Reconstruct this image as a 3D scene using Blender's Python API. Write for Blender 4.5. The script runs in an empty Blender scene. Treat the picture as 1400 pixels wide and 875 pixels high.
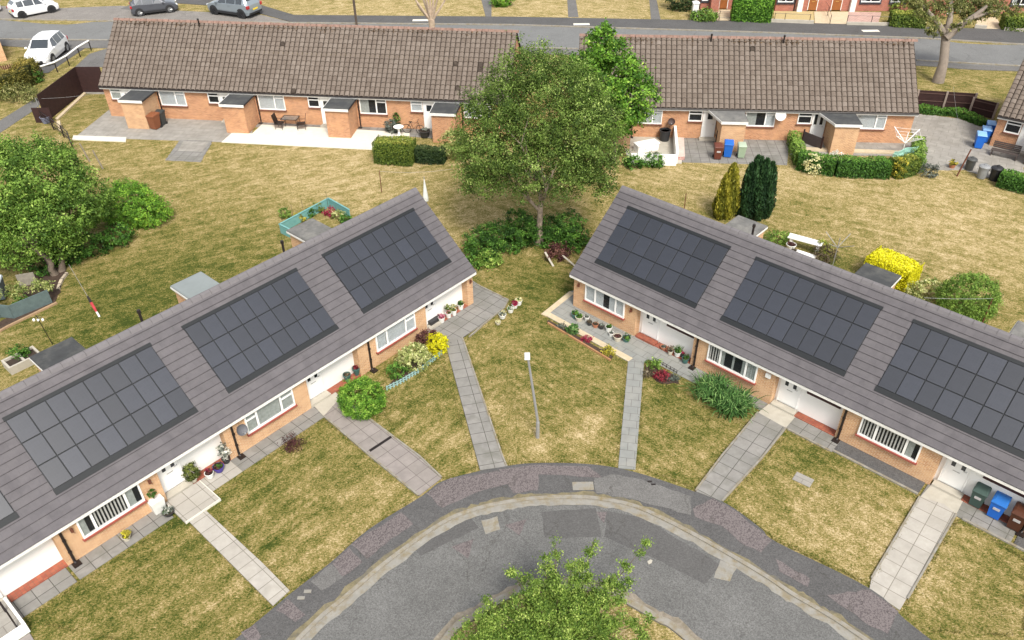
import bpy, math, random
import numpy as np
from mathutils import Vector, Matrix, Euler
random.seed(7); RNG = np.random.default_rng(7)
D = bpy.data; SC = bpy.context.scene; COL = SC.collection
R_ = math.radians

# ---------------------------------------------------------------- surveyed viewpoint (drone at 24.6 m)
FPX, PITCH, ROLL, CAMH = 1103.74, R_(36.803), R_(-0.646), 24.593
FW = np.array([0, math.cos(PITCH), -math.sin(PITCH)]); RT = np.array([1., 0, 0]); UP = np.cross(RT, FW)
RV = RT*math.cos(ROLL)+UP*math.sin(ROLL); UV_ = -RT*math.sin(ROLL)+UP*math.cos(ROLL)
CAMP = np.array([0, 0, CAMH])
def at(px, py, z=0.0):
    """ground position (metres) of a surveyed point"""
    d = FW+RV*(px-700)/FPX-UV_*(py-437.5)/FPX
    t = (z-CAMH)/d[2]; p = CAMP+d*t
    return (float(p[0]), float(p[1]))
def pix(X):
    X = np.array(X, float)-CAMP; z = X@FW
    return (700+FPX*(X@RV)/z, 437.5-FPX*(X@UV_)/z)
def height(px, py, ty):
    x, y = at(px, py); lo, hi = 0, 20
    for _ in range(40):
        m = (lo+hi)/2
        if pix((x, y, m))[1] > ty: lo = m
        else: hi = m
    return lo
def metres(px, py, n):
    """size in metres of n pixels at a ground point"""
    x, y = at(px, py); return n/FPX*float((np.array([x, y, 0])-CAMP)@FW)
cam = D.cameras.new('camera'); co = D.objects.new('camera', cam); COL.objects.link(co)
cam.sensor_width = 36; cam.lens = 36*FPX/1400; cam.clip_end = 2000; cam.clip_start = .1
m = Matrix.Identity(4)
for i in range(3):
    m[i][0] = RV[i]; m[i][1] = UV_[i]; m[i][2] = -FW[i]
m[2][3] = CAMH
co.matrix_world = m; SC.camera = co

# ---------------------------------------------------------------- materials
def newmat(name):
    mt = D.materials.new(name); mt.use_nodes = True; nt = mt.node_tree
    return mt, nt, nt.nodes, nt.links, nt.nodes['Principled BSDF']
def nd(ns, typ, **kw):
    n = ns.new(typ)
    for k, v in kw.items():
        if k in n.inputs: n.inputs[k].default_value = v
        else: setattr(n, k, v)
    return n
def c4(c): return (c[0], c[1], c[2], 1)
def ramp(ns, stops):
    r = ns.new('ShaderNodeValToRGB'); e = r.color_ramp.elements
    while len(e) > 1: e.remove(e[-1])
    e[0].position = stops[0][0]; e[0].color = c4(stops[0][1])
    for p, c in stops[1:]:
        x = e.new(p); x.color = c4(c)
    return r
def sc(c, k): return tuple(min(1, v*k) for v in c)
def plain(name, c, rough=.75, var=.18, scale=4., metal=0, bump=0., bscale=40., spec=.4, dirt=None, dscale=.8, damt=.5, coat=0):
    mt, nt, ns, ln, p = newmat(name)
    tc = nd(ns, 'ShaderNodeTexCoord')
    n1 = nd(ns, 'ShaderNodeTexNoise', Scale=scale, Detail=8, Roughness=.65)
    ln.new(tc.outputs['Object'], n1.inputs['Vector'])
    r = ramp(ns, [(.28, sc(c, 1-var)), (.5, c), (.72, sc(c, 1+var))])
    ln.new(n1.outputs['Fac'], r.inputs['Fac'])
    out = r.outputs['Color']
    if dirt:
        n2 = nd(ns, 'ShaderNodeTexNoise', Scale=dscale, Detail=6, Roughness=.7)
        ln.new(tc.outputs['Object'], n2.inputs['Vector'])
        mr = nd(ns, 'ShaderNodeMapRange'); mr.inputs['From Min'].default_value = .45; mr.inputs['From Max'].default_value = .7
        mr.inputs['To Max'].default_value = damt
        ln.new(n2.outputs['Fac'], mr.inputs['Value'])
        mx = nd(ns, 'ShaderNodeMix', data_type='RGBA'); mx.inputs[7].default_value = c4(dirt)
        ln.new(mr.outputs['Result'], mx.inputs[0]); ln.new(out, mx.inputs[6]); out = mx.outputs[2]
    ln.new(out, p.inputs['Base Color'])
    p.inputs['Roughness'].default_value = rough; p.inputs['Metallic'].default_value = metal
    p.inputs['Specular IOR Level'].default_value = spec; p.inputs['Coat Weight'].default_value = coat
    if bump:
        n3 = nd(ns, 'ShaderNodeTexNoise', Scale=bscale, Detail=5)
        ln.new(tc.outputs['Object'], n3.inputs['Vector'])
        b = nd(ns, 'ShaderNodeBump', Strength=bump, Distance=.02)
        ln.new(n3.outputs['Fac'], b.inputs['Height']); ln.new(b.outputs['Normal'], p.inputs['Normal'])
    return mt
def bricky(name, c1, c2, mortar, bw=.225, bh=.075, ms=.010, offset=.5, wall=True, var=.2, rough=.85, blotch=None, bamt=.5, bsc=.7, bump=.3, dist=.01):
    """brick / slab courses. wall=True: runs along x+y with z up; else flat in x,y"""
    mt, nt, ns, ln, p = newmat(name)
    tc = nd(ns, 'ShaderNodeTexCoord'); sp = nd(ns, 'ShaderNodeSeparateXYZ'); ln.new(tc.outputs['Object'], sp.inputs[0])
    cb = nd(ns, 'ShaderNodeCombineXYZ')
    if wall:
        ad = nd(ns, 'ShaderNodeMath', operation='ADD'); ln.new(sp.outputs[0], ad.inputs[0]); ln.new(sp.outputs[1], ad.inputs[1])
        ln.new(ad.outputs[0], cb.inputs[0]); ln.new(sp.outputs[2], cb.inputs[1])
    else:
        ln.new(sp.outputs[0], cb.inputs[0]); ln.new(sp.outputs[1], cb.inputs[1])
    br = nd(ns, 'ShaderNodeTexBrick', offset=offset)
    br.inputs['Scale'].default_value = 1; br.inputs['Brick Width'].default_value = bw; br.inputs['Row Height'].default_value = bh
    br.inputs['Mortar Size'].default_value = ms; br.inputs['Mortar Smooth'].default_value = .3; br.inputs['Bias'].default_value = 0
    br.inputs['Color1'].default_value = c4(c1); br.inputs['Color2'].default_value = c4(c2); br.inputs['Mortar'].default_value = c4(mortar)
    ln.new(cb.outputs[0], br.inputs['Vector'])
    n1 = nd(ns, 'ShaderNodeTexNoise', Scale=1.7, Detail=9, Roughness=.7); ln.new(tc.outputs['Object'], n1.inputs['Vector'])
    mr = nd(ns, 'ShaderNodeMapRange'); mr.inputs['From Min'].default_value = .3; mr.inputs['From Max'].default_value = .7
    mr.inputs['To Min'].default_value = 1-var; mr.inputs['To Max'].default_value = 1+var
    ln.new(n1.outputs['Fac'], mr.inputs['Value'])
    mx = nd(ns, 'ShaderNodeVectorMath', operation='SCALE'); ln.new(br.outputs['Color'], mx.inputs[0]); ln.new(mr.outputs['Result'], mx.inputs['Scale'])
    out = mx.outputs[0]
    if blotch:
        n2 = nd(ns, 'ShaderNodeTexNoise', Scale=bsc, Detail=7, Roughness=.7); ln.new(tc.outputs['Object'], n2.inputs['Vector'])
        m2 = nd(ns, 'ShaderNodeMapRange'); m2.inputs['From Min'].default_value = .48; m2.inputs['From Max'].default_value = .66; m2.inputs['To Max'].default_value = bamt
        ln.new(n2.outputs['Fac'], m2.inputs['Value'])
        m3 = nd(ns, 'ShaderNodeMix', data_type='RGBA'); m3.inputs[7].default_value = c4(blotch)
        ln.new(m2.outputs['Result'], m3.inputs[0]); ln.new(out, m3.inputs[6]); out = m3.outputs[2]
    ln.new(out, p.inputs['Base Color']); p.inputs['Roughness'].default_value = rough; p.inputs['Specular IOR Level'].default_value = .3
    b = nd(ns, 'ShaderNodeBump', Strength=bump, Distance=dist); b.invert = True
    ln.new(br.outputs['Fac'], b.inputs['Height']); ln.new(b.outputs['Normal'], p.inputs['Normal'])
    return mt
def leafmat(name, dark, light, tip=None, rough=.6, trans=.25):
    """leaf colour runs dark..light with the per-leaf attribute 'tone' (>1 = tip colour)"""
    mt, nt, ns, ln, p = newmat(name)
    a = nd(ns, 'ShaderNodeAttribute', attribute_name='tone')
    mid = tuple((x+y)/2 for x, y in zip(dark, light))
    r = ramp(ns, [(0, sc(dark, .8)), (.25, dark), (.5, mid), (.78, light), (1, tip or sc(light, 1.3))])
    ln.new(a.outputs['Fac'], r.inputs['Fac']); ln.new(r.outputs['Color'], p.inputs['Base Color'])
    p.inputs['Roughness'].default_value = rough; p.inputs['Specular IOR Level'].default_value = .25
    t = nd(ns, 'ShaderNodeBsdfTranslucent'); ln.new(r.outputs['Color'], t.inputs['Color'])
    mx = nd(ns, 'ShaderNodeMixShader'); mx.inputs[0].default_value = trans
    o = ns['Material Output']; ln.new(p.outputs[0], mx.inputs[1]); ln.new(t.outputs[0], mx.inputs[2]); ln.new(mx.outputs[0], o.inputs['Surface'])
    return mt
_G = {}
def glassmat(name, tint=(.02, .025, .03), see=.35):
    mt, nt, ns, ln, p = newmat(name)
    p.inputs['Base Color'].default_value = c4(tint); p.inputs['Roughness'].default_value = .06; p.inputs['Specular IOR Level'].default_value = .7
    if see:
        t = nd(ns, 'ShaderNodeBsdfTransparent'); mx = nd(ns, 'ShaderNodeMixShader'); mx.inputs[0].default_value = see
        ln.new(p.outputs[0], mx.inputs[1]); ln.new(t.outputs[0], mx.inputs[2]); ln.new(mx.outputs[0], ns['Material Output'].inputs['Surface'])
    return mt

# ---------------------------------------------------------------- objects
def tag(o, label=None, cat=None, group=None, kind=None):
    if label:
        o['label'] = label
        if len(label.split()) > 16: print('LONG', len(label.split()), label)
    if cat: o['category'] = cat
    if group: o['group'] = group
    if kind: o['kind'] = kind
    return o
def empty(name, loc, rz, label, cat, group=None):
    o = D.objects.new(name, None); COL.objects.link(o); o.location = (loc[0], loc[1], loc[2] if len(loc) > 2 else 0)
    o.rotation_euler = (0, 0, rz); o.empty_display_size = .2
    return tag(o, label, cat, group)
def linkmesh(name, me, parent=None, loc=None, rz=0):
    o = D.objects.new(name, me); COL.objects.link(o)
    if parent: o.parent = parent
    if loc is not None: o.location = (loc[0], loc[1], loc[2] if len(loc) > 2 else 0)
    if rz: o.rotation_euler = (0, 0, rz)
    return o
def copy_tree(o, parent=None):
    c = o.copy(); COL.objects.link(c)
    if parent: c.parent = parent
    for ch in list(o.children): copy_tree(ch, c)
    return c
class MB:
    def __init__(s): s.v = []; s.f = []
    def add(s, vs, fs):
        o = len(s.v); s.v += [tuple(map(float, v)) for v in vs]; s.f += [tuple(i+o for i in f) for f in fs]; return s
    def box(s, x0, x1, y0, y1, z0, z1, rz=0, c=None, b=0):
        if b:
            P = []
            for z, q in ((z0, b), (z0+b, 0), (z1-b, 0), (z1, b)):
                P += [(x0+q, y0+q, z), (x1-q, y0+q, z), (x1-q, y1-q, z), (x0+q, y1-q, z)]
            F = [(3, 2, 1, 0), (12, 13, 14, 15)]
            for k in range(3):
                for i in range(4): F.append((k*4+i, k*4+(i+1) % 4, k*4+4+(i+1) % 4, k*4+4+i))
        else:
            P = [(x0, y0, z0), (x1, y0, z0), (x1, y1, z0), (x0, y1, z0), (x0, y0, z1), (x1, y0, z1), (x1, y1, z1), (x0, y1, z1)]
            F = [(3, 2, 1, 0), (4, 5, 6, 7), (0, 1, 5, 4), (1, 2, 6, 5), (2, 3, 7, 6), (3, 0, 4, 7)]
        if rz:
            cx, cy = c or ((x0+x1)/2, (y0+y1)/2); ca, sa = math.cos(rz), math.sin(rz)
            P = [(cx+(x-cx)*ca-(y-cy)*sa, cy+(x-cx)*sa+(y-cy)*ca, z) for x, y, z in P]
        return s.add(P, F)
    def prism(s, poly, z0, z1):
        n = len(poly)
        A = sum(poly[i][0]*poly[(i+1) % n][1]-poly[(i+1) % n][0]*poly[i][1] for i in range(n))
        if A < 0: poly = poly[::-1]
        P = [(x, y, z0) for x, y in poly]+[(x, y, z1) for x, y in poly]
        return s.add(P, [tuple(range(n-1, -1, -1)), tuple(range(n, 2*n))]+[(i, (i+1) % n, n+(i+1) % n, n+i) for i in range(n)])
    def tube(s, path, r, n=7, cap=True):
        path = [Vector(p) for p in path]; k = len(path)
        rr = r if isinstance(r, (list, tuple)) else [r]*k
        P = []; ref = None
        for i, p in enumerate(path):
            t = (path[min(i+1, k-1)]-path[max(i-1, 0)]).normalized()
            if ref is None: ref = Vector((0, 0, 1)) if abs(t.z) < .9 else Vector((1, 0, 0))
            a = t.cross(ref).normalized(); b = t.cross(a).normalized(); ref = a.cross(t)
            for j in range(n):
                w = 2*math.pi*j/n; P.append(p+(a*math.cos(w)+b*math.sin(w))*rr[i])
        F = [(i*n+j, i*n+(j+1) % n, (i+1)*n+(j+1) % n, (i+1)*n+j) for i in range(k-1) for j in range(n)]
        if cap: F += [tuple(range(n-1, -1, -1)), tuple(range((k-1)*n, k*n))]
        return s.add(P, F)
    def lathe(s, prof, n=16, c=(0, 0, 0), sx=1, sy=1, wob=0):
        P = []
        for r, z in prof:
            for j in range(n):
                w = 2*math.pi*j/n; q = r*(1+wob*random.uniform(-1, 1)); P.append((c[0]+q*sx*math.cos(w), c[1]+q*sy*math.sin(w), c[2]+z))
        k = len(prof)
        F = [(i*n+j, i*n+(j+1) % n, (i+1)*n+(j+1) % n, (i+1)*n+j) for i in range(k-1) for j in range(n)]
        F += [tuple(range(n-1, -1, -1)), tuple(range((k-1)*n, k*n))]
        return s.add(P, F)
    def blob(s, c, r, n=10, k=6, wob=.08):
        prof = [(max(.001, math.sin(math.pi*i/k)), -math.cos(math.pi*i/k)) for i in range(k+1)]
        return s.lathe([(p*1, q*r[2]) for p, q in prof], n, c, r[0], r[1], wob)
    def build(s, name, mt, parent=None, loc=None, rz=0, smooth=False):
        me = D.meshes.new(name); me.from_pydata(s.v, [], s.f)
        if mt: me.materials.append(mt)
        me.validate(); me.update()
        if smooth: me.polygons.foreach_set('use_smooth', [True]*len(me.polygons))
        return linkmesh(name, me, parent, loc, rz)
def quads_mesh(name, V, tone, mt, per=4):
    """V: (n*per,3) array of separate faces, tone per face"""
    n = len(V)//per; me = D.meshes.new(name)
    me.vertices.add(n*per); me.vertices.foreach_set('co', np.ascontiguousarray(V, dtype=np.float32).ravel())
    me.loops.add(n*per); me.loops.foreach_set('vertex_index', np.arange(n*per, dtype=np.int32))
    me.polygons.add(n); me.polygons.foreach_set('loop_start', np.arange(n, dtype=np.int32)*per)
    me.update(calc_edges=True)
    a = me.attributes.new('tone', 'FLOAT', 'FACE'); a.data.foreach_set('value', np.clip(tone, 0, 1).astype(np.float32))
    me.materials.append(mt); me.update()
    return me
def leaves(P, N, size, tone, rng=RNG, aspect=.55, jit=.35):
    """one rhombic leaf at each point P, facing about N"""
    n = len(P); d = N+rng.normal(0, .75, (n, 3)); d /= np.linalg.norm(d, axis=1)[:, None]
    t = rng.normal(0, 1, (n, 3)); t -= d*(t*d).sum(1)[:, None]; t /= np.linalg.norm(t, axis=1)[:, None]
    b = np.cross(d, t); s = size*(1+rng.uniform(-jit, jit, n))[:, None]
    V = np.stack([P-t*s, P-b*s*aspect, P+t*s, P+b*s*aspect], 1).reshape(-1, 3)
    return V, tone
def crown(name, mt, blobs, clumps, per, size, csize=.35, parent=None, loc=None, seed=1, shell=.55, up=.35, lo=.15, hi=.85, bottom=None, bt=0):
    """leafy mass. blobs: (x,y,z,rx,ry,rz). Leaves gather in clumps near the outside with gaps between."""
    rng = np.random.default_rng(seed); B = np.array(blobs, float)
    w = (B[:, 3]*B[:, 4]*B[:, 5])**(2/3); w /= w.sum(); k = rng.choice(len(B), clumps, p=w)
    u = rng.normal(0, 1, (clumps, 3)); u /= np.linalg.norm(u, axis=1)[:, None]
    r = rng.uniform(shell**2, 1, clumps)**.5*(1+rng.normal(0, .06, clumps))
    C = B[k, :3]+u*B[k, 3:]*r[:, None]
    inside = np.zeros(clumps, bool)
    for b in B:
        inside |= ((((C-b[:3])/b[3:])**2).sum(1) < (shell*.85)**2)
    C = C[~inside]; u = u[~inside]
    if bottom is not None: q = C[:, 2] > bottom; C = C[q]; u = u[q]
    n = len(C); ct = rng.uniform(lo, hi, n)
    cs = csize*rng.uniform(.6, 1.4, n)
    P = np.repeat(C, per, 0)+rng.normal(0, .5, (n*per, 3))*np.repeat(cs, per)[:, None]*np.array([1, 1, .75])
    N = np.repeat(u, per, 0)*(1-up)+np.array([0, 0, up]) + 0
    T = np.repeat(ct, per)+rng.normal(0, .12, n*per)
    P[:, 2] = np.maximum(P[:, 2], .02)
    V, T = leaves(P, N, size, T, rng)
    return linkmesh(name, quads_mesh(name, V, T, mt), parent, loc)
def spline(pts, sub=6, closed=False):
    P = [np.array(p, float) for p in pts]; n = len(P); out = []
    rngi = range(n if closed else n-1)
    for i in rngi:
        p0 = P[(i-1) % n] if closed or i > 0 else 2*P[0]-P[1]; p1 = P[i]; p2 = P[(i+1) % n]
        p3 = P[(i+2) % n] if closed or i+2 < n else 2*P[-1]-P[-2]
        for k in range(sub):
            t = k/sub
            out.append(tuple(.5*((2*p1)+(-p0+p2)*t+(2*p0-5*p1+4*p2-p3)*t*t+(-p0+3*p1-3*p2+p3)*t**3)))
    if not closed: out.append(tuple(P[-1]))
    return out
def offset(line, d):
    """offset a polyline to its left by d"""
    out = []
    for i, p in enumerate(line):
        a = np.array(line[max(i-1, 0)]); b = np.array(line[min(i+1, len(line)-1)]); t = (b-a)/np.linalg.norm(b-a)
        out.append((p[0]-t[1]*d, p[1]+t[0]*d))
    return out
def ragged(line, amp, step=.25):
    """break a straight edge into small irregular steps"""
    out = []
    for i in range(len(line)-1):
        a = np.array(line[i]); b = np.array(line[i+1]); L = np.linalg.norm(b-a); k = max(1, int(L/step)); nrm = np.array([-(b-a)[1], (b-a)[0]])/L
        for j in range(k): out.append(tuple(a+(b-a)*j/k+nrm*random.uniform(-amp, amp)*(j > 0)))
    out.append(tuple(line[-1])); return out
def sheet(name, pts, z, mt, z0=None, az=0, org=None, kind='structure', rag=0, label=None, cat=None, group=None, parent=None):
    """flat slab over world points; its own axes turned by az so courses follow it"""
    if rag: pts = ragged(list(pts)+[pts[0]], rag)[:-1]
    o = org or pts[0]; ca, sa = math.cos(-az), math.sin(-az)
    q = [((x-o[0])*ca-(y-o[1])*sa, (x-o[0])*sa+(y-o[1])*ca) for x, y in pts]
    mb = MB().prism(q, z0 if z0 is not None else -.02, z)
    ob = mb.build(name, mt, parent, (o[0], o[1], 0), az)
    if label: tag(ob, label, cat, group, kind if kind != 'structure' else None)
    elif kind: ob['kind'] = kind
    return ob
def A(*pts, z=0): return [at(x, y, z) for x, y in pts]
def azof(p, q): return math.atan2(q[1]-p[1], q[0]-p[0])
# ---------------------------------------------------------------- light
W = D.worlds.new("World"); SC.world = W; W.use_nodes = True
wn, wl = W.node_tree.nodes, W.node_tree.links
sky = wn.new('ShaderNodeTexSky'); sky.sky_type = 'NISHITA'; sky.sun_disc = False
SUN_EL, SUN_AZ = R_(52), R_(-163)     # sun_rotation: clockwise from +y
sky.sun_elevation = SUN_EL; sky.sun_rotation = -SUN_AZ; sky.dust_density = 3; sky.air_density = 1.2
hs = wn.new('ShaderNodeHueSaturation'); hs.inputs['Saturation'].default_value = .30
wl.new(sky.outputs[0], hs.inputs['Color']); wl.new(hs.outputs[0], wn['Background'].inputs['Color'])
wn['Background'].inputs['Strength'].default_value = .125
sl = D.lights.new('sun', 'SUN'); sl.energy = 2.1; sl.angle = R_(17); sl.color = (1, .94, .84)
so = D.objects.new('sun', sl); COL.objects.link(so)
_d = Vector((math.sin(-SUN_AZ)*math.cos(SUN_EL), math.cos(-SUN_AZ)*math.cos(SUN_EL), math.sin(SUN_EL)))
so.rotation_euler = _d.to_track_quat('Z', 'Y').to_euler()
SC.view_settings.view_transform = 'Standard'; SC.view_settings.look = 'None'
SC.view_settings.exposure = .90; SC.view_settings.gamma = 1

# ---------------------------------------------------------------- ground sheet with mown, dry and green areas, and painted birch shade
def grassmat():
    mt, nt, ns, ln, p = newmat('dry_lawn')
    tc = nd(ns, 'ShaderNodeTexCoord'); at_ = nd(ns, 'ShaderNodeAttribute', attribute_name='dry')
    st = nd(ns, 'ShaderNodeAttribute', attribute_name='streak')
    def noise(scale, det=6, rough=.65, vec=None):
        n = nd(ns, 'ShaderNodeTexNoise', Scale=scale, Detail=det, Roughness=rough); ln.new(vec or tc.outputs['Object'], n.inputs['Vector']); return n.outputs['Fac']
    def math_(op, a, b):
        m_ = nd(ns, 'ShaderNodeMath', operation=op)
        for i, q in enumerate((a, b)):
            if isinstance(q, (int, float)): m_.inputs[i].default_value = q
            else: ln.new(q, m_.inputs[i])
        return m_.outputs[0]
    a = math_('MULTIPLY', math_('SUBTRACT', noise(.8, 6, .7), .5), 1.0)
    b = math_('MULTIPLY', math_('SUBTRACT', noise(3.6, 9, .85), .5), 1.9)
    mp = nd(ns, 'ShaderNodeMapping'); mp.inputs['Scale'].default_value = (9, 30, 9); ln.new(tc.outputs['Object'], mp.inputs['Vector'])
    c = math_('MULTIPLY', math_('SUBTRACT', noise(1, 4, .8, mp.outputs[0]), .5), 2.0)
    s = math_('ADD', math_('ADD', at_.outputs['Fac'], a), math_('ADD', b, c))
    s = math_('ADD', s, math_('MULTIPLY', math_('SUBTRACT', noise(13, 5, .8), .5), 2.0))
    mo = nd(ns, 'ShaderNodeAttribute', attribute_name='mow'); mm_ = nd(ns, 'ShaderNodeMapping'); mm_.inputs['Scale'].default_value = (.9, 2.8, 1); ln.new(mo.outputs['Vector'], mm_.inputs['Vector'])
    s = math_('ADD', s, math_('MULTIPLY', math_('SUBTRACT', noise(1, 8, .78, mm_.outputs[0]), .5), 1.45))
    s = math_('ADD', s, st.outputs['Fac'])
    r = ramp(ns, [(0, (.036, .056, .010)), (.16, (.082, .096, .016)), (.33, (.152, .138, .036)), (.53, (.238, .188, .068)), (.78, (.360, .278, .130)), (1, (.53, .42, .25))])
    ln.new(s, r.inputs['Fac'])
    # fine speckle of single tufts
    f = noise(38, 3, .7); mr = nd(ns, 'ShaderNodeMapRange'); mr.inputs['From Min'].default_value = .3; mr.inputs['From Max'].default_value = .7
    mr.inputs['To Min'].default_value = .42; mr.inputs['To Max'].default_value = 1.6; ln.new(f, mr.inputs['Value'])
    vs = nd(ns, 'ShaderNodeVectorMath', operation='SCALE'); ln.new(r.outputs['Color'], vs.inputs[0]); ln.new(mr.outputs['Result'], vs.inputs['Scale'])
    ln.new(vs.outputs[0], p.inputs['Base Color']); p.inputs['Roughness'].default_value = .95; p.inputs['Specular IOR Level'].default_value = .1
    bp = nd(ns, 'ShaderNodeBump', Strength=.8, Distance=.04); ln.new(noise(26, 4, .8), bp.inputs['Height']); ln.new(bp.outputs['Normal'], p.inputs['Normal'])
    return mt
M_GRASS = grassmat()
# (px, py, radius m, change of dryness)
DRY_SHADE = [(430,225,9,.16),(150,215,4,.05),(300,300,8,-.04),(120,460,5,-.14),(210,420,5,-.16),(60,490,2.5,.05),(330,330,5,-.10),(250,380,4,-.05),(480,250,5,.12),(20,510,2,.15),
       (740,392,2.2,-.16),(700,380,2,-.06),(770,400,1.8,-.12),(760,450,2.5,-.08),(690,470,2,.06),(800,592,.8,.3),(822,568,.6,.25),(662,560,.7,.3),(735,612,.5,.45),(690,600,1.3,.14),(780,540,3,.03),  # first blobs, by birch and right gable: tree shade painted into the grass colour
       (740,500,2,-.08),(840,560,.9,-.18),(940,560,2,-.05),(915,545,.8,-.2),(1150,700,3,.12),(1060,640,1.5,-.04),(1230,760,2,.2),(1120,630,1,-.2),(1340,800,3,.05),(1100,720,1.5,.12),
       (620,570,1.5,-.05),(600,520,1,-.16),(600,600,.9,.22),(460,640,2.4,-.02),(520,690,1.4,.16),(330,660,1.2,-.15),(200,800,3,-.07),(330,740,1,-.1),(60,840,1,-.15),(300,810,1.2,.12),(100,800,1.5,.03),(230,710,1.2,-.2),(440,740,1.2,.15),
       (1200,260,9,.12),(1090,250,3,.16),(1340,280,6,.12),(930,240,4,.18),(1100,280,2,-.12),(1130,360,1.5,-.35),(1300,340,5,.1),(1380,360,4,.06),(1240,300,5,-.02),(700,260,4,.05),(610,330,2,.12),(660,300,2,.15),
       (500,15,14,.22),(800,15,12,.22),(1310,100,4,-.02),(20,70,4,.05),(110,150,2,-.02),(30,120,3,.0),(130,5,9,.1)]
def dry_shade(x, y):
    v = .36+.05*min(1, max(0, (y-28)/14))
    for c, r, k in _DR:
        d2 = ((x-c[0])**2+(y-c[1])**2)/(r*r)
        if d2 < 6: v += k*math.exp(-d2)
    return v
_DR = [(at(a, b), r, k) for a, b, r, k in DRY_SHADE]
def streak(x, y):
    # mower stripes: parallel to each terrace in front, along the back lawns behind
    if y < 26 and x < 0: t = (x*math.cos(R_(138.6))+y*math.sin(R_(138.6)))
    elif y < 26: t = (x*math.cos(R_(47))+y*math.sin(R_(47)))
    elif x < 0: t = (x*math.cos(R_(115))+y*math.sin(R_(115)))
    else: t = (x*math.cos(R_(62))+y*math.sin(R_(62)))
    return (.11 if y < 26 else .075)*math.sin(t*2*math.pi/1.1+.6*math.sin(x*.5))*(.65+.35*math.sin(x*.7+y*.45))
def ground():
    xs = np.arange(-66, 66.1, .45); ys = np.arange(8, 112, .45); nx, ny = len(xs), len(ys)
    X, Y = np.meshgrid(xs, ys); V = [(float(x), float(y), 0.) for x, y in zip(X.ravel(), Y.ravel())]
    F = [(j*nx+i, j*nx+i+1, (j+1)*nx+i+1, (j+1)*nx+i) for j in range(ny-1) for i in range(nx-1)]
    x0, x1, y0, y1 = xs[0], xs[-1], ys[0], ys[-1]; b = len(V); E = 700
    V += [(-E, -E, 0), (E, -E, 0), (E, E, 0), (-E, E, 0)]
    c = [0, nx-1, ny*nx-1, (ny-1)*nx]
    F += [(b, b+1, c[1], c[0]), (b+1, b+2, c[2], c[1]), (b+2, b+3, c[3], c[2]), (b+3, b, c[0], c[3])]
    me = D.meshes.new('ground'); me.from_pydata(V, [], F); me.materials.append(M_GRASS)
    # dryness evaluated vectorised
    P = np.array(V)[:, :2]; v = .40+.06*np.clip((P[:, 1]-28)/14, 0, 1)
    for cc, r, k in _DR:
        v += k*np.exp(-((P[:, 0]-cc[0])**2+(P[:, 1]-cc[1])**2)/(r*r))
    a = me.attributes.new('dry', 'FLOAT', 'POINT'); a.data.foreach_set('value', v.astype(np.float32))  # also holds the shade painted in around the birch
    ang = np.where(P[:, 1] < 31, np.where(P[:, 0] < 0, R_(48.6), R_(-43)), np.where(P[:, 0] < -2, R_(25), R_(-28)))
    mw_ = np.stack([P[:, 0]*np.cos(ang)+P[:, 1]*np.sin(ang), -P[:, 0]*np.sin(ang)+P[:, 1]*np.cos(ang), np.zeros(len(P))], 1)
    a = me.attributes.new('mow', 'FLOAT_VECTOR', 'POINT'); a.data.foreach_set('vector', mw_.astype(np.float32).ravel())
    s = np.array([streak(x, y) for x, y in P]); a = me.attributes.new('streak', 'FLOAT', 'POINT'); a.data.foreach_set('value', s.astype(np.float32))
    o = linkmesh('ground', me); o['kind'] = 'structure'
ground()

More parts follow.
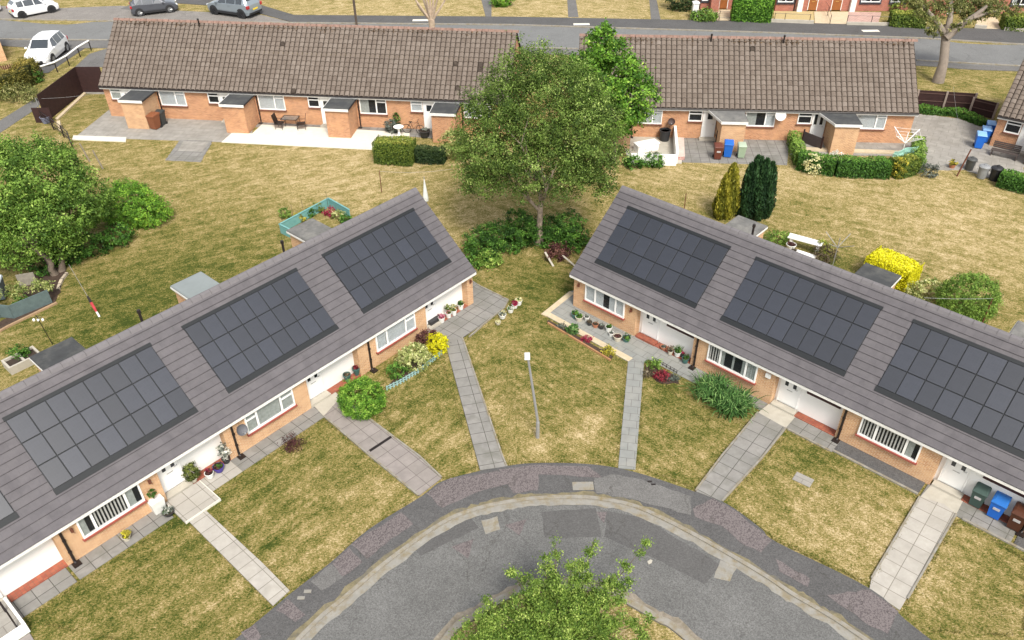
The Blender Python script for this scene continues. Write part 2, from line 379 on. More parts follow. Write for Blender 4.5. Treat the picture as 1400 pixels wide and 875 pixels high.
# ---------------------------------------------------------------- hard surfaces
def asphalt(name, c, speck=.35, blotch=.12, sc_=90, pink=None):
    mt, nt, ns, ln, p = newmat(name); tc = nd(ns, 'ShaderNodeTexCoord')
    n1 = nd(ns, 'ShaderNodeTexNoise', Scale=.5, Detail=8, Roughness=.7); n2 = nd(ns, 'ShaderNodeTexVoronoi', Scale=sc_*.33)
    n3 = nd(ns, 'ShaderNodeTexNoise', Scale=14, Detail=6, Roughness=.8)
    for n in (n1, n2, n3): ln.new(tc.outputs['Object'], n.inputs['Vector'])
    r1 = ramp(ns, [(.3, sc(c, 1-blotch)), (.5, c), (.7, sc(c, 1+blotch))]); ln.new(n1.outputs['Fac'], r1.inputs['Fac'])
    sp = nd(ns, 'ShaderNodeSeparateColor'); ln.new(n2.outputs['Color'], sp.inputs[0])
    mr = nd(ns, 'ShaderNodeMapRange'); mr.inputs['To Min'].default_value = 1-speck; mr.inputs['To Max'].default_value = 1+speck; ln.new(sp.outputs[0], mr.inputs['Value'])
    m2 = nd(ns, 'ShaderNodeMapRange'); m2.inputs['From Min'].default_value = .3; m2.inputs['From Max'].default_value = .7; m2.inputs['To Min'].default_value = .84; m2.inputs['To Max'].default_value = 1.16; ln.new(n3.outputs['Fac'], m2.inputs['Value'])
    mm = nd(ns, 'ShaderNodeMath', operation='MULTIPLY'); ln.new(mr.outputs[0], mm.inputs[0]); ln.new(m2.outputs[0], mm.inputs[1])
    vs = nd(ns, 'ShaderNodeVectorMath', operation='SCALE'); ln.new(r1.outputs['Color'], vs.inputs[0]); ln.new(mm.outputs[0], vs.inputs['Scale'])
    out = vs.outputs[0]
    if pink:
        sel = nd(ns, 'ShaderNodeMath', operation='GREATER_THAN'); sel.inputs[1].default_value = .55; ln.new(sp.outputs[1], sel.inputs[0])
        mx = nd(ns, 'ShaderNodeMix', data_type='RGBA'); mx.inputs[7].default_value = c4(pink)
        ln.new(sel.outputs[0], mx.inputs[0]); ln.new(out, mx.inputs[6]); out = mx.outputs[2]
    wv = nd(ns, 'ShaderNodeTexNoise', Scale=1.3, Detail=6, Roughness=.7); ln.new(tc.outputs['Object'], wv.inputs['Vector'])
    dv = nd(ns, 'ShaderNodeVectorMath', operation='SCALE'); dv.inputs['Scale'].default_value = 1.1; ln.new(wv.outputs['Color'], dv.inputs[0])
    av = nd(ns, 'ShaderNodeVectorMath', operation='ADD'); ln.new(tc.outputs['Object'], av.inputs[0]); ln.new(dv.outputs[0], av.inputs[1])
    ed = nd(ns, 'ShaderNodeTexVoronoi', Scale=.42, feature='DISTANCE_TO_EDGE'); ln.new(av.outputs[0], ed.inputs['Vector'])
    cr = nd(ns, 'ShaderNodeMapRange'); cr.inputs['From Min'].default_value = .002; cr.inputs['From Max'].default_value = .012; cr.inputs['To Min'].default_value = .55; cr.inputs['To Max'].default_value = 0; ln.new(ed.outputs['Distance'], cr.inputs['Value'])
    n9 = nd(ns, 'ShaderNodeTexNoise', Scale=.35, Detail=3); ln.new(tc.outputs['Object'], n9.inputs['Vector'])
    gt = nd(ns, 'ShaderNodeMapRange'); gt.inputs['From Min'].default_value = .45; gt.inputs['From Max'].default_value = .58; ln.new(n9.outputs['Fac'], gt.inputs['Value'])
    ml = nd(ns, 'ShaderNodeMath', operation='MULTIPLY'); ln.new(cr.outputs[0], ml.inputs[0]); ln.new(gt.outputs[0], ml.inputs[1])
    mk = nd(ns, 'ShaderNodeMix', data_type='RGBA'); mk.inputs[7].default_value = (.045, .042, .036, 1); ln.new(ml.outputs[0], mk.inputs[0]); ln.new(out, mk.inputs[6]); out = mk.outputs[2]
    ln.new(out, p.inputs['Base Color']); p.inputs['Roughness'].default_value = .9; p.inputs['Specular IOR Level'].default_value = .25
    b = nd(ns, 'ShaderNodeBump', Strength=.35, Distance=.01); ln.new(n3.outputs['Fac'], b.inputs['Height']); ln.new(b.outputs['Normal'], p.inputs['Normal'])
    return mt
M_ROAD = asphalt('worn_asphalt', (.126, .125, .121), .26, .2)
M_ROADP = asphalt('asphalt_repair', (.094, .092, .090), .18, .1)
M_PAVE = asphalt('footway_asphalt', (.090, .088, .087), .24, .12)
M_PAVEP = asphalt('footway_red_patch', (.11, .095, .095), .35, .2, 80, (.160, .138, .137))
M_PAVEL = asphalt('footway_pale_patch', (.135, .131, .126), .22, .12)
M_FROAD = asphalt('street_asphalt', (0.160, 0.162, 0.160), .12, .1, 60)
M_KERB_ = bricky('concrete_kerb', (.27, .245, .20), (.23, .21, .17), (.10, .08, .05), .9, 5, .02, 0, False, .2, blotch=(.30, .26, .14), bamt=.7, bsc=1.6)
M_KERB = plain('concrete_kerb_stone', (.25, .235, .205), .9, .15, 4, dirt=(.20, .155, .075), dscale=3.2, damt=.95, bump=.3)
M_GUTTER = plain('concrete_channel', (.245, .235, .21), .9, .16, 3, dirt=(.19, .15, .08), dscale=2.6, damt=.9, bump=.3)
M_SLAB = bricky('grey_paving_slabs', (0.238, 0.227, 0.212), (0.209, 0.202, 0.188), (0.072, 0.067, 0.058), .62, .62, .016, 0, False, .15, blotch=(0.137, 0.135, 0.113), bamt=.7, bsc=.9)
M_SLABW = bricky('pale_paving_slabs', (0.390, 0.365, 0.326), (0.351, 0.327, 0.289), (0.172, 0.154, 0.126), .62, .62, .014, 0, False, .12, blotch=(0.273, 0.254, 0.215), bamt=.5, bsc=.9)
M_SLABB = bricky('blue_grey_slabs', (0.216, 0.223, 0.212), (0.245, 0.245, 0.229), (0.115, 0.113, 0.103), .62, .45, .012, .5, False, .12, blotch=(0.288, 0.284, 0.253), bamt=.5)
M_SLABP = bricky('pinkish_slabs', (0.259, 0.230, 0.215), (0.238, 0.213, 0.195), (0.108, 0.092, 0.082), .62, .62, .013, 0, False, .15, blotch=(0.180, 0.160, 0.147), bamt=.6)
M_CREAM = plain('cream_edging_slabs', (0.527, 0.435, 0.299), .85, .12, 5, dirt=(0.383, 0.301, 0.194), dscale=2)
M_REDT = bricky('red_quarry_tiles', (.34, .105, .06), (.26, .07, .045), (.16, .09, .06), .15, .15, .008, 0, False, .25, blotch=(.22, .09, .06), bsc=3)
M_CONC = plain('pale_concrete', (0.416, 0.386, 0.327), .88, .1, 3, dirt=(0.320, 0.292, 0.236), dscale=1.1)
M_SOIL = plain('bed_soil', (.055, .035, .025), .95, .45, 9, bump=.8, bscale=18)
M_CONCG = bricky('imprinted_concrete', (0.296, 0.280, 0.251), (0.264, 0.248, 0.224), (0.200, 0.185, 0.163), .9, .6, .02, .5, False, .16, blotch=(0.200, 0.185, 0.160), bamt=.7, bsc=.6)
M_WHITEP = plain('white_painted_paving', (0.646, 0.618, 0.541), .7, .08, 2, dirt=(0.475, 0.449, 0.388), dscale=.8, damt=.35)

KERB = spline([(-16, 3), (-11, 9.5)]+A((412.3,873.6),(472,820),(535,766.7),(607.3,716.4),(654.5,697.5),(700,688),(739.7,683.3),(799.5,682.4),(856,691.2),(900,708.5),(963,741.5),(1038.5,785.5),(1080.9,813.8),(1118.6,835.8),(1172,870.4))+[(15, 11.2), (21, 4)], 6)
PAV = spline([(-20, 3.5), (-13, 11)]+A((340,861),(396.6,813.8),(453,769.8),(503.5,725.8),(575.8,680.2),(604,659.7),(654.5,645.6),(680,640.9),(727,634.6),(805.8,636),(868.6,647),(950.4,673.9),(994.4,691),(1040,724),(1062,743),(1191,807.5),(1260,867))+[(17.5, 10.5), (24, 3.5)], 5)
ISL = spline([(-9, 3), (-5, 10)]+A((600,880),(645.7,838.9),(700,808),(740,797),(784,798),(821.5,804.4),(856,817),(900,842),(947,873.6))+[(10, 10), (14, 3)], 6)
sheet('cul_de_sac_road', KERB, .006, M_ROAD)
pav = sheet('pavement', PAV+offset(KERB, .14)[::-1], .065, M_PAVE)
# concrete channel along the kerb on the road side
ch = KERB[8:-8]
def strip(name, line, d0, d1, z, mt, z0=-.02, jit=0):
    a = offset(line, d0); b = offset(line, d1)
    if jit: b = [(x+random.uniform(-jit, jit), y+random.uniform(-jit, jit)) for x, y in b]
    mb = MB()
    for i in range(len(line)-1):
        P = [a[i], a[i+1], b[i+1], b[i]]
        mb.add([(x, y, z0) for x, y in P]+[(x, y, z) for x, y in P], [(4, 5, 6, 7) if (d1 > d0) else (7, 6, 5, 4), (0, 1, 5, 4), (2, 3, 7, 6)])
    o = mb.build(name, mt); o['kind'] = 'structure'; return o
strip('road_channel', KERB, -.02, -.30, .012, M_GUTTER, jit=.05)
strip('kerb', KERB, -.02, .13, .085, M_KERB)
strip('kerb_moss_verge', KERB, .135, .28, .071, plain('mossy_joint', (.17, .145, .085), .95, .4, 6, dirt=(.10, .097, .094), dscale=1.1, damt=1), jit=.09)
# the turning island with its own kerb
sheet('island_grass', offset(ISL, -.3), .06, M_GRASS)
isl = D.objects['island_grass']
for k, val in (('dry', .62), ('streak', 0.)):
    a = isl.data.attributes.new(k, 'FLOAT', 'POINT'); a.data.foreach_set('value', [val]*len(isl.data.vertices))
strip('island_kerb', ISL, 0, -.26, .09, M_KERB)
strip('island_channel', ISL, .02, .22, .012, plain('gritty_channel', (.23, .20, .16), .95, .3, 7, dirt=(.13, .11, .07), dscale=2.5, damt=.9), jit=.09)
# pavement and road repairs
def patch(name, pts, mt, z, rag=.04): return sheet(name, A(*pts), z, mt, z0=z-.003, rag=rag)
for i, (pts, mt) in enumerate([
    ([(583,676),(616,655),(655,650),(680,645),(700,662),(660,672),(632,684),(605,696)], M_PAVEP),
    ([(682,643),(727,637),(805,639),(823,655),(782,652),(736,650),(735,672),(702,676)], M_PAVEP),
    ([(481,746),(548,702),(565,718),(520,750),(502,766)], M_PAVEP),
    ([(455,772),(478,750),(496,770),(478,785),(466,791)], M_PAVEP),
    ([(425,797),(453,773),(470,791),(440,809)], M_PAVEL),
    ([(378,836),(394,820),(418,842),(404,852)], M_PAVEP),
    ([(330,866),(350,855),(358,872),(345,885)], M_PAVEP),
    ([(947,697),(975,683),(1000,697),(1039,727),(1055,741),(1040,757),(1010,742),(985,720),(950,708)], M_PAVEP),
    ([(1060,766),(1107,793),(1104,804),(1065,783)], M_PAVEP),
    ([(1130,815),(1188,808),(1228,838),(1213,868),(1190,858)], M_PAVEP),
    ([(812,656),(835,650),(868,655),(945,680),(944,706),(865,684),(815,676)], M_PAVEL)]):
    patch('pavement_patch', pts, mt, .070+.0005*i)
for i, (pts, mt) in enumerate([
    ([(830,699),(880,708),(986,773),(963,799),(905,768),(826,734)], M_ROADP),
    ([(740,700),(815,695),(822,735),(745,735)], M_ROADP),
    ([(560,745),(640,705),(655,722),(575,760)], M_ROADP),
    ([(617,748),(648,737),(640,764)], M_PAVEP),
    ([(690,718),(720,710),(710,732)], M_PAVEP),
    ([(815,700),(830,700),(826,716)], M_PAVEP),
    ([(976,790),(985,766),(1008,776),(998,795)], M_GUTTER),
    ([(658,712),(680,706),(684,724),(664,731)], M_GUTTER)]):
    patch('road_patch', pts, mt, .010+.0005*i, .03)
# ---- garden paths (each runs from a door to the pavement)
def path(name, pts, mt, z, dirpts, rag=0, shift=(0, 0)):
    P = A(*pts); a = azof(at(*dirpts[0]), at(*dirpts[1])); o = at(*dirpts[0])
    return sheet(name, P, z, mt, az=a-math.pi/2, org=o, rag=rag)
path('garden_path', [(251.6,707),(373,829),(396,808),(360,771.4),(273.6,691.2)], M_SLABW, .045, ((251.6,707),(373,829)))
path('garden_path', [(442.9,569.7),(507,625),(572.7,678.6),(604,654),(574,625),(466,544)], M_SLABP, .045, ((442.9,569.7),(572.7,678.6)))
path('garden_path', [(610,474.6),(651,625),(656,643.5),(693,639),(687,625),(631.9,461.7)], M_SLAB, .045, ((610,474.6),(656,643)))
path('garden_path', [(858.6,494.3),(845,641),(868.7,642.5),(880.6,494.3)], M_SLABB, .045, ((858.6,494.3),(845,641)))
path('garden_path', [(1036,564.6),(986,625),(950.4,672.3),(986.6,686.5),(1040,628.3),(1074,586)], M_SLAB, .045, ((1036,564.6),(950.4,672.3)))
path('garden_path', [(1257,680),(1191,791.8),(1188,807.5),(1230,834.8),(1307,703.8),(1290,690)], M_SLABW, .045, ((1257,680),(1191,791.8)))
def edging(pts, w=.07, h=.085, mt=None):
    L = A(*pts); strip('path_edging', L, -w/2, w/2, h, mt or M_KERB)
edging([(442.9,569.7),(507,625),(572.7,678.6)]); edging([(466,544),(574,625),(604,654)])
edging([(631.9,461.7),(687,625),(693,639)]); edging([(1036,564.6),(986,625),(950.4,672.3)]); edging([(1074,586),(1040,628.3),(986.6,686.5)])
edging([(1257,680),(1191,791.8)]); edging([(1307,703.8),(1240,820)])
edging([(641,462),(671,436),(689.7,421),(695,411),(683,405),(652,390)], .06)
# long slab strips at the foot of the two near terraces
AZL, AZR = R_(48.635), R_(-43.052)
EL, ER = (-4.8199, 36.9814), (5.6872, 36.9463)
def Lw(u, v):  a = AZL+math.pi; d = (math.cos(a), math.sin(a)); n = (-math.sin(a), math.cos(a)); return (EL[0]+d[0]*u+n[0]*v, EL[1]+d[1]*u+n[1]*v)
def Rw(u, v):  a = AZR; d = (math.cos(a), math.sin(a)); n = (math.sin(a), -math.cos(a)); return (ER[0]+d[0]*u+n[0]*v, ER[1]+d[1]*u+n[1]*v)
def lstrip(name, fn, u0, u1, v0, v1, z, mt, az): return sheet(name, [fn(u0, v0), fn(u1, v0), fn(u1, v1), fn(u0, v1)], z, mt, az=az, org=fn(u0, v0), rag=0)
for u0, u1, mt in ((9.9, 14.8, M_SLAB), (14.8, 17.7, M_SLABW), (17.9, 21.6, M_SLAB), (21.7, 24.2, M_SLAB)):
    lstrip('wall_foot_paving', Lw, u0, u1, 3.7, 4.72, .030, mt, AZL)
for u0, u1, mt, vv in ((4.3, 8.2, M_SLABB, 4.83), (8.3, 11.3, M_SLAB, 4.45), (12.6, 14.7, M_SLAB, 4.72), (14.7, 18.2, M_PAVE, 4.62), (18.3, 21.6, M_SLAB, 4.72), (21.7, 25.5, M_PAVE, 4.62)):
    lstrip('wall_foot_paving', Rw, u0, u1, 3.7, vv, .030, mt, AZR)
strip('lawn_edging', [Rw(u, 4.66) for u in (14.7, 18.2)], 0, .1, .06, M_KERB); strip('lawn_edging', [Rw(u, 4.76) for u in (12.7, 14.6)], 0, .08, .06, M_KERB)
strip('lawn_edging', [Rw(u, 4.76) for u in (19.9, 28)], 0, .1, .06, M_KERB)
# patio round the end bungalow on the left, and on the right
path('end_patio', [(632,463),(671,436),(689.7,421),(695,411),(683,405),(652,388),(640,380),(600,430),(583,470),(610,476)], M_SLAB, .034, ((632,463),(689,421)))
sheet('front_patio', A((740,430),(778,399),(800,395),(872,462),(900,482),(880,497),(859,495),(744.7,431.4)), .034, M_SLABB, az=AZR, org=Rw(0, 4))
def cream(a, b, w, z=.046):
    (x0, y0), (x1, y1) = a, b; t = azof(a, b); nx, ny = -math.sin(t)*w, math.cos(t)*w
    sheet('patio_edging', [a, b, (x1+nx, y1+ny), (x0+nx, y0+ny)], z, M_CREAM)
cream(at(744, 431), at(859, 495), .34); cream(at(740, 430), at(779, 399), -.3, .05)
# back-garden hard standing of the far terraces
sheet('rear_patio', A((104,187),(150,150),(160,150),(345,158),(345,182),(318,184),(303,194.5),(172,190)), .03, M_CONCG, az=R_(-7.6))
sheet('painted_kerb', A((100.6,186),(173,188.5),(172,194.5),(99,191.5)), .06, M_WHITEP)
sheet('white_patio', A((303,195),(317,182.5),(345,183),(358,171),(450,175.5),(560,182),(560,206),(507,205)), .045, M_WHITEP, az=R_(-7.6))
sheet('rear_path', A((340,160),(600,178),(600,190),(450,178),(350,174)), .04, M_SLAB, az=R_(-7.6))
sheet('path_slabs', A((246,192),(291,193),(274,222),(226,219.5)), .035, M_SLAB, az=R_(-7.6), rag=.04)
sheet('path_slab_dark', A((251,193.5),(285,194.5),(277,208),(243,207)), .045, M_CONCG, az=R_(-7.6))
sheet('rear_patio', A((925,180),(1080,186),(1076,226),(930,222)), .03, M_SLAB, az=R_(-5))
sheet('rear_patio', A((845,176),(932,180),(932,224),(860,222)), .034, M_CONC, az=R_(-5))
sheet('rear_patio', A((1086,186),(1262,196),(1262,214),(1080,212)), .034, M_CONCG, az=R_(-5))
sheet('concrete_yard', A((1240,155),(1262,157),(1310,162),(1352,178),(1400,200),(1400,236),(1352,244),(1318,232),(1290,233),(1258,228),(1249,200)), .03, M_CONCG, az=R_(-30), rag=.1)
sheet('stone_edging', A((1095,203),(1262,209),(1262,213),(1095,207)), .12, M_CREAM)
# ---- the street beyond
nk = spline([(-90, 91)]+A((0,54.5),(148,56),(420,61),(713,66),(790,68),(1010,73),(1253,84),(1400,92))+[(80, 66)], 5)
fk = spline([(-110, 108)]+A((0,27),(154,29.3),(400,32),(700,34.7),(1040,45),(1261,53),(1400,61.7))+[(90, 73)], 5)
sheet('street', nk+fk[::-1], .006, M_FROAD)
np_ = spline([(-90, 87.5)]+A((0,63),(148,66),(420,69),(713,74),(1000,81),(1253,90),(1400,98))+[(80, 64)], 5)
sheet('near_pavement', nk+np_[::-1], .06, M_PAVEL)
fp = spline([(-110, 116)]+A((0,-6),(100,-4),(240,0),(355,8),(402,21),(700,23.5),(1040,29.8),(1256,37.3),(1400,41.5))+[(90, 78)], 5)
lay = fk[:5*3]+A((402,31.6))
sheet('far_pavement', A((352,6),(402,21),(700,23.5),(1040,29.8),(1256,37.3),(1400,41.5))+[(90, 78), (90, 73.6)]+A((1400,61),(1261,52.4),(1040,44.5),(700,34.2),(402,31.4),(352,18)), .06, M_PAVE)
sheet('far_pavement', A((352,6),(352,12),(170,0),(95,-4),(0,-6),(0,-12),(180,-10)), .055, M_PAVE)
sheet('parking_lay_by', A((-60,26),(0,27),(154,29),(402,31.5),(355,20),(250,15),(165,8),(60,12),(0,8),(-60,6)), .014, asphalt('lay_by_surface', (.20, .185, .17), .2, .15, 60))
for pts in ([(0,54),(148,55.5)], [(150,29),(402,31.6)], [(402,31.6),(700,34.4),(1040,44.7)], [(1040,44.7),(1261,52.7),(1400,61.4)], [(713,65.4),(790,67.4)], [(1253,83),(1400,91.2)], [(0,26.7),(150,28.8)]):
    strip('street_kerb', A(*pts), -.12, .12, .09, M_KERB)
for px_, pts in ((0, [(775,-8),(786,-8),(791,23.5),(777,23.5)]), (1, [(887,-8),(896,-8),(903,26.5),(890,26.5)]), (2, [(657,-4),(672,-4),(672,23.2),(664,23.2)]), (3, [(200,-2),(212,-2),(180,14),(165,12)])):
    sheet('footpath', A(*pts), .022+.002*px_, M_PAVEL)
for p in ((575,28.5), (795,34), (1190,43)):
    x, y = at(*p); sheet('pavement_cover', [(x-.8, y-.3), (x+.8, y-.3), (x+.8, y+.3), (x-.8, y+.3)], .07, M_WHITEP)
# lane between the gardens at far left, drive for the white hatchback
sheet('lane', A((-40,185),(0,165),(45,137),(85,108),(122,74),(148,66),(160,67),(150,92),(110,92),(45,152),(0,182),(-40,205)), .02, M_PAVEL)
sheet('driveway', A((40,55),(118,56),(122,62),(66,100),(46,100),(52,75)), .024, M_PAVE)
sheet('garden_border_edging', A((76,163.5),(115,127.5),(118,128.5),(79,165)), .1, M_CREAM)
sheet('gravel_strip', A((115,122),(150,124),(150,129),(115,128)), .04, M_CONCG)

sheet('door_landing', A((1058,547),(1092,565),(1074,586),(1036,565)), .042, M_CONC, az=AZR, org=Rw(11.4, 4))
sheet('door_landing', A((1280,656),(1321,676),(1307,704),(1257,681)), .042, M_CONC, az=AZR, org=Rw(18.5, 4))
sheet('door_landing', A((423,549),(452,530),(467,545),(443,570)), .042, M_CONC, az=AZL, org=Lw(10, 4))

patch('paint_splash', [(885,768),(889,765),(892,766),(891,770),(887,772)], M_CONC, .016, .06)
# ---------------------------------------------------------------- building materials
M_BRICK = bricky('buff_orange_brick', (.56, .315, .155), (.43, .21, .095), (.60, .48, .34), .225, .075, .011, .5, True, .1, blotch=(.62, .41, .24), bamt=.6, bsc=1.1)
M_BRICKF = bricky('orange_brick', (.53, .25, .12), (.36, .145, .07), (.50, .37, .25), .225, .075, .011, .5, True, .12, blotch=(.60, .33, .17), bamt=.5, bsc=.8)
M_BRICKR = bricky('red_brick', (.40, .12, .075), (.30, .08, .05), (.32, .24, .2), .225, .075, .010, .5, True, .15)
M_UPVC = plain('white_upvc', (.82, .82, .80), .35, .02, 2, spec=.5)
M_CLAD = plain('white_cladding', (.84, .83, .80), .5, .03, 1.2)
M_FASC = plain('fascia_white', (.74, .73, .70), .5, .06, 3, dirt=(.5, .48, .44), dscale=2, damt=.4)
M_SILL = plain('red_tile_sill', (.27, .065, .045), .7, .15, 6)
M_BLACKP = plain('black_plastic', (.018, .013, .012), .4, .2, 6)
M_DKWOOD = plain('dark_interior', (.012, .012, .014), .9, .3, 3)
M_GLASS = glassmat('window_glass', see=.80)
M_GLASSD = glassmat('dark_glass', see=0)
M_BLIND = plain('blind_fabric', (.85, .85, .81), .8, .05, 4)
M_CURT = plain('net_curtain', (.78, .84, .86), .9, .14, 9, bump=.5, bscale=20)
M_CURTG = plain('sheer_curtain', (.55, .60, .57), .9, .22, 9, bump=.5, bscale=20)
M_LEAD = plain('weathered_felt', (.13, .128, .122), .9, .25, 1.6, dirt=(.24, .23, .21), dscale=1.0, damt=.9)
M_FELT = plain('dark_felt', (.045, .047, .049), .9, .2, 2, dirt=(.11, .11, .10), dscale=1.2, damt=.7)
M_FLASH = plain('solar_flashing', (.010, .012, .014), .6, .15, 3)
def nearroof():
    mt = bricky('interlocking_tiles', (.104, .096, .102), (.092, .085, .091), (.072, .067, .072), .33, 4.0428/16, .004, .5, False, .16, blotch=(.122, .113, .117), bamt=.5, bsc=2.2, bump=.12, dist=.004, rough=.72)
    return mt
M_TILE = nearroof()
M_RIDGE = plain('ridge_tile', (.14, .13, .135), .75, .12, 4)
def panelmat():
    mt, nt, ns, ln, p = newmat('solar_glass'); tc = nd(ns, 'ShaderNodeTexCoord')
    br = nd(ns, 'ShaderNodeTexBrick', offset=0.); br.inputs['Scale'].default_value = 1; br.inputs['Brick Width'].default_value = .105; br.inputs['Row Height'].default_value = .105
    br.inputs['Mortar Size'].default_value = .003; br.inputs['Color1'].default_value = (.011, .013, .020, 1); br.inputs['Color2'].default_value = (.014, .016, .024, 1); br.inputs['Mortar'].default_value = (.020, .022, .028, 1)
    ln.new(tc.outputs['Object'], br.inputs['Vector']); oi = nd(ns, 'ShaderNodeObjectInfo')
    mr = nd(ns, 'ShaderNodeMapRange'); mr.inputs['To Min'].default_value = .7; mr.inputs['To Max'].default_value = 1.35; ln.new(oi.outputs['Random'], mr.inputs['Value'])
    vs = nd(ns, 'ShaderNodeVectorMath', operation='SCALE'); ln.new(br.outputs['Color'], vs.inputs[0]); ln.new(mr.outputs[0], vs.inputs['Scale']); ln.new(vs.outputs[0], p.inputs['Base Color'])
    p.inputs['Roughness'].default_value = .33; p.inputs['Specular IOR Level'].default_value = .55; p.inputs['Coat Weight'].default_value = .72; p.inputs['Coat IOR'].default_value = 1.75; p.inputs['Coat Roughness'].default_value = .25
    n = nd(ns, 'ShaderNodeTexNoise', Scale=60, Detail=3); ln.new(tc.outputs['Object'], n.inputs['Vector'])
    b = nd(ns, 'ShaderNodeBump', Strength=.12, Distance=.003); ln.new(n.outputs['Fac'], b.inputs['Height']); ln.new(b.outputs['Normal'], p.inputs['Normal'])
    return mt
M_PANEL = panelmat()

# ---------------------------------------------------------------- shared building pieces (x along wall, front is -y)
def window(par, x0, x1, z0, z1, y, lights, style='blinds', sill=True, facing=-1, top=None, inner=.0):
    """lights: fractions of mullions; top: list of (i, frac) casements split by a transom"""
    fr = MB(); d = .07; f = .065; s = facing
    def bx(a, b, c, e, yo=0): fr.box(a, b, min(y-s*0.03, y+s*(d+yo)), max(y-s*.03, y+s*(d+yo)), c, e)
    bx(x0, x1, z0, z0+f*1.3); bx(x0, x1, z1-f, z1); bx(x0, x0+f, z0+f*1.3, z1-f); bx(x1-f, x1, z0+f*1.3, z1-f)
    xs = [x0]+[x0+(x1-x0)*q for q in lights]+[x1]
    for q in xs[1:-1]: bx(q-f*.7, q+f*.7, z0+f*1.3, z1-f, -.006)
    for i, q in (top or []):
        zz = z0+(z1-z0)*q; bx(xs[i]+f, xs[i+1]-f, zz-f*.6, zz+f*.6, -.012)
    o = fr.build('window', M_UPVC, par)
    yg = y+s*.035
    MB().box(x0+f, x1-f, min(yg, yg+s*.008), max(yg, yg+s*.008), z0+f, z1-f).build('pane', M_GLASS, o)
    MB().box(x0+.02, x1-.02, y-s*.0-.004 if s < 0 else y-.30, (y+.30) if s < 0 else y+.004, z0+.02, z1-.02).build('room_shadow', M_DKWOOD, o) if False else None
    bk = MB().box(x0+.03, x1-.03, min(y-s*.02, y-s*.012), max(y-s*.02, y-s*.012), z0+.03, z1-.03).build('dark_room', M_DKWOOD, o)
    yb0, yb1 = sorted((y+s*.005, y+s*.018))
    def blinds(a, b, m=.0):
        mb = MB(); k = max(2, int((b-a)/.125))
        for i in range(k):
            c = a+(b-a)*(i+.5)/k; mb.box(c-.028, c+.028, yb0, yb1, z0+f+m, z1-f)
        mb.build('blind', M_BLIND, o)
    def cloth(a, b, mt=None):
        mb = MB(); n = max(3, int((b-a)/.05)); 
        for i in range(n):
            w = (b-a)/n; q = .004*(i % 2); mb.box(a+i*w, a+(i+1)*w, yb0+q, yb1+q, z0+f, z1-f)
        mb.build('curtain', mt or M_CURT, o)
    for i in range(len(xs)-1):
        a, b = xs[i]+f, xs[i+1]-f; st = style[i] if isinstance(style, (list, tuple)) else style
        if st == 'blinds': blinds(a, b)
        elif st == 'cloth': cloth(a, b)
        elif st == 'sheer': cloth(a, b, M_CURTG)
        elif st == 'split': cloth(a, a+(b-a)*.38); cloth(b-(b-a)*.30, b)
        elif st == 'half': cloth(a, a+(b-a)*.55, M_CURTG)
        elif st == 'sides': cloth(a, a+.14, M_CURTG); cloth(b-.14, b, M_CURTG); cloth((a+b)/2-.05, (a+b)/2+.05, M_CURTG)
    if sill:
        MB().box(x0-.05, x1+.05, min(y, y+s*.13), max(y, y+s*.13), z0-.07, z0-.003).build('sill', M_SILL if sill is True else sill, o)
    return o
def door(par, x0, x1, z0, z1, y, panes, frame=True, letter=True, mt=None, lz=1.02):
    o = MB().box(x0+.06, x1-.06, y-.05, y, z0, z1-.06, b=.008).build('door', mt or M_UPVC, par)
    mb = MB(); mb.box(x0, x0+.055, y-.07, y+.01, z0, z1).box(x1-.055, x1, y-.07, y+.01, z0, z1).box(x0+.055, x1-.055, y-.07, y+.01, z1-.055, z1)
    mb.build('door_frame', M_UPVC, o)
    for a, b, c, e in panes: MB().box(a, b, y-.062, y-.052, c, e).build('pane', M_GLASSD, o)
    if letter:
        cx = (x0+x1)/2; MB().box(cx-.13, cx+.13, y-.062, y-.051, z0+lz, z0+lz+.04, b=.003).build('letter_box', M_STEEL, o)
    MB().tube([(x1-.14, y-.05, z0+1.0), (x1-.14, y-.10, z0+1.0), (x1-.26, y-.10, z0+1.0)], .012, 6).build('handle', M_STEEL, o)
    return o
M_STEEL = plain('brushed_steel', (.42, .42, .41), .4, .05, 4, metal=.7)
def downpipe(par, x, y, z0, z1, sgn=-1, mt=None):
    mb = MB().tube([(x, y+sgn*.02, z1+.05), (x, y+sgn*-.02, z1-.1), (x, y+sgn*-.02, z0+.12), (x, y+sgn*.06, z0+.02)], .05, 8)
    mb.tube([(x, y, z1+.10), (x, y, z1-.02)], [.09, .055], 8)
    for k in (.35, .7): mb.tube([(x, y, z0+(z1-z0)*k-.02), (x, y, z0+(z1-z0)*k+.02)], .068, 8)
    mb.box(x-.14, x+.14, y+sgn*.26 if sgn < 0 else y-.02, y+.02 if sgn < 0 else y+.26, .0, .07)
    return mb.build('downpipe', mt or M_BLACKP, par)
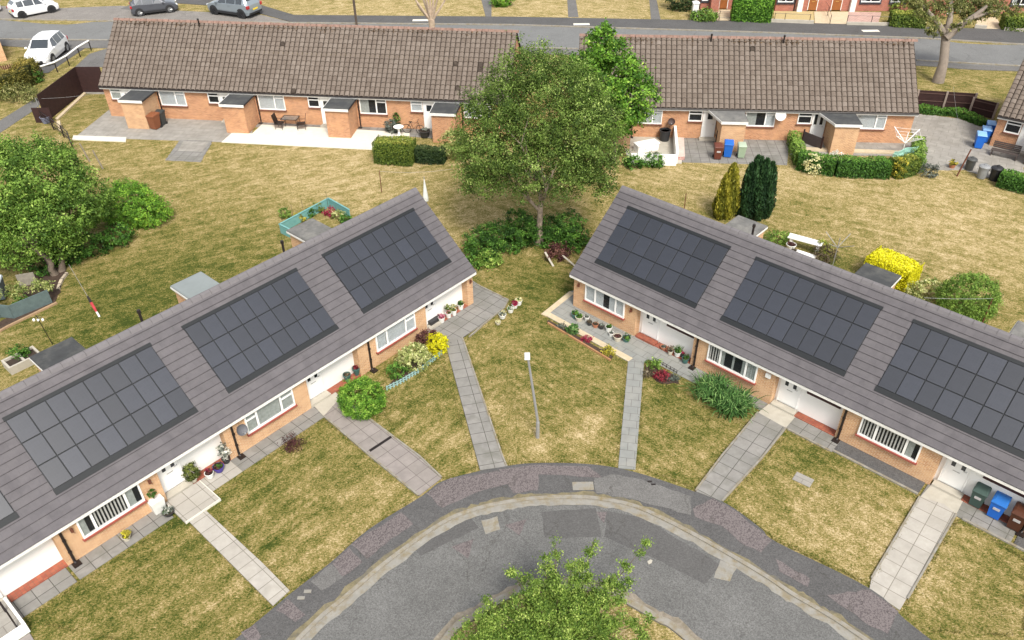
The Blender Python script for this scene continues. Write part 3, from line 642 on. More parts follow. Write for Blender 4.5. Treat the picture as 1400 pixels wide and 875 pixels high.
def slope_courses(x0, x1, W_, ze, zr, side, n, t):
    mb = MB()
    for k in range(n):
        for (ya, yb) in (((W_*(1-k/n)+.015), W_*(1-(k+1)/n)),):
            za = ze+(zr-ze)*(k/n); zb = ze+(zr-ze)*((k+1)/n)
            xa, xb = x0+random.uniform(-.004, .004), x1+random.uniform(-.004, .004)
            P = [(xa, side*ya, za+t), (xb, side*ya, za+t), (xb, side*yb, zb+.004), (xa, side*yb, zb+.004), (xa, side*(ya-.035), za-.012), (xb, side*(ya-.035), za-.012)]
            if side < 0: mb.add(P, [(0, 1, 2, 3), (4, 5, 1, 0)])
            else: mb.add(P, [(3, 2, 1, 0), (0, 1, 5, 4)])
            # end faces
            mb.add([(xa, side*ya, za+t), (xa, side*yb, zb+.004), (xa, side*yb, zb-.12), (xa, side*ya, za-.06)], [(0, 1, 2, 3) if side < 0 else (3, 2, 1, 0)])
            mb.add([(xb, side*ya, za+t), (xb, side*yb, zb+.004), (xb, side*yb, zb-.12), (xb, side*ya, za-.06)], [(3, 2, 1, 0) if side < 0 else (0, 1, 2, 3)])
    return mb
def gable_poly(par, name, x0, x1, yf, yb, ze, W_, zr, mt, z0=0):
    """solid end wall following the roof"""
    k = (zr-ze)/W_
    P = [(-yf, z0), (yb, z0), (yb, ze+(W_-yb)*k-.12), (0, zr-.12), (-yf, ze+(W_-yf)*k-.12)]
    vs = [(x0, y, z) for y, z in P]+[(x1, y, z) for y, z in P]; n = 5
    return MB().add(vs, [tuple(range(n)), tuple(range(2*n-1, n-1, -1))]+[(i, n+i, n+(i+1) % n, (i+1) % n) for i in range(n)]).build(name, mt, par)
def solar(par, x0, x1, va, vb, W_, ze, zr, cols=8, rows=3):
    """in-roof array on the front slope: v measured horizontally from the ridge"""
    k = (zr-ze)/W_; L = math.hypot(1, k); th = math.atan(k)
    def P(x, s, h):  # s along slope from ridge, h above
        return (x, -(s*math.cos(th))-h*math.sin(th)*1, zr-s*math.sin(th)+h*math.cos(th))
    s0, s1 = va/math.cos(th), vb/math.cos(th); sf = s1-.30*0.62
    mb = MB()
    def slab(a, b, c, d, h0, h1):
        vs = [P(a, c, h0), P(b, c, h0), P(b, d, h0), P(a, d, h0), P(a, c, h1), P(b, c, h1), P(b, d, h1), P(a, d, h1)]
        mb.add(vs, [(0, 1, 2, 3), (7, 6, 5, 4), (0, 4, 5, 1), (1, 5, 6, 2), (2, 6, 7, 3), (3, 7, 4, 0)])
    slab(x0, x1, s0, sf+.02, .002, .038); slab(x0-.03, x1+.03, s0-.10, s0+.05, .0, .062); slab(x0-.02, x1+.02, sf+.01, s1+.04, .0, .050)
    ar = mb.build('solar_array', M_FLASH, par)
    pw, ph = (x1-x0-.02)/cols, (sf-s0-.05)/rows; g_ = .020
    me = None
    for r in range(rows):
        for c in range(cols):
            o = D.objects.new('solar_panel', me) if me else None
            if me is None:
                q = MB(); a, b = pw-2*g_, ph-2*g_
                q.box(-a/2, a/2, -b/2, b/2, 0, .03, b=.004); o = q.build('solar_panel', M_PANEL); me = o.data
            else: COL.objects.link(o)
            o.parent = ar; cx = x0+.01+pw*(c+.5); cs = s0+.05+ph*(r+.5); o.location = P(cx, cs, .042+random.uniform(-.002, .002))
            o.rotation_euler = (th, 0, 0)
            o.rotation_euler[0] += random.uniform(-.004, .004); o.rotation_euler[1] = random.uniform(-.004, .004)
    return ar
def vent(par, x, y, z, h=.55):
    return MB().tube([(x, y, z-.2), (x, y, z+h)], .055, 8).tube([(x, y, z+h), (x, y, z+h+.12)], [.085, .07], 8).build('vent_pipe', M_BLACKP, par)
def near_terrace(name, label, loc, rz, bricks, whites, doors, slots, wins, pipes, arrays, porches, vents, Ltot=28.6, redstep=False):
    W_, ze, zr, vw = 4.0428, 1.9975, 5.375, 3.84
    t = empty(name, loc, rz, label, 'bungalows', 'brick bungalow terraces')
    zt = 1.90
    for a, b in bricks:
        wall = MB()
        cuts = [w for w in wins if a < w[0] < b]
        xs = [a]+[q for w in cuts for q in (w[0], w[1])]+[b]
        for i in range(len(xs)-1):
            if i % 2 == 0: wall.box(xs[i], xs[i+1], -vw, -vw+.22, 0, zt)
            else:
                w = cuts[i//2]; wall.box(xs[i], xs[i+1], -vw, -vw+.22, 0, w[2]); wall.box(xs[i], xs[i+1], -vw, -vw+.22, w[3], zt)
        for e in (a, b):                                            # returns into the recess
            if .3 < e < Ltot-.3: wall.box(e if e == a else e-.1, e+.1 if e == a else e, -vw+.221, -vw+.40, 0, zt)
        wall.build('front_wall', M_BRICK, t)
    MB().box(.1, Ltot-.1, vw-.2, vw, 0, zt).build('rear_wall', M_BRICK, t)
    gable_poly(t, 'gable_wall', .12, .34, vw-.222, vw-.202, ze, W_, zr, M_BRICK); gable_poly(t, 'gable_wall', Ltot-.34, Ltot-.12, vw-.222, vw-.202, ze, W_, zr, M_BRICK)
    # recessed white cladding
    for a, b in whites:
        MB().box(a, b, -vw+.40, -vw+.48, 0, zt).build('cladding', M_CLAD, t)
    for a, b in doors:
        w_ = b-a; c = (a+b)/2
        door(t, a, b, .16, 1.80, -vw+.4, [(c-.26, c-.11, 1.16, 1.40), (c+.11, c+.26, 1.16, 1.40)], lz=.78)
        MB().box(a-.08, b+.08, -vw-.02, -vw+.325, .0, .15).build('door_step', M_REDT if redstep and a < 6 else M_CONC, t)
    for a, b in slots:
        MB().box(a, b, -vw+.36, -vw+.4, 1.24, 1.34).build('high_window', M_SLOT, t)
    for (a, b) in whites:
        dd = [d for d in doors if a-.3 < d[0] < b+.3][0]
        x0, x1 = (a, dd[0]-.1) if dd[0]-a > b-dd[1] else (dd[1]+.1, b)
        MB().box(x0, x1, -vw+.01, -vw+.398, 0, .07).build('tiled_ledge', M_REDT, t)
    if redstep: MB().box(10.93, 11.17, -vw-.09, -vw-.001, 1.42, 1.66, b=.01).build('meter_box', M_FASC, t)
    for w in wins: window(t, w[0], w[1], w[2], w[3], -vw, w[4], w[5], top=w[6] if len(w) > 6 else None)
    for x in pipes: downpipe(t, x, -vw-.06, 0, 1.82)
    slope_courses(0, Ltot, W_, ze, zr, -1, 16, .034).build('roof', M_TILE, t)
    rb = slope_courses(0, Ltot, W_, ze, zr, 1, 16, .030).build('roof', M_TILE, t)
    rd = MB()
    x = 0
    while x < Ltot-.05:
        l = min(.45, Ltot-x)
        rd.add([(x, -.19, zr-.125), (x, -.11, zr+.0), (x, 0, zr+.055), (x, .11, zr+.0), (x, .19, zr-.125), (x+l-.012, -.19, zr-.125), (x+l-.012, -.11, zr+.0), (x+l-.012, 0, zr+.055), (x+l-.012, .11, zr+.0), (x+l-.012, .19, zr-.125)],
               [(0, 5, 6, 1), (1, 6, 7, 2), (2, 7, 8, 3), (3, 8, 9, 4), (0, 1, 2, 3, 4), (9, 8, 7, 6, 5)]); x += .45
    rd.build('ridge_tiles', M_RIDGE, t)
    MB().box(0, Ltot, -W_+.005, -W_+.03, ze-.15, ze-.03).box(0, Ltot, -W_+.03, -vw, ze-.10, ze-.085).build('fascia', M_FASC, t)
    MB().box(0, Ltot, W_-.05, W_-.02, ze-.15, ze-.03).box(0, Ltot, vw, W_-.051, ze-.10, ze-.085).build('fascia', M_FASC, t)
    k = (zr-ze)/W_
    bg = MB()
    for xx in (.03, Ltot-.05):
        for s in (-1, 1):
            bg.add([(xx, s*W_, ze-.14), (xx+.02, s*W_, ze-.14), (xx+.02, 0, zr-.14), (xx, 0, zr-.14), (xx, s*W_, ze-.03), (xx+.02, s*W_, ze-.03), (xx+.02, 0, zr-.03), (xx, 0, zr-.03)], [(0, 3, 7, 4), (1, 5, 6, 2), (0, 1, 2, 3), (4, 7, 6, 5), (0, 4, 5, 1)])
    bg.build('bargeboard', M_FASC, t)
    for a in arrays: solar(t, a[0], a[1], .72, 3.19, W_, ze, zr)
    for (a, b, y1, mt) in porches:
        p = MB().box(a+.1, b-.1, vw+.001, y1-.1, 0, 2.05).build('porch', M_BRICK, t)
        MB().box(a, b, vw-.1, y1, 2.13, 2.20).box(a+.05, b-.05, vw-.1, y1-.05, 2.201, 2.215).build('flat_roof', mt, p)
        MB().box(a-.02, b+.02, y1-.04, y1+.02, 2.02, 2.128).box(a-.02, a+.03, vw-.1, y1-.041, 2.02, 2.128).box(b-.03, b+.02, vw-.1, y1-.041, 2.02, 2.128).build('fascia', M_FASC, p)
    for x, y in vents: vent(t, x, y, zr-abs(y)*k)
    return t
M_SLOT = plain('dark_red_frame', (.05, .018, .02), .5, .2, 5)
# right terrace (u from its gable)
WZ = (.80, 1.78)
def win(a, b, l, s, tp=None): return (a, b, WZ[0], WZ[1], l, s, tp)
near_terrace('bungalow_terrace', 'near brick bungalow terrace at right, its dark solar arrays facing lower left', (ER[0], ER[1], 0), AZR,
    [(.16, 4.03), (7.26, 11.39), (14.40, 18.35), (21.6, 25.6)],
    [(4.03, 7.26), (11.39, 14.40), (18.35, 21.6), (25.6, 28.4)],
    [(4.2, 5.15), (11.5, 12.45), (18.5, 19.45), (25.7, 26.65)],
    [(5.55, 7.05), (12.7, 14.2), (19.85, 21.35), (26.9, 28.2)],
    [win(.93, 3.36, (.26, .78), ['cloth', 'split', 'cloth']), win(8.07, 10.53, (.26, .78), ['blinds', 'sides', 'sides']), win(15.22, 17.62, (.27, .77), ['blinds', 'blinds', 'half']), win(22.4, 24.8, (.27, .77), 'blinds')],
    [7.48, 14.55, 21.75],
    [(.93, 6.74), (8.07, 13.87), (15.16, 20.96), (22.26, 28.06)],
    [(3.4, 5.2, 6.62, M_LEAD), (10.7, 12.5, 6.6, M_FELT), (17.9, 19.7, 6.5, M_LEAD), (25, 26.8, 6.5, M_LEAD)],
    [(7.25, .25), (21.4, .25)], redstep=True)
LT = 28.6
def m(a, b): return (round(LT-b, 3), round(LT-a, 3))
def mw(a, b, l, s, tp=None): x = m(a, b); return (x[0], x[1], WZ[0], WZ[1], tuple(sorted(1-q for q in l)), s[::-1] if isinstance(s, list) else s, tp)
loL = Lw(LT, 0)
near_terrace('bungalow_terrace', 'near brick bungalow terrace at left, its solar arrays facing lower right', (loL[0], loL[1], 0), AZL,
    sorted([m(.10, .50), m(3.45, 7.75), m(10.62, 14.75), m(17.63, 21.6), m(24.7, 28.48)]),
    sorted([m(.50, 3.45), m(7.75, 10.62), m(14.75, 17.63), m(21.6, 24.7)]),
    sorted([m(2.4, 3.35), m(9.6, 10.55), m(16.6, 17.55), m(23.7, 24.65)]),
    [],
    sorted([mw(4.2, 6.68, (.25, .73), ['cloth', 'cloth', 'cloth'], [(2, .72)]), mw(11.38, 13.77, (.27, .77), ['sheer', 'sheer', 'sheer'], [(0, .7), (2, .7)]), mw(18.39, 20.78, (.25, .78), ['half', 'blinds', 'half']), mw(25.4, 27.8, (.27, .77), 'blinds')], key=lambda w: w[0]),
    [LT-7.12, LT-14.38, LT-21.36],
    sorted([m(.92, 6.64), m(8.12, 13.78), m(15.2, 20.8), m(22.11, 27.9)]),
    [(*m(2.15, 3.9), 6.5, M_LEAD), (*m(9.2, 10.9), 6.45, plain('pale_grey_roof', (.21, .235, .235), .6, .08, 1.5)), (*m(16.0, 17.9), 6.15, M_FELT), (*m(23.4, 25.1), 6.3, M_LEAD)],
    [(LT-8.05, .12), (LT-14.9, .15), (LT-22.2, .2)])

# ---------------------------------------------------------------- older terraces behind
def oldtile():
    mt, nt, ns, ln, p = newmat('old_pantiles'); a = nd(ns, 'ShaderNodeAttribute', attribute_name='tone'); tc = nd(ns, 'ShaderNodeTexCoord')
    r = ramp(ns, [(0, (.030, .023, .018)), (.3, (.115, .090, .073)), (.6, (.168, .137, .114)), (1, (.24, .205, .178))])
    n = nd(ns, 'ShaderNodeTexNoise', Scale=5, Detail=8, Roughness=.8); ln.new(tc.outputs['Object'], n.inputs['Vector'])
    ad = nd(ns, 'ShaderNodeMath', operation='MULTIPLY_ADD'); ad.inputs[1].default_value = .75; ln.new(n.outputs['Fac'], ad.inputs[0])
    s_ = nd(ns, 'ShaderNodeMath', operation='SUBTRACT'); s_.inputs[1].default_value = .375; ln.new(a.outputs['Fac'], s_.inputs[0]); ln.new(s_.outputs[0], ad.inputs[2])
    ln.new(ad.outputs[0], r.inputs['Fac']); ln.new(r.outputs['Color'], p.inputs['Base Color']); p.inputs['Roughness'].default_value = .92; p.inputs['Specular IOR Level'].default_value = .2
    return mt
M_OLD = oldtile()
M_MOSS = leafmat('roof_moss', (.045, .028, .015), (.12, .075, .04), trans=0)
def tiled_slope(par, x0, x1, W_, ze, zr, side, rows=15, tw=.37, seed=3):
    rng = np.random.default_rng(seed); cols = int(round((x1-x0)/tw)); tw = (x1-x0)/cols
    prof = [(0.02, -.02), (.12, .022), (.30, .046), (.54, .058), (.76, .046), (.90, -.01)]
    V = []; T = []
    nz = math.cos(math.atan((zr-ze)/W_)); 
    patchy = rng.normal(0, 1, (rows+2, cols+2))
    for r in range(rows):
        for c in range(cols):
            j = rng.uniform(-.008, .008); tone = .55+rng.normal(0, .06)+.02*patchy[r//3, c//4]
            if rng.random() < .002: tone = .1
            lo = W_*(1-r/rows)+.03; hi = W_*(1-(r+1)/rows); zl = ze+(zr-ze)*r/rows-.018; zh = ze+(zr-ze)*(r+1)/rows
            tl = .045+j
            for i in range(len(prof)-1):
                xa, xb = x0+(c+prof[i][0])*tw, x0+(c+prof[i+1][0])*tw; ha, hb = prof[i][1], prof[i+1][1]
                a = (xa, side*lo, zl+tl+ha); b = (xb, side*lo, zl+tl+hb); d = (xb, side*hi, zh+hb); e = (xa, side*hi, zh+ha)
                V += [a, b, d, e] if side < 0 else [e, d, b, a]; T.append(tone-.12*(i == 0))
                f = (xa, side*(lo-.05), zl-.02); g_ = (xb, side*(lo-.05), zl-.02)
                V += [f, g_, b, a] if side < 0 else [a, b, g_, f]; T.append(.12)
            xa, xb = x0+(c+.90)*tw, x0+(c+1.02)*tw
            q = [(xa, side*lo, zl-.01), (xb, side*lo, zl-.01), (xb, side*hi, zh-.03), (xa, side*hi, zh-.03)]
            V += q if side < 0 else q[::-1]; T.append(.02)
    return linkmesh('roof', quads_mesh('roof', np.array(V), np.array(T), M_OLD), par)
def old_terrace(name, label, loc, rz, Ltot, units, ze=2.5, zr=6.15, W_=4.5, winf=None, seed=1, doorvis=False, group=True, vents=()):
    """origin: front wall line, left corner. ridge at y = W_-.3"""
    t = empty(name, loc, rz, label, 'bungalows', 'brick bungalow terraces' if group else None)
    wf = W_-.3; yc = wf                                             # ridge line y
    wins = [w for u in units for w in u['wins']]; zt = ze-.1
    doors = [u['door'] for u in units if u.get('door')]
    opens = sorted([(w[0], w[1], w[2], w[3]) for w in wins]+[(d[0], d[1], .15, 2.22) for d in doors])
    wall = MB(); x = 0.0
    for a, b, c, e in opens:
        wall.box(x, a, 0, .22, 0, zt); wall.box(a, b, 0, .22, 0, c); wall.box(a, b, 0, .22, e, zt); x = b
    wall.box(x, Ltot, 0, .22, 0, zt); wall.build('front_wall', M_BRICKF, t)
    MB().box(.001, Ltot-.001, 2*wf-.2, 2*wf, 0, zt).build('rear_wall', M_BRICKF, t)
    for x0, x1 in ((0, .22), (Ltot-.22, Ltot)):
        o = gable_poly(t, 'gable_wall', x0, x1, wf-.222, wf-.202, ze, W_, zr, M_BRICKF); o.location.y = yc
    for w in wins: window(t, w[0], w[1], w[2], w[3], 0, w[4], w[5], top=w[6] if len(w) > 6 else None, sill=M_SILLB)
    for s in (-1, 1):
        o = tiled_slope(t, -.12 if Ltot > 5 else 0, Ltot+.12, W_, ze, zr, s, seed=seed+s); o.location.y = yc
    rd = MB(); x = -.12
    while x < Ltot+.05:
        z = zr+random.uniform(-.01, .012)
        rd.add([(x, yc-.17, z-.07), (x, yc-.1, z+.04), (x, yc, z+.085), (x, yc+.1, z+.04), (x, yc+.17, z-.07)]+[(x+.42, yc-.17, z-.07), (x+.42, yc-.1, z+.04), (x+.42, yc, z+.085), (x+.42, yc+.1, z+.04), (x+.42, yc+.17, z-.07)],
               [(0, 5, 6, 1), (1, 6, 7, 2), (2, 7, 8, 3), (3, 8, 9, 4), (0, 1, 2, 3, 4), (9, 8, 7, 6, 5)]); x += .45
    rd.build('ridge_tiles', M_RIDGEO, t)
    rng = np.random.default_rng(seed+9); n = int(Ltot*60)
    P = np.stack([rng.uniform(0, Ltot, n), yc-.2+rng.normal(0, .09, n)-.15*(rng.random(n) < .3), zr-.02+rng.normal(0, .03, n)], 1)
    keep = (np.sin(P[:, 0]*1.7+seed)+np.sin(P[:, 0]*.6)+rng.normal(0, .8, n)) > .1; P = P[keep]
    P[:, 2] = zr-np.abs(P[:, 1]-yc)*(zr-ze)/W_+.07
    V, T = leaves(P, np.tile([0, -.4, 1.], (len(P), 1)), .07, rng.uniform(0, 1, len(P)), rng)
    linkmesh('moss', quads_mesh('moss', V, T, M_MOSS), t)
    MB().box(-.1, Ltot+.1, -.27, -.245, ze-.22, ze-.05).box(-.1, Ltot+.1, -.244, 0, ze-.12, ze-.1).build('fascia', M_FASC, t)
    MB().tube([(-.1, -.33, ze-.05), (Ltot+.1, -.33, ze-.05)], .055, 6).build('gutter', M_BLACKP, t)
    for u in units:
        if u.get('door'):
            a, b = u['door']; c = (a+b)/2
            door(t, a, b, .16, 2.2, 0, u.get('dpanes', [(c-.2, c+.2, 1.5, 1.95)]), letter=False)
            MB().box(a-.1, b+.15, -.45, -.001, 0, .15).build('door_step', M_CONC, t)
        if u.get('porch'):
            a, b, y1, mt, style = u['porch']
            p = MB().box(a+.09, b-.09, -y1+.1, -.001, 0, 2.14).build('porch', M_BRICKF if style != 'pale' else M_BRICK, t)
            ro = a-.75 if doorvis else a
            MB().add([(ro, 0, 2.20), (b, 0, 2.20), (b, -y1, 2.20), (a, -y1, 2.20), (ro, 0, 2.28), (b, 0, 2.28), (b, -y1, 2.28), (a, -y1, 2.28)], [(3, 2, 1, 0), (7, 6, 5, 4)[::-1], (0, 1, 5, 4)[::-1], (1, 2, 6, 5)[::-1], (2, 3, 7, 6)[::-1], (3, 0, 4, 7)[::-1]]).build('flat_roof', mt, p)
            f = MB().box(a-.01, b+.01, -y1-.03, -y1-.002, 2.08, 2.27)
            dx, dy = a-ro, -y1; l = math.hypot(dx, dy)
            f.add([(ro-.03, 0, 2.12), (ro, 0, 2.12), (a, -y1, 2.12), (a-.03, -y1, 2.12), (ro-.03, 0, 2.29), (ro, 0, 2.29), (a, -y1, 2.29), (a-.03, -y1, 2.29)], [(0, 1, 2, 3), (7, 6, 5, 4), (0, 4, 5, 1), (1, 5, 6, 2), (2, 6, 7, 3), (3, 7, 4, 0)])
            f.build('fascia', M_FASC, p)
            MB().tube([(b+.03, -y1, 2.2), (b+.03, 0, 2.2)], .03, 5).build('porch_gutter', M_BLACKP, p)
        for x in u.get('pipes', []): downpipe(t, x, -.07, 0, ze-.2)
    for x in vents: vent(t, x, yc-.35 if x > 0 else yc, zr-.25, .45)
    return t
M_SILLB = plain('brown_sill', (.16, .06, .04), .7, .2, 5)
M_RIDGEO = plain('old_ridge_tile', (.24, .15, .12), .9, .3, 3, dirt=(.10, .07, .05), dscale=2)
U = 7.78
BT = [(1, .74)]
def unit1(k, s1, s2, mt, extra=()):
    o = U*k
    return dict(wins=[(o+4.47, o+6.5, 1.1, 2.36, (.62,), s1, BT), (o+.55, o+1.42, 1.42, 2.36, (), s2, [(0, .62)])],
                door=(o+1.46, o+2.36), porch=(o+2.42, o+4.28, 2.2, mt, 'pale' if k < 1 else 'x'), pipes=[o+4.42-.06])
F1O = (-30.891, 59.858); F2O = (28.1656, 53.2495)
old_terrace('bungalow_terrace', 'older brick bungalow terrace with brown pantiled roof and a white patio behind the left lawn', (F1O[0], F1O[1], 0), R_(-7.6), 31.1,
    [unit1(0, ['cloth', 'cloth'], ['sheer'], M_FELT), unit1(1, ['cloth', 'cloth'], ['none'], M_FELT), unit1(2, ['half', 'none'], ['none'], M_FELT), unit1(3, ['cloth', 'sheer'], ['cloth'], M_FELT)], seed=4, vents=(6.9,))
a5 = R_(-5); L2 = 23.35
F2L = (F2O[0]-L2*math.cos(a5), F2O[1]-L2*math.sin(a5))
def unit2(off, s1, s2, mt, dp, porch=True, wbig=None):
    o = off
    return dict(wins=[(o+4.42 if not wbig else wbig[0], o+6.5 if not wbig else wbig[1], 1.05, 2.25, (.68,), s1, BT), (o+.45, o+1.42, 1.32, 2.24, (), s2, [(0, .62)])],
                door=(o+1.46, o+2.42), dpanes=dp(o), porch=(o+2.4, o+4.2, 2.25, mt, 'pale'), pipes=[o+4.3])
old_terrace('bungalow_terrace', 'older brick bungalow terrace with brown pantiled roof behind the right lawn', (F2L[0], F2L[1], 0), a5, L2,
    [unit2(-.38, ['sheer', 'cloth'], ['none'], M_FELT, lambda o: [(o+1.75, o+2.1, 1.6, 2.0)], wbig=(3.9, 6.0)),
     unit2(L2-15.95, ['half', 'cloth'], ['none'], M_LEAD, lambda o: [(o+1.8, o+2.15, 1.5, 2.0)]),
     unit2(L2-8.35, ['cloth', 'cloth'], ['none'], M_FELT, lambda o: [(o+1.6, o+1.8, 1.3, 2.05), (o+2.0, o+2.2, 1.3, 2.05)])], ze=2.38, zr=5.98, W_=4.45, seed=20, doorvis=True, vents=(9.3, 14.4))
# ---------------------------------------------------------------- foliage colours
LM = dict(
 birch=leafmat('birch_leaf', (.036, .070, .010), (.19, .29, .055), (.42, .51, .16)),
 maple=leafmat('maple_leaf', (.04, .115, .012), (.19, .38, .04), (.40, .56, .10)),
 bright=leafmat('bright_leaf', (.05, .11, .014), (.22, .36, .06), (.42, .55, .13)),
 ivy=leafmat('ivy_leaf', (.022, .065, .010), (.09, .215, .03), (.20, .38, .06)),
 hedge=leafmat('hedge_leaf', (.035, .075, .012), (.20, .26, .04), (.46, .44, .10)),
 golden=leafmat('golden_leaf', (.17, .16, .02), (.52, .45, .05), (.78, .68, .12)),
 yellow=leafmat('yellow_leaf', (.40, .38, .01), (.82, .77, .015), (.94, .90, .10), trans=.3),
 conifer=leafmat('conifer_leaf', (.010, .032, .011), (.036, .090, .028), (.08, .16, .055), trans=.1),
 gconifer=leafmat('golden_conifer_leaf', (.12, .13, .015), (.36, .33, .035), (.62, .55, .10), trans=.15),
 vari=leafmat('variegated_leaf', (.14, .20, .04), (.50, .52, .20), (.76, .74, .42)),
 phorm=leafmat('strap_leaf', (.030, .085, .018), (.11, .24, .06), (.28, .42, .14)),
 purple=leafmat('purple_leaf', (.05, .018, .020), (.14, .055, .05), (.24, .12, .09)),
 red=leafmat('red_leaf', (.10, .008, .015), (.30, .03, .05), (.42, .10, .10)),
 brown=leafmat('dry_leaf', (.07, .05, .03), (.20, .16, .10), (.34, .29, .2)),
 white=leafmat('white_flower', (.55, .55, .48), (.80, .79, .70), (.9, .9, .85)),
 cream=leafmat('cream_flower', (.58, .54, .25), (.82, .78, .45), (.9, .88, .65)),
 pink=leafmat('pink_flower', (.50, .12, .20), (.75, .35, .42), (.85, .6, .62)),
 dred=leafmat('crimson_flower', (.22, .01, .04), (.40, .03, .08), (.5, .1, .14)),
 grey=leafmat('grey_leaf', (.10, .12, .10), (.30, .33, .28), (.5, .52, .45)),
 pollard=leafmat('old_leaf', (.08, .10, .025), (.27, .28, .09), (.46, .42, .2)))
M_BARK = plain('bark', (.17, .135, .105), .95, .35, 6, bump=.6, bscale=14)
M_BIRCH = plain('pale_bark', (.34, .27, .21), .9, .35, 5, dirt=(.10, .08, .06), dscale=3, damt=.9, bump=.4)
M_TWIG = plain('twig', (.10, .075, .05), .95, .2, 6)
def limbs(mb, p, d, L, r, depth, rng, spread=.6, up=.25, ends=None, n=3, shrink=.66):
    p = Vector(p); d = Vector(d).normalized(); path = [p.copy()]; k = 4
    for i in range(k):
        d = (d+Vector(rng.normal(0, .10, 3))+Vector((0, 0, up*.12))).normalized(); p = p+d*L/k; path.append(p.copy())
    mb.tube(path, [r*(1-.4*i/k) for i in range(k+1)], 7 if r > .05 else 5, cap=False)
    if depth == 0:
        if ends is not None: ends.append(tuple(p)); 
        return
    for j in range(n):
        q = path[-1] if j < 2 else path[2]; a = 2*math.pi*(j/n)+rng.uniform(0, 1.5)
        s = Vector((math.cos(a), math.sin(a), rng.uniform(-.1, .5)))
        limbs(mb, q, d*(1-spread)+s*spread+Vector((0, 0, up)), L*shrink*rng.uniform(.8, 1.2), r*.58, depth-1, rng, spread, up, ends, n, shrink)
def tree(name, label, cat, x, y, trunk, r0, blobs, leaf, clumps, per, size, csize, seed, bark=None, depth=2, L=2.5, group=None, shell=.5, th=None, bottom=None, spread=.6, up=.35, stems=1, branches=True, lean=(0, 0)):
    """trunk = height where it forks; blobs relative to the base"""
    rng = np.random.default_rng(seed); t = empty(name, (x, y, 0), 0, label, cat, group)
    mb = MB(); 
    for s in range(stems):
        a = 2*math.pi*s/max(1, stems)+.5; o = Vector((math.cos(a), math.sin(a), 0))*(.25 if stems > 1 else 0)
        dd = Vector((lean[0], lean[1], 1))+o*.8
        k = 5; path = [o+dd*(trunk*i/k)+Vector((rng.normal(0, .05), rng.normal(0, .05), 0))*(i > 0) for i in range(k+1)]
        path[0].z = -.05
        mb.tube(path, [r0*(1.35 if i == 0 else 1-.35*i/k) for i in range(k+1)], 10, cap=False)
        if branches:
            for j in range(4):
                an = 2*math.pi*j/4+rng.uniform(0, .8); q = path[-1] if j != 2 else path[-2]
                limbs(mb, q, (math.cos(an)*spread, math.sin(an)*spread, up+.5), L, r0*.5, depth, rng, .5, up)
            limbs(mb, path[-1], (lean[0], lean[1], 1), L*1.2, r0*.6, depth, rng, .5, up)
    mb.build('trunk', bark or M_BARK, t, smooth=True)
    crown('crown', LM[leaf], blobs, clumps, per, size, csize, t, seed=seed, shell=shell, bottom=bottom)
    return t
# --- the big birch between the terraces: crown fitted to its outline 605..850 x 75..330
bx, by = at(737, 333)
def rel(px, py, z, x0, y0, dy=0.0):
    """offset from a trunk at (x0,y0) of the surveyed direction at height z"""
    p = at(px, py, z); return (p[0]-x0, p[1]-y0+dy, z)
tree('birch_tree', 'tall bushy birch with a pale trunk, standing in the gap between the two solar-roofed terraces', 'tree', bx, by, 2.7, .21,
     [(.2, .3, 8.1, 3.5, 3.3, 3.0), (-1.9, .1, 6.4, 2.9, 2.8, 2.5), (2.0, .2, 6.6, 2.7, 2.8, 2.6), (-3.0, 0, 5.1, 1.9, 2.0, 1.7), (3.0, .3, 5.5, 1.6, 2.0, 1.8), (.0, -1.2, 5.4, 2.9, 2.0, 1.9), (-.6, 1.0, 9.9, 1.9, 2.0, 1.5), (0.9, .6, 9.2, 2.1, 2.0, 1.6), (-2.2, .6, 8.0, 2, 2, 1.9), (-3.3, -.3, 4.0, 1.3, 1.5, 1.1), (2.9, -.2, 4.0, 1.4, 1.5, 1.1)],
     'birch', 2250, 50, .056, .38, 11, bark=M_BIRCH, depth=2, L=2.1, shell=.42, bottom=3.5, spread=.75)
x, y = at(838, 222)
tree('maple_tree', 'bright green leafy tree partly hidden behind the big birch, by the white garden wall', 'tree', x, y, 2.2, .16,
     [(-.6, .5, 5.6, 2.5, 2.1, 2.3), (.7, .0, 4.6, 1.9, 2.0, 2.0), (-1.1, .8, 7.2, 1.7, 1.7, 1.4), (.0, .2, 3.4, 2.0, 1.9, 1.4), (-1.0, .8, 8.3, .9, .9, .8), (-2.0, .8, 6.0, 1.5, 1.5, 1.5)],
     'maple', 620, 40, .10, .38, 12, depth=2, L=1.6, shell=.4, bottom=1.3)
x, y = at(78, 372)
LTX, LTY = x, y
tree('sycamore_tree', 'broad dense green tree rising over the left edge beside the ivy-covered fence', 'tree', x, y, 2.1, .17,
     [(-.8, 1.8, 4.6, 3.0, 2.9, 2.3), (-2.6, 1.2, 4.6, 3.2, 3.0, 2.4), (.6, 1.2, 3.1, 2.2, 2.2, 1.7), (-.9, 3.6, 4.0, 2.2, 2.3, 2.0), (-3.6, 3.0, 4.4, 2.9, 2.8, 2.2), (1.1, 3.2, 2.8, 1.5, 1.8, 1.6), (-.2, -.2, 2.9, 1.6, 1.5, 1.2), (-4.2, -.5, 3.6, 2.2, 1.8, 1.6), (-1.6, -.3, 1.9, 1.6, 1.3, 1.1), (.2, .6, 1.7, 1.4, 1.2, 1.0), (-3.2, .2, 2.2, 1.8, 1.5, 1.2)],
     'bright', 3300, 34, .068, .34, 13, depth=0, L=1.2, shell=.6, bottom=.45, stems=3)
x, y = at(183, 300)
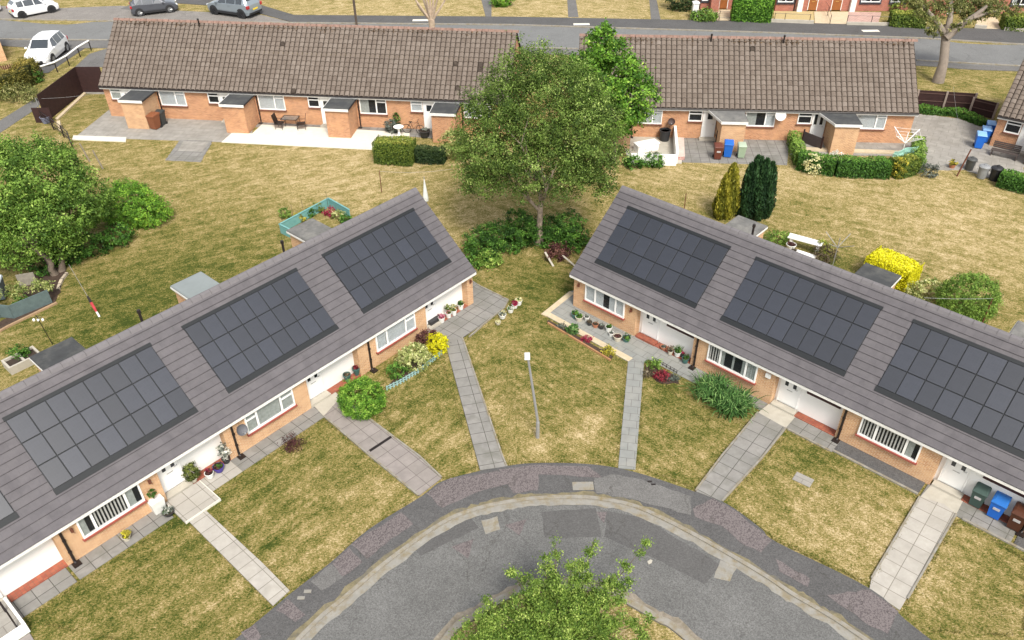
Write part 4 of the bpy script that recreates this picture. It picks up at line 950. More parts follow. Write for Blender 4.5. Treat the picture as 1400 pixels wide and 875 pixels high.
s = crown('rounded_shrub', LM['ivy'], [(0, 0, .9, 1.8, 1.6, 1.4), (1.2, -.4, .7, 1.4, 1.2, 1.0), (-.3, .5, 1.2, 1.3, 1.2, 1.2)], 700, 28, .058, .2, loc=(x, y, 0), seed=21, shell=.7, lo=.35, hi=.95)
tag(s, 'dark green rounded shrub standing on the left lawn beside the broad tree', 'shrub')
s.data.materials[0] = leafmat('laurel_leaf', (.035, .09, .012), (.16, .34, .035), (.38, .60, .07))
x, y = at(128, 345)
s = crown('ivy_bank', LM['ivy'], [(0, 0, .5, 1.2, 1.0, .7), (1.1, .9, .5, 1.0, .9, .7), (-1.0, -.8, .5, 1.0, .9, .8), (-1.9, -1.8, .5, .9, .9, .6)], 260, 22, .07, .2, loc=(x, y, 0), seed=22, shell=.65)
tag(s, 'low dark ivy bank along the edge of the left lawn below the broad tree', 'ivy')
# ivy under the birch
x, y = at(735, 335)
s = crown('ivy_thicket', LM['ivy'], [(-2.4, .1, .6, 1.4, 1.1, .8), (-3.3, -.3, .5, 1.1, 1.1, .7), (-1.9, -.3, .6, 1.5, 1.0, .85), (1.8, .9, .8, 1.0, 1.0, .9), (2.3, -.4, .4, .8, .8, .6), (-.6, .4, .7, 1.3, 1.0, 1.0), (1.2, -.1, .55, 1.1, .9, .8), (-3.0, -1.1, .45, 1.2, .9, .65), (.6, .8, .6, 1.2, .9, .8), (-3.4, -1.9, .3, .8, .7, .45), (2.2, .6, .35, .9, .9, .5), (-1.2, 1.0, 1.0, .9, .7, .8)], 1050, 26, .06, .2, loc=(x, y, 0), seed=23, shell=.6, lo=.1, hi=.9)
tag(s, 'dark ivy thicket heaped around the foot of the birch trunk', 'ivy')
for i, (px_, py_, mtk, lab) in enumerate([(668, 362, 'bright', 'bright green leafy patch at the left end of the ivy thicket, by the gable'), (762, 352, 'purple', 'reddish brown bare shrub in the ivy right of the birch trunk')]):
    x, y = at(px_, py_); s = crown('shrub', LM[mtk], [(0, 0, .35, .8, .6, .45)], 60, 18, .06, .2, loc=(x, y, 0), seed=30+i, lo=.3, hi=1); tag(s, lab, 'shrub')
for i, (a, b) in enumerate([((746, 346), (751, 360)), ((770, 350), (778, 362))]):
    p, q = at(*a, .5), at(*b, .0); o = MB().box(-.5, .5, -.06, .06, -.02, .02, b=.005).build('plank', M_CONC, None, (q[0], q[1], .25)); o.rotation_euler = (0, R_(-35), azof(p, q)+3.14)
    tag(o, 'pale broken board leaning in the ivy '+('just right of the birch trunk' if i == 0 else 'nearest the right terrace gable'), 'board')
# --- sapling cluster in the turning island (foreground)
x, y = at(762, 868)
t = empty('young_tree', (x, y-.35, 0), 0, 'loose young tree with upright leafy shoots on the turning island at the bottom', 'tree')
rng = np.random.default_rng(5); mb = MB(); bl = []
mb.tube([(0, -.9, -.05), (0, -.9, .9), (.02, -.9, 1.6)], [.09, .07, .055], 8)
tops = [(700, 775), (745, 762), (760, 742), (764, 800), (812, 738), (805, 785), (852, 775), (880, 748), (722, 800), (668, 820), (640, 862), (690, 840), (740, 835), (790, 825), (830, 810), (845, 840), (770, 862), (720, 868), (815, 868), (870, 875), (655, 840), (672, 850), (700, 825), (735, 800), (782, 772), (838, 800), (862, 800), (880, 850), (632, 875)]
for i, (a, b) in enumerate(tops):
    z = 3.3-1.1*abs(a-765)/120 - max(0, b-790)*.006; z = max(1.5, z)
    p = at(a, b, z); q = Vector((p[0]-x, p[1]-(y-.35), z)); s0 = Vector((0, -.9, 1.2+.02*i))
    mid = s0.lerp(q, .5)+Vector((rng.normal(0, .1), rng.normal(0, .1), -.25))
    mb.tube([s0, mid, q], [.035, .022, .006], 5, cap=False)
    for k in (.45, .62, .78, .92, 1.0):
        c = s0.lerp(q, k)+Vector(rng.normal(0, .10, 3)); bl.append((c.x, c.y, c.z, .16+.24*(1-k), .16+.24*(1-k), .14+.2*(1-k)))
for k in range(60):
    a = rng.uniform(0, 6.28); r = rng.uniform(.1, 1.9); bl.append((-.35+r*math.cos(a)*1.35, -.8+r*math.sin(a)*.95, rng.uniform(.9, 1.9), .36, .32, .26))
mb.build('stem', M_TWIG, t, smooth=True)
crown('foliage', leafmat('sapling_leaf', (.06, .12, .016), (.22, .33, .055), (.42, .52, .13)), bl, 5200, 18, .037, .15, t, seed=5, shell=.1, lo=.2, hi=.95)
# --- pollarded tree behind the left old terrace, trunk tree at top right
x, y = at(592, 62)
t = empty('pollarded_tree', (x, y, 0), 0, 'leafless pollarded tree with pale knuckled limbs behind the left old roof', 'tree')
mb = MB(); mb.tube([(0, 0, -.1), (.05, 0, 1.2), (0, 0, 2.4)], [.34, .28, .30], 9)
for i, (dx, dz) in enumerate([(-1.5, 2.4), (-.9, 2.9), (-.45, 3.4), (.0, 2.9), (.5, 3.5), (.95, 3.0), (1.5, 2.2), (-1.2, 1.4)]):
    yy = .5*math.sin(i*2.1); mb.tube([(0, 0, 2.2), (dx*.45, yy*.5, 2.2+dz*.4), (dx*.85, yy, 2.2+dz*.78), (dx*.95, yy, 2.2+dz)], [.16, .11, .085, .11], 6)
    mb.blob((dx*.95, yy, 2.2+dz), (.15, .15, .15), 7, 5)
mb.build('trunk', plain('pale_limb', (.42, .33, .25), .9, .3, 5, dirt=(.2, .15, .1), dscale=3), t)
x, y = at(1282, 112)
t = empty('plane_tree', (x, y, 0), 0, 'stout knobbly-limbed tree on the verge at top right, reaching over the street', 'tree')
mb = MB(); S = lambda px_, py_, z: rel(px_, py_, z, x, y)
def br(pts, rr):
    P = [(0, 0, -.1) if z == 0 else rel(a, b, z, x, y) for a, b, z in pts]; mb.tube(P, rr, 9, cap=False)
br([(0, 0, 0), (1290, 85, 1.7), (1293, 50, 3.4), (1296, 34, 4.3)], [.50, .36, .34, .36])
br([(1293, 50, 3.4), (1283, 33, 4.4), (1268, 14, 5.2)], [.30, .22, .14]); br([(1293, 52, 3.4), (1312, 36, 4.3), (1335, 20, 5.2), (1350, 8, 5.9)], [.32, .26, .20, .13])
br([(1296, 40, 4.0), (1300, 18, 5.2), (1300, -4, 6.2)], [.28, .20, .12]); br([(1268, 16, 5.0), (1255, 2, 5.7)], [.15, .09]); br([(1330, 24, 5.0), (1372, 12, 5.6)], [.18, .09])
mb.build('trunk', plain('knobbly_bark', (.24, .20, .165), .95, .3, 4, dirt=(.13, .11, .08), dscale=2, bump=.7, bscale=9), t, smooth=True)
bl = []
for a, b, z, r in [(1262, 10, 5.3, 1.0), (1278, 28, 4.7, .8), (1272, 42, 4.2, .55), (1300, -2, 6.0, 1.4), (1318, 6, 5.6, 1.2), (1340, 12, 5.3, 1.1), (1350, 2, 5.8, 1.3), (1368, 6, 5.8, .9), (1250, 0, 6, 1.0), (1326, 22, 4.9, .6), (1286, 8, 5.4, .9)]:
    p = rel(a, b, z, x, y); bl.append((*p, r, r, r*.8))
for a, b, z, r in [(1275, 38, 4.4, .55), (1283, 46, 3.9, .45), (1268, 24, 4.9, .7), (1306, 36, 4.4, .5), (1318, 28, 4.8, .6), (1292, 14, 5.4, .8), (1308, 12, 5.4, .9), (1332, 4, 5.8, 1.0), (1256, 14, 5.3, .8), (1360, 14, 5.6, .8), (1385, 14, 5.6, .8), (1348, 20, 5.2, .6)]:
    p = rel(a, b, z, x, y); bl.append((*p, r, r, r*.7))
crown('crown', LM['pollard'], bl, 520, 24, .08, .24, t, seed=15, shell=.15)
# --- hedges & shrubs
def hedge(name, label, pts, w, h, leaf, n, size=.06, seed=1, cat='hedge', group=None, rnd=.4, top=None, wob=.07):
    """clipped hedge along a ground polyline (world points): leaves over top and sides round a solid core"""
    rng = np.random.default_rng(seed); o = pts[0]; L = [(p[0]-o[0], p[1]-o[1]) for p in pts]
    seg = [np.array(L[i+1])-np.array(L[i]) for i in range(len(L)-1)]; ln_ = np.array([np.linalg.norm(s) for s in seg]); pr_ = ln_/ln_.sum()
    P = []; N = []; T = []
    for i in rng.choice(len(seg), n, p=pr_):
        t = rng.random(); d = seg[i]/ln_[i]; q = np.array([-d[1], d[0]]); c = np.array(L[i])+seg[i]*t
        per = 2*h+w; s = rng.random()*per
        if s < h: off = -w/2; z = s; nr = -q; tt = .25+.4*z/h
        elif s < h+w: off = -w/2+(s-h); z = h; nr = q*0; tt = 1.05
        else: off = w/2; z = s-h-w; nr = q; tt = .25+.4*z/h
        # rounded shoulders + lumpy face
        e = max(0, z-(h-rnd))/rnd; off *= 1-.22*e*e; de = min(t, 1-t)*ln_[i] if (i in (0, len(seg)-1)) and (len(seg) == 1 or (i == 0 and t < .5) or (i == len(seg)-1 and t > .5)) else 9; q2 = max(0, 1-de/.5); off *= 1-.25*q2*q2; z *= 1-.12*q2*q2; lum = wob*math.sin(c[0]*3.1+c[1]*2.3+z*2)+rng.normal(0, wob*.6)
        n3 = np.array([nr[0], nr[1], .35 if nr.any() else 1.0]); p = np.array([c[0]+q[0]*off, c[1]+q[1]*off, z])+n3*lum
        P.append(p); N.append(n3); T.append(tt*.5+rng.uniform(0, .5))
    for e_, sgn in ((0, -1), (-1, 1)):                              # ends
        d = seg[e_]/ln_[e_]; q = np.array([-d[1], d[0]]); c = np.array(L[0] if e_ == 0 else L[-1])
        for k in range(int(n*w/(ln_.sum()*3))+20):
            off = rng.uniform(-w/2, w/2); z = rng.uniform(0, h); P.append(np.array([c[0]+q[0]*off+d[0]*sgn*.03, c[1]+q[1]*off+d[1]*sgn*.03, z])); N.append(np.array([d[0]*sgn, d[1]*sgn, .2])); T.append(.3+rng.uniform(0, .4))
    P = np.array(P); P[:, 2] = np.maximum(P[:, 2], .02)
    V, T = leaves(P, np.array(N), size, np.array(T), rng)
    # core
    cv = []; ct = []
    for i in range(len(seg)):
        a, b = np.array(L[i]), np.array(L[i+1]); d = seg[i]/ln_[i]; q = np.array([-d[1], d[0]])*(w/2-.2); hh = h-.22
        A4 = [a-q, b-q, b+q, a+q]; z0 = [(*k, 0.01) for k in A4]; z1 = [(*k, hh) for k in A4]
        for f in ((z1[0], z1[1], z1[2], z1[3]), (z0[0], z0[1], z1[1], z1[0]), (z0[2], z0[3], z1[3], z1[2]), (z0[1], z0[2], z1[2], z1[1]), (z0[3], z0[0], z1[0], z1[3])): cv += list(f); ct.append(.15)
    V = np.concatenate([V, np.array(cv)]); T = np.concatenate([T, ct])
    ob = linkmesh(name, quads_mesh(name, V, T, LM[leaf] if isinstance(leaf, str) else leaf), None, (o[0], o[1], 0))
    return tag(ob, label, cat, group)
def bush(name, label, px_, py_, rx, ry, rz, leaf, clumps, per=20, size=.055, csize=.16, seed=1, cat='shrub', group=None, shell=.72, lo=.2, hi=.9, zc=None, n=1, core=True):
    x, y = at(px_, py_); zc = zc if zc is not None else rz*.75
    ob = crown(name, LM[leaf] if isinstance(leaf, str) else leaf, [(0, 0, zc, rx, ry, rz)], clumps, per, size, csize, loc=(x, y, 0), seed=seed, shell=shell, lo=lo, hi=hi)
    return tag(ob, label, cat, group)
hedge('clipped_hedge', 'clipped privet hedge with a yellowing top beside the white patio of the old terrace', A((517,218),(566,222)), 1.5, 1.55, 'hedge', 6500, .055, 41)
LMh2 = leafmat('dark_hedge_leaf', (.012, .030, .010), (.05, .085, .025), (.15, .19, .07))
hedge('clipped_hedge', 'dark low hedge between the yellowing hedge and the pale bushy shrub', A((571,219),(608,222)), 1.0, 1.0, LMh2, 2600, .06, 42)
bush('bushy_shrub', 'pale yellow-green bushy shrub beside the last porch of the old terrace, left of the birch', 624, 214, 1.1, 1.0, 1.15, 'vari', 120, 24, .07, .22, 43, lo=.05, hi=.7)
bush('shrub', 'small dark green shrub in front of the white garden wall', 893, 226, .75, .6, .5, 'ivy', 70, 20, .07, .18, 44)
bush('shrub', 'low dark shrub at the foot of the leafy tree behind the birch', 866, 228, .7, .6, .45, 'ivy', 60, 20, .07, .18, 45)
# conifers
def conifer(label, px_, py_, r, h, leaf, seed, n=5200, size=.07, spires=((0, 0, 1, 1),)):
    rng = np.random.default_rng(seed); x, y = at(px_, py_); t = empty('conifer', (x, y, 0), 0, label, 'conifer')
    MB().tube([(0, 0, -.05), (0, 0, h*.5), (0, 0, h*.9)], [.09, .06, .02], 7).build('trunk', M_BARK, t)
    VV, TT = [], []; w_ = np.array([q[2]*q[3] for q in spires]); w_ = w_/w_.sum()
    for (sx_, sy_, sr, sh), f in zip(spires, w_):
        m_ = int(n*f*1.6); R0, H0 = r*sr, h*sh; z = rng.uniform(0, 1, m_)**1.1; a = rng.uniform(0, 2*math.pi, m_)
        prof = np.clip((1-z)**.5*1.1, 0, 1)*np.clip(.6+z*2.2, 0, 1)
        R = R0*prof*(1+.14*np.sin(a*4+z*5+sx_*9)+.08*np.sin(a*9-z*7))*rng.uniform(.8, 1.08, m_)
        P = np.stack([sx_*r+R*np.cos(a), sy_*r+R*np.sin(a), .05+z*H0], 1); N = np.stack([np.cos(a), np.sin(a), np.full(m_, .35)], 1)
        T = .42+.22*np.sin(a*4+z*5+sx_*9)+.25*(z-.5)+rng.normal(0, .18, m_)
        tt = np.stack([np.cos(a)*.3, np.sin(a)*.3, np.ones(m_)], 1)+rng.normal(0, .3, (m_, 3)); tt /= np.linalg.norm(tt, axis=1)[:, None]
        nn = N+rng.normal(0, .5, (m_, 3)); b = np.cross(nn, tt); b /= np.linalg.norm(b, axis=1)[:, None]; s = (size*rng.uniform(.6, 1.5, m_))[:, None]
        VV.append(np.stack([P-tt*s*1.6, P-b*s*.6, P+tt*s*1.8, P+b*s*.6], 1).reshape(-1, 3)); TT.append(T)
        k = 12; zz = np.linspace(0, 1, 9); cv = []; ct = []
        def rr(q): return R0*.78*min(1, (1-q)**.5*1.1)*min(1, .6+q*2.2)
        for i in range(8):
            for j in range(k):
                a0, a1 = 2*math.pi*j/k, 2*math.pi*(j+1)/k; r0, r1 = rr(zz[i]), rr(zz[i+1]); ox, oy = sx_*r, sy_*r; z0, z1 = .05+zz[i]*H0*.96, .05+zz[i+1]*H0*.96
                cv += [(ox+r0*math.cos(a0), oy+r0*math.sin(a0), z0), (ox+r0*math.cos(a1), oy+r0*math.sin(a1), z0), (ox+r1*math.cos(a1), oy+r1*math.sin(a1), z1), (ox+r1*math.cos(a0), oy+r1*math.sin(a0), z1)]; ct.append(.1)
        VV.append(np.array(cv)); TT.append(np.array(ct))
    V = np.concatenate(VV); T = np.concatenate(TT)
    linkmesh('crown', quads_mesh('crown', V, T, LM[leaf]), t)
    return t
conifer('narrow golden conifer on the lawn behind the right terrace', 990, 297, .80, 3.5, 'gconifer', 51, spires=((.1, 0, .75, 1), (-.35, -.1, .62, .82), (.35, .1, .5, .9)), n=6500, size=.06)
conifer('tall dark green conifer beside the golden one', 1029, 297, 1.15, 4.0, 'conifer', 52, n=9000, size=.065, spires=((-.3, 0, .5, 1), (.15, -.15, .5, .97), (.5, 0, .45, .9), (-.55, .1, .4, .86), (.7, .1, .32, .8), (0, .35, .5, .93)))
# hedge round the garden of the right old terrace
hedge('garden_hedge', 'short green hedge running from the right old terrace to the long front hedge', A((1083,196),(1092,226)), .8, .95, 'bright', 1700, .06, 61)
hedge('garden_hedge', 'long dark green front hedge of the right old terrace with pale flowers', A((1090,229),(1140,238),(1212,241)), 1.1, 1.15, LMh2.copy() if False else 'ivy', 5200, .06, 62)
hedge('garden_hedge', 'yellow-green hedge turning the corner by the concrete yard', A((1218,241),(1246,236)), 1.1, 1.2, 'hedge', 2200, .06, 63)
hedge('garden_hedge', 'bright green hedge along the concrete yard beside the rotary dryer', A((1252,236),(1252,205)), .8, 1.05, 'bright', 1900, .06, 64)
bush('shrub', 'small grey-green shrub at the outer corner of the yellow-green hedge', 1268, 240, .6, .5, .5, 'grey', 50, 18, .05, .15, 65, lo=0, hi=.5)
bush('flowering_shrub', 'cream flowering shrub at the left end of the long front hedge', 1109, 237, .62, .5, .8, 'cream', 60, 14, .055, .14, 66, zc=.7)
bush('flowering_shrub', 'white flowering plant growing out of the long front hedge', 1138, 232, .42, .4, .5, 'white', 30, 14, .05, .12, 67, zc=1.0, shell=.4)
bush('flowering_shrub', 'bright yellow shrub in front of the yellow-green corner hedge', 1225, 243, .62, .45, .75, 'golden', 50, 16, .05, .14, 68, zc=.65)
bush('climbing_plant', 'green climber on the wall just right of the second porch', 1176, 188, .3, .25, .8, 'bright', 26, 16, .05, .13, 69, zc=1.0)
hedge('clipped_hedge', 'dark green hedge at the right edge beside the black bins', A((1364,252),(1420,266)), 1.1, .95, 'ivy', 2600, .06, 70)
# shrubs behind the right terrace
hedge('yellow_hedge', 'square vivid yellow shrub behind the ridge of the right terrace', A((1187,372),(1243,396)), 1.7, 1.35, 'yellow', 5200, .055, 71, cat='shrub', rnd=.3)
bush('rounded_shrub', 'large domed green shrub behind the right terrace beside the rusty post', 1316, 428, 1.45, 1.2, 1.35, 'bright', 900, 22, .042, .14, 72, shell=.9, zc=.85, lo=.3, hi=.85)
bush('variegated_shrub', 'cream variegated low shrub between the yellow and the domed shrubs', 1262, 408, .95, .5, .75, 'vari', 110, 18, .055, .15, 73, zc=.5)
bush('shrub', 'green tufty shrub beside the whitish porch roof, behind the right terrace', 1060, 334, .75, .6, .5, 'bright', 70, 18, .05, .15, 74)
bush('shrub', 'brown twiggy shrub in the small garden behind the right terrace', 1124, 357, .8, .55, .55, 'brown', 60, 16, .05, .18, 75, lo=0, hi=.6)
bush('shrub', 'yellow-green leafy plant beside the white table behind the right terrace', 1120, 346, .5, .45, .5, 'hedge', 34, 16, .055, .15, 76, lo=.5, hi=1)
# front gardens
bush('globe_shrub', 'round bright green shrub with yellow tips beside the second path of the left terrace', 497, 560, 1.0, .94, .88, 'maple', 800, 24, .034, .10, 81, shell=.86, zc=.68, lo=.25, hi=.9)
bush('variegated_shrub', 'round cream-variegated shrub behind the low picket fence', 568, 501, .78, .66, .66, 'vari', 210, 24, .045, .11, 82, shell=.84, zc=.52, lo=.3, hi=.9)
bush('yellow_shrub', 'vivid yellow shrub at the upper end of the low picket fence', 598, 480, .55, .66, .52, 'yellow', 130, 22, .045, .10, 83, zc=.45)
bush('purple_shrub', 'purplish brown shrub between the yellow and the variegated shrubs', 586, 474, .52, .5, .5, 'purple', 90, 22, .045, .11, 84, zc=.5)
bush('small_plant', 'small leafy green plant behind the left part of the picket fence', 543, 514, .45, .45, .38, 'ivy', 40, 18, .05, .13, 85, lo=.3, hi=1)
bush('dry_shrub', 'small dark twiggy shrub at the lawn corner below the left terrace windows', 403, 611, .55, .45, .32, 'purple', 60, 14, .035, .16, 86, shell=.2, lo=0, hi=.7)
def strappy(label, px_, py_, r, h, n, seed, leaf='phorm', w=.03, name='strap_leaved_plant', group=None, parent=None, loc=None, cat='plant'):
    rng = np.random.default_rng(seed); x, y = at(px_, py_) if parent is None else (0, 0); V = []; T = []
    for i in range(n):
        a = rng.uniform(0, 6.283); q = rng.uniform(.1, 1)**.6; R = r*q; c0 = np.array([rng.normal(0, r*.3), rng.normal(0, r*.25), 0]); d = np.array([math.cos(a), math.sin(a), 0]); s = np.array([-d[1], d[0], 0])*w
        H = h*rng.uniform(.6, 1)*(1.15-.5*q); pts = [c0+d*R*t+np.array([0, 0, H*(math.sin(min(1.0, t*1.25)*math.pi*.62))]) for t in (0, .35, .7, 1)]
        tn = rng.uniform(.1, 1)
        for k in range(3):
            w0, w1 = 1-.25*k, 1-.25*(k+1); V += [pts[k]-s*w0, pts[k]+s*w0, pts[k+1]+s*w1, pts[k+1]-s*w1]; T.append(tn)
    ob = linkmesh(name, quads_mesh(name, np.array(V), np.array(T), LM[leaf]), parent, loc or (x, y, 0))
    return tag(ob, label, cat, group) if parent is None else ob
strappy('upper of two strap-leaved clumps under the second window of the right terrace', 974, 542, .95, 1.05, 520, 91)
strappy('lower right of two large strap-leaved clumps, at the path corner', 1001, 560, .98, 1.0, 560, 92)
bush('small_plant', 'green leafy plant at the top of the small bed right of the grey slab path', 893, 503, .38, .34, .3, 'bright', 40, 16, .04, .1, 93)
bush('small_plant', 'dark red leafy plant in the small bed right of the grey slab path', 904, 518, .36, .30, .26, 'red', 40, 16, .04, .1, 94)
bush('small_plant', 'greyish pink ground plant at the left of the small bed', 888, 514, .34, .25, .16, 'brown', 30, 14, .04, .1, 95)
bush('small_plant', 'greyish ground plant at the right of the small bed', 920, 519, .34, .22, .16, 'grey', 30, 14, .04, .1, 96, lo=0, hi=.5)
bush('small_plant', 'green feathery plant in the narrow brick-edged bed', 782, 455, .34, .3, .3, 'phorm', 40, 14, .05, .1, 97)
bush('small_plant', 'yellow-green plant at the lower end of the narrow brick-edged bed', 832, 484, .3, .26, .26, 'golden', 30, 14, .045, .1, 98)
bush('small_plant', 'crimson heather in the middle of the narrow brick-edged bed', 801, 466, .3, .22, .14, 'dred', 26, 14, .035, .09, 99)
bush('small_plant', 'greyish pink alpine at the upper end of the narrow brick-edged bed', 768, 449, .26, .2, .14, 'grey', 22, 14, .035, .09, 100, lo=0, hi=.5)
# hedges along the street in the distance
for i, (a, b, w, h, lf, lab) in enumerate([
    ((1000, 26), (1052, 28), 2.2, 2.2, 'maple', 'big green hedge in front of the red brick houses, just left of the railings'),
    ((1215, 34), (1262, 37), 1.6, 1.3, 'hedge', 'loose green hedge by the street, left of the stout tree'),
    ((1368, 38), (1420, 42), 2.0, 1.3, 'hedge', 'feathery green hedge by the street at the top right corner')]):
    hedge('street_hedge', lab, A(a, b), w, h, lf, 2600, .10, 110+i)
for i, (a, b, rx, rz, lf, lab) in enumerate([
    (930, 13, 1.6, 1.5, LMh2, 'dark round bush on the street verge above the right old roof'),
    (962, 27, 1.3, .55, 'bright', 'low sprawling green plant by the white gatepost'),
    (686, 8, 1.2, 1.1, 'maple', 'small green bush at the top, above the gap between the old roofs'),
    (1225, 14, 1.0, 1.2, 'hedge', 'olive bush against the red brick houses beside the stout tree')]):
    bush('bush', lab, a, b, rx, rx*.8, rz, lf, 110, 18, .11, .3, 120+i)
# overgrown hedge at far left and weeds by the lane
hedge('overgrown_hedge', 'overgrown golden-brown hedge beside the lane at far left', A((-6,136),(38,118),(46,104)), 1.4, 1.7, leafmat('autumn_hedge', (.05, .055, .012), (.22, .19, .035), (.40, .30, .08)), 4200, .07, 130, rnd=.4, wob=.14)
bush('weeds', 'tangle of tall olive weeds between the overgrown hedge and the lane', 32, 138, 1.9, .9, .8, 'pollard', 90, 20, .07, .3, 131, shell=.2)
bush('shrub', 'dark shrub at the end of the overgrown hedge, beside the white hatchback', 50, 112, .7, .6, .7, 'ivy', 50, 18, .07, .2, 132)
hedge('grass_bank', 'strip of long dark grass along the foot of the brown fence at upper right', A((1254,153),(1310,158),(1344,172)), .9, .45, 'ivy', 2200, .07, 133, cat='grass')
# ---------------------------------------------------------------- more buildings
c3 = at(1360, 203); 
old_terrace('bungalow_terrace', 'older brick bungalow cut by the right edge, with blue bins at its end wall', (at(1352, 199)[0], at(1352, 199)[1], 0), R_(-37), 15.6,
    [dict(wins=[(4.47, 6.5, 1.1, 2.25, (.62,), ['cloth', 'cloth'], BT), (.55, 1.5, 1.2, 2.25, (), ['none'], [(0, .6)])], door=(1.55, 2.5), porch=(2.5, 4.3, 2.1, M_FELT, 'x')),
     dict(wins=[(12.2, 14.2, 1.1, 2.25, (.62,), ['cloth', 'cloth'], BT)])], ze=2.3, zr=5.7, seed=40, group=True)
x, y = at(10, 83); a = R_(20)
t = empty('brick_building', (x, y, 0), R_(32), 'corner of a brick building with a flat dark roof at the far left edge', 'building')
MB().box(-6, 0, 0, 5, 0, 2.5).build('wall', M_BRICK, t); MB().box(-6.1, .08, -.08, 5.1, 2.501, 2.62).build('flat_roof', M_FELT, t)
def far_house(label, px0, px1, feats, base=15.5, tilt=0.0, h=5.2):
    p, q = at(px0, base+tilt*px0), at(px1, base+tilt*px1); w = math.dist(p, q); az = azof(p, q); k = w/(px1-px0)
    t = empty('brick_house', (p[0], p[1], 0), az, label, 'house', 'red brick houses along the street')
    mb = MB(); ops = sorted(f for f in feats if f[0] in ('door', 'window') ); ops = sorted(ops, key=lambda f: f[1]); x = 0
    for f in ops:
        a, b = (f[1]-px0)*k, (f[2]-px0)*k; z0, z1 = (.1, 2.2) if f[0] == 'door' else (.9, 2.2)
        mb.box(x, a, 0, .25, 0, h); mb.box(a, b, 0, .25, z1, h)
        if z0 > .2: mb.box(a, b, 0, .25, 0, z0)
        x = b
    mb.box(x, w, 0, .25, 0, h); mb.build('front_wall', M_BRICKR, t)
    MB().box(0, .25, .26, 8, 0, h).build('gable_wall', M_BRICKR, t); MB().box(w-.25, w, .26, 8, 0, h).build('gable_wall', M_BRICKR, t); MB().box(.26, w-.26, 7.75, 8, 0, h).build('rear_wall', M_BRICKR, t)
    for s in (-1, 1):
        o = tiled_slope(t, -.2, w+.2, 4.4, h-.1, h+2.4, s, rows=9, tw=.6, seed=int(px0)); o.location.y = 4
    for f in feats:
        a, b = (f[1]-px0)*k, (f[2]-px0)*k
        if f[0] == 'door':
            d = door(t, a, b, .1, 2.2, 0, [((a+b)/2-.25, (a+b)/2+.25, 1.5, 1.95)], mt=M_BRDOOR, letter=False)
            MB().box((a+b)/2-.16, (a+b)/2+.16, -.066, -.052, .95, 1.0).build('letter_box', M_BRASS, d)
        elif f[0] == 'window':
            window(t, a, b, .9, 2.2, 0, (.5,), ['half', 'none'], sill=M_DKSURR)
            MB().box(a-.12, a-.005, -.10, -.001, .75, 2.3).box(b+.005, b+.12, -.10, -.001, .75, 2.3).box(a-.12, b+.12, -.10, -.001, .70, .749).build('window_surround', M_DKSURR, t)
        elif f[0] == 'pillar': MB().box(a, b, -.35, -.001, 0, 2.5, b=.01).build('white_pillar', M_FASC, t)
        elif f[0] == 'pipe': MB().tube([(a, -.07, 0), (a, -.07, h)], .06, 6).build('downpipe', M_BLACKP, t)
        elif f[0] == 'wall': MB().box(a, b, -.9, -.26, 0, 1.6).build('projecting_wall', M_BRICKR, t)
    return t
M_BRDOOR = plain('varnished_door', (.26, .09, .025), .45, .2, 3); M_BRASS = plain('brass', (.65, .42, .14), .35, .1, 4, metal=.6); M_DKSURR = plain('dark_surround', (.05, .055, .07), .6, .2, 4)
far_house('red brick house at the top with a brown door behind the big green hedge', 957, 1058, [('wall', 969, 980), ('door', 982, 994), ('window', 1020, 1050), ('window', 958, 966)], 13.0)
far_house('red brick house with two brown doors behind the black railings', 1059, 1240, [('window', 1061, 1082), ('pipe', 1085, 1086), ('pillar', 1088, 1095), ('door', 1103, 1116), ('door', 1135, 1149), ('pillar', 1160, 1167), ('window', 1174, 1200), ('window', 1214, 1234)], 15.2, .0)
far_house('red brick house at the top right behind the stout tree, with a pale blue window', 1262, 1470, [('wall', 1276, 1288), ('window', 1378, 1402), ('door', 1300, 1312), ('pillar', 1290, 1296)], 15, .003)
# its front gardens
for pts, mt, nm in ([[(1058,15.5),(1112,15.8),(1113,32.5),(1058,31)], plain('yellow_gravel', (.42, .33, .16), .95, .2, 8), 'front_garden'], [[(1113,16),(1160,16.4),(1157,34),(1114,32.6)], M_CREAM, 'front_garden'], [[(1160,16.4),(1205,17),(1200,35),(1157,34)], bricky('pink_paviours', (.45, .27, .23), (.36, .22, .19), (.5, .42, .36), .3, .2, .02, .5, False), 'front_garden'],
                    [[(975,13.4),(998,13.5),(998,28),(975,28)], M_CREAM, 'front_garden'], [[(1352,24),(1362,24),(1372,41),(1348,40)], M_CREAM, 'front_garden'], [[(1336,25),(1352,25),(1348,38),(1333,37)], M_CREAM, 'front_garden']):
    sheet(nm, A(*pts), .03, mt)
def wall_line(name, label, pts, w, h, mt, cat, group=None):
    L = A(*pts); o = L[0]; P = [(a-o[0], b-o[1]) for a, b in L]; mb = MB()
    for i in range(len(P)-1):
        (x0, y0), (x1, y1) = P[i], P[i+1]; l = math.dist(P[i], P[i+1]); q = MB().box(0, l, -w/2, w/2, 0, h); a = math.atan2(y1-y0, x1-x0)
        mb.add([(x0+x*math.cos(a)-y*math.sin(a), y0+x*math.sin(a)+y*math.cos(a), z) for x, y, z in q.v], q.f)
    return tag(mb.build(name, mt, None, (o[0], o[1], 0)), label, cat, group)
wall_line('low_wall', 'pale low wall along the street in front of the big green hedge and gravel garden', [(1002,28.5),(1058,31),(1112,33)], .25, .35, M_CONC, 'wall')
wall_line('low_wall', 'pale low wall along the street in front of the pink paved garden', [(1157,34.5),(1215,35.5),(1262,38)], .25, .32, M_CONC, 'wall')
wall_line('low_wall', 'pale low wall along the street right of the stout tree', [(1332,38.5),(1348,40)], .25, .35, M_CONC, 'wall')
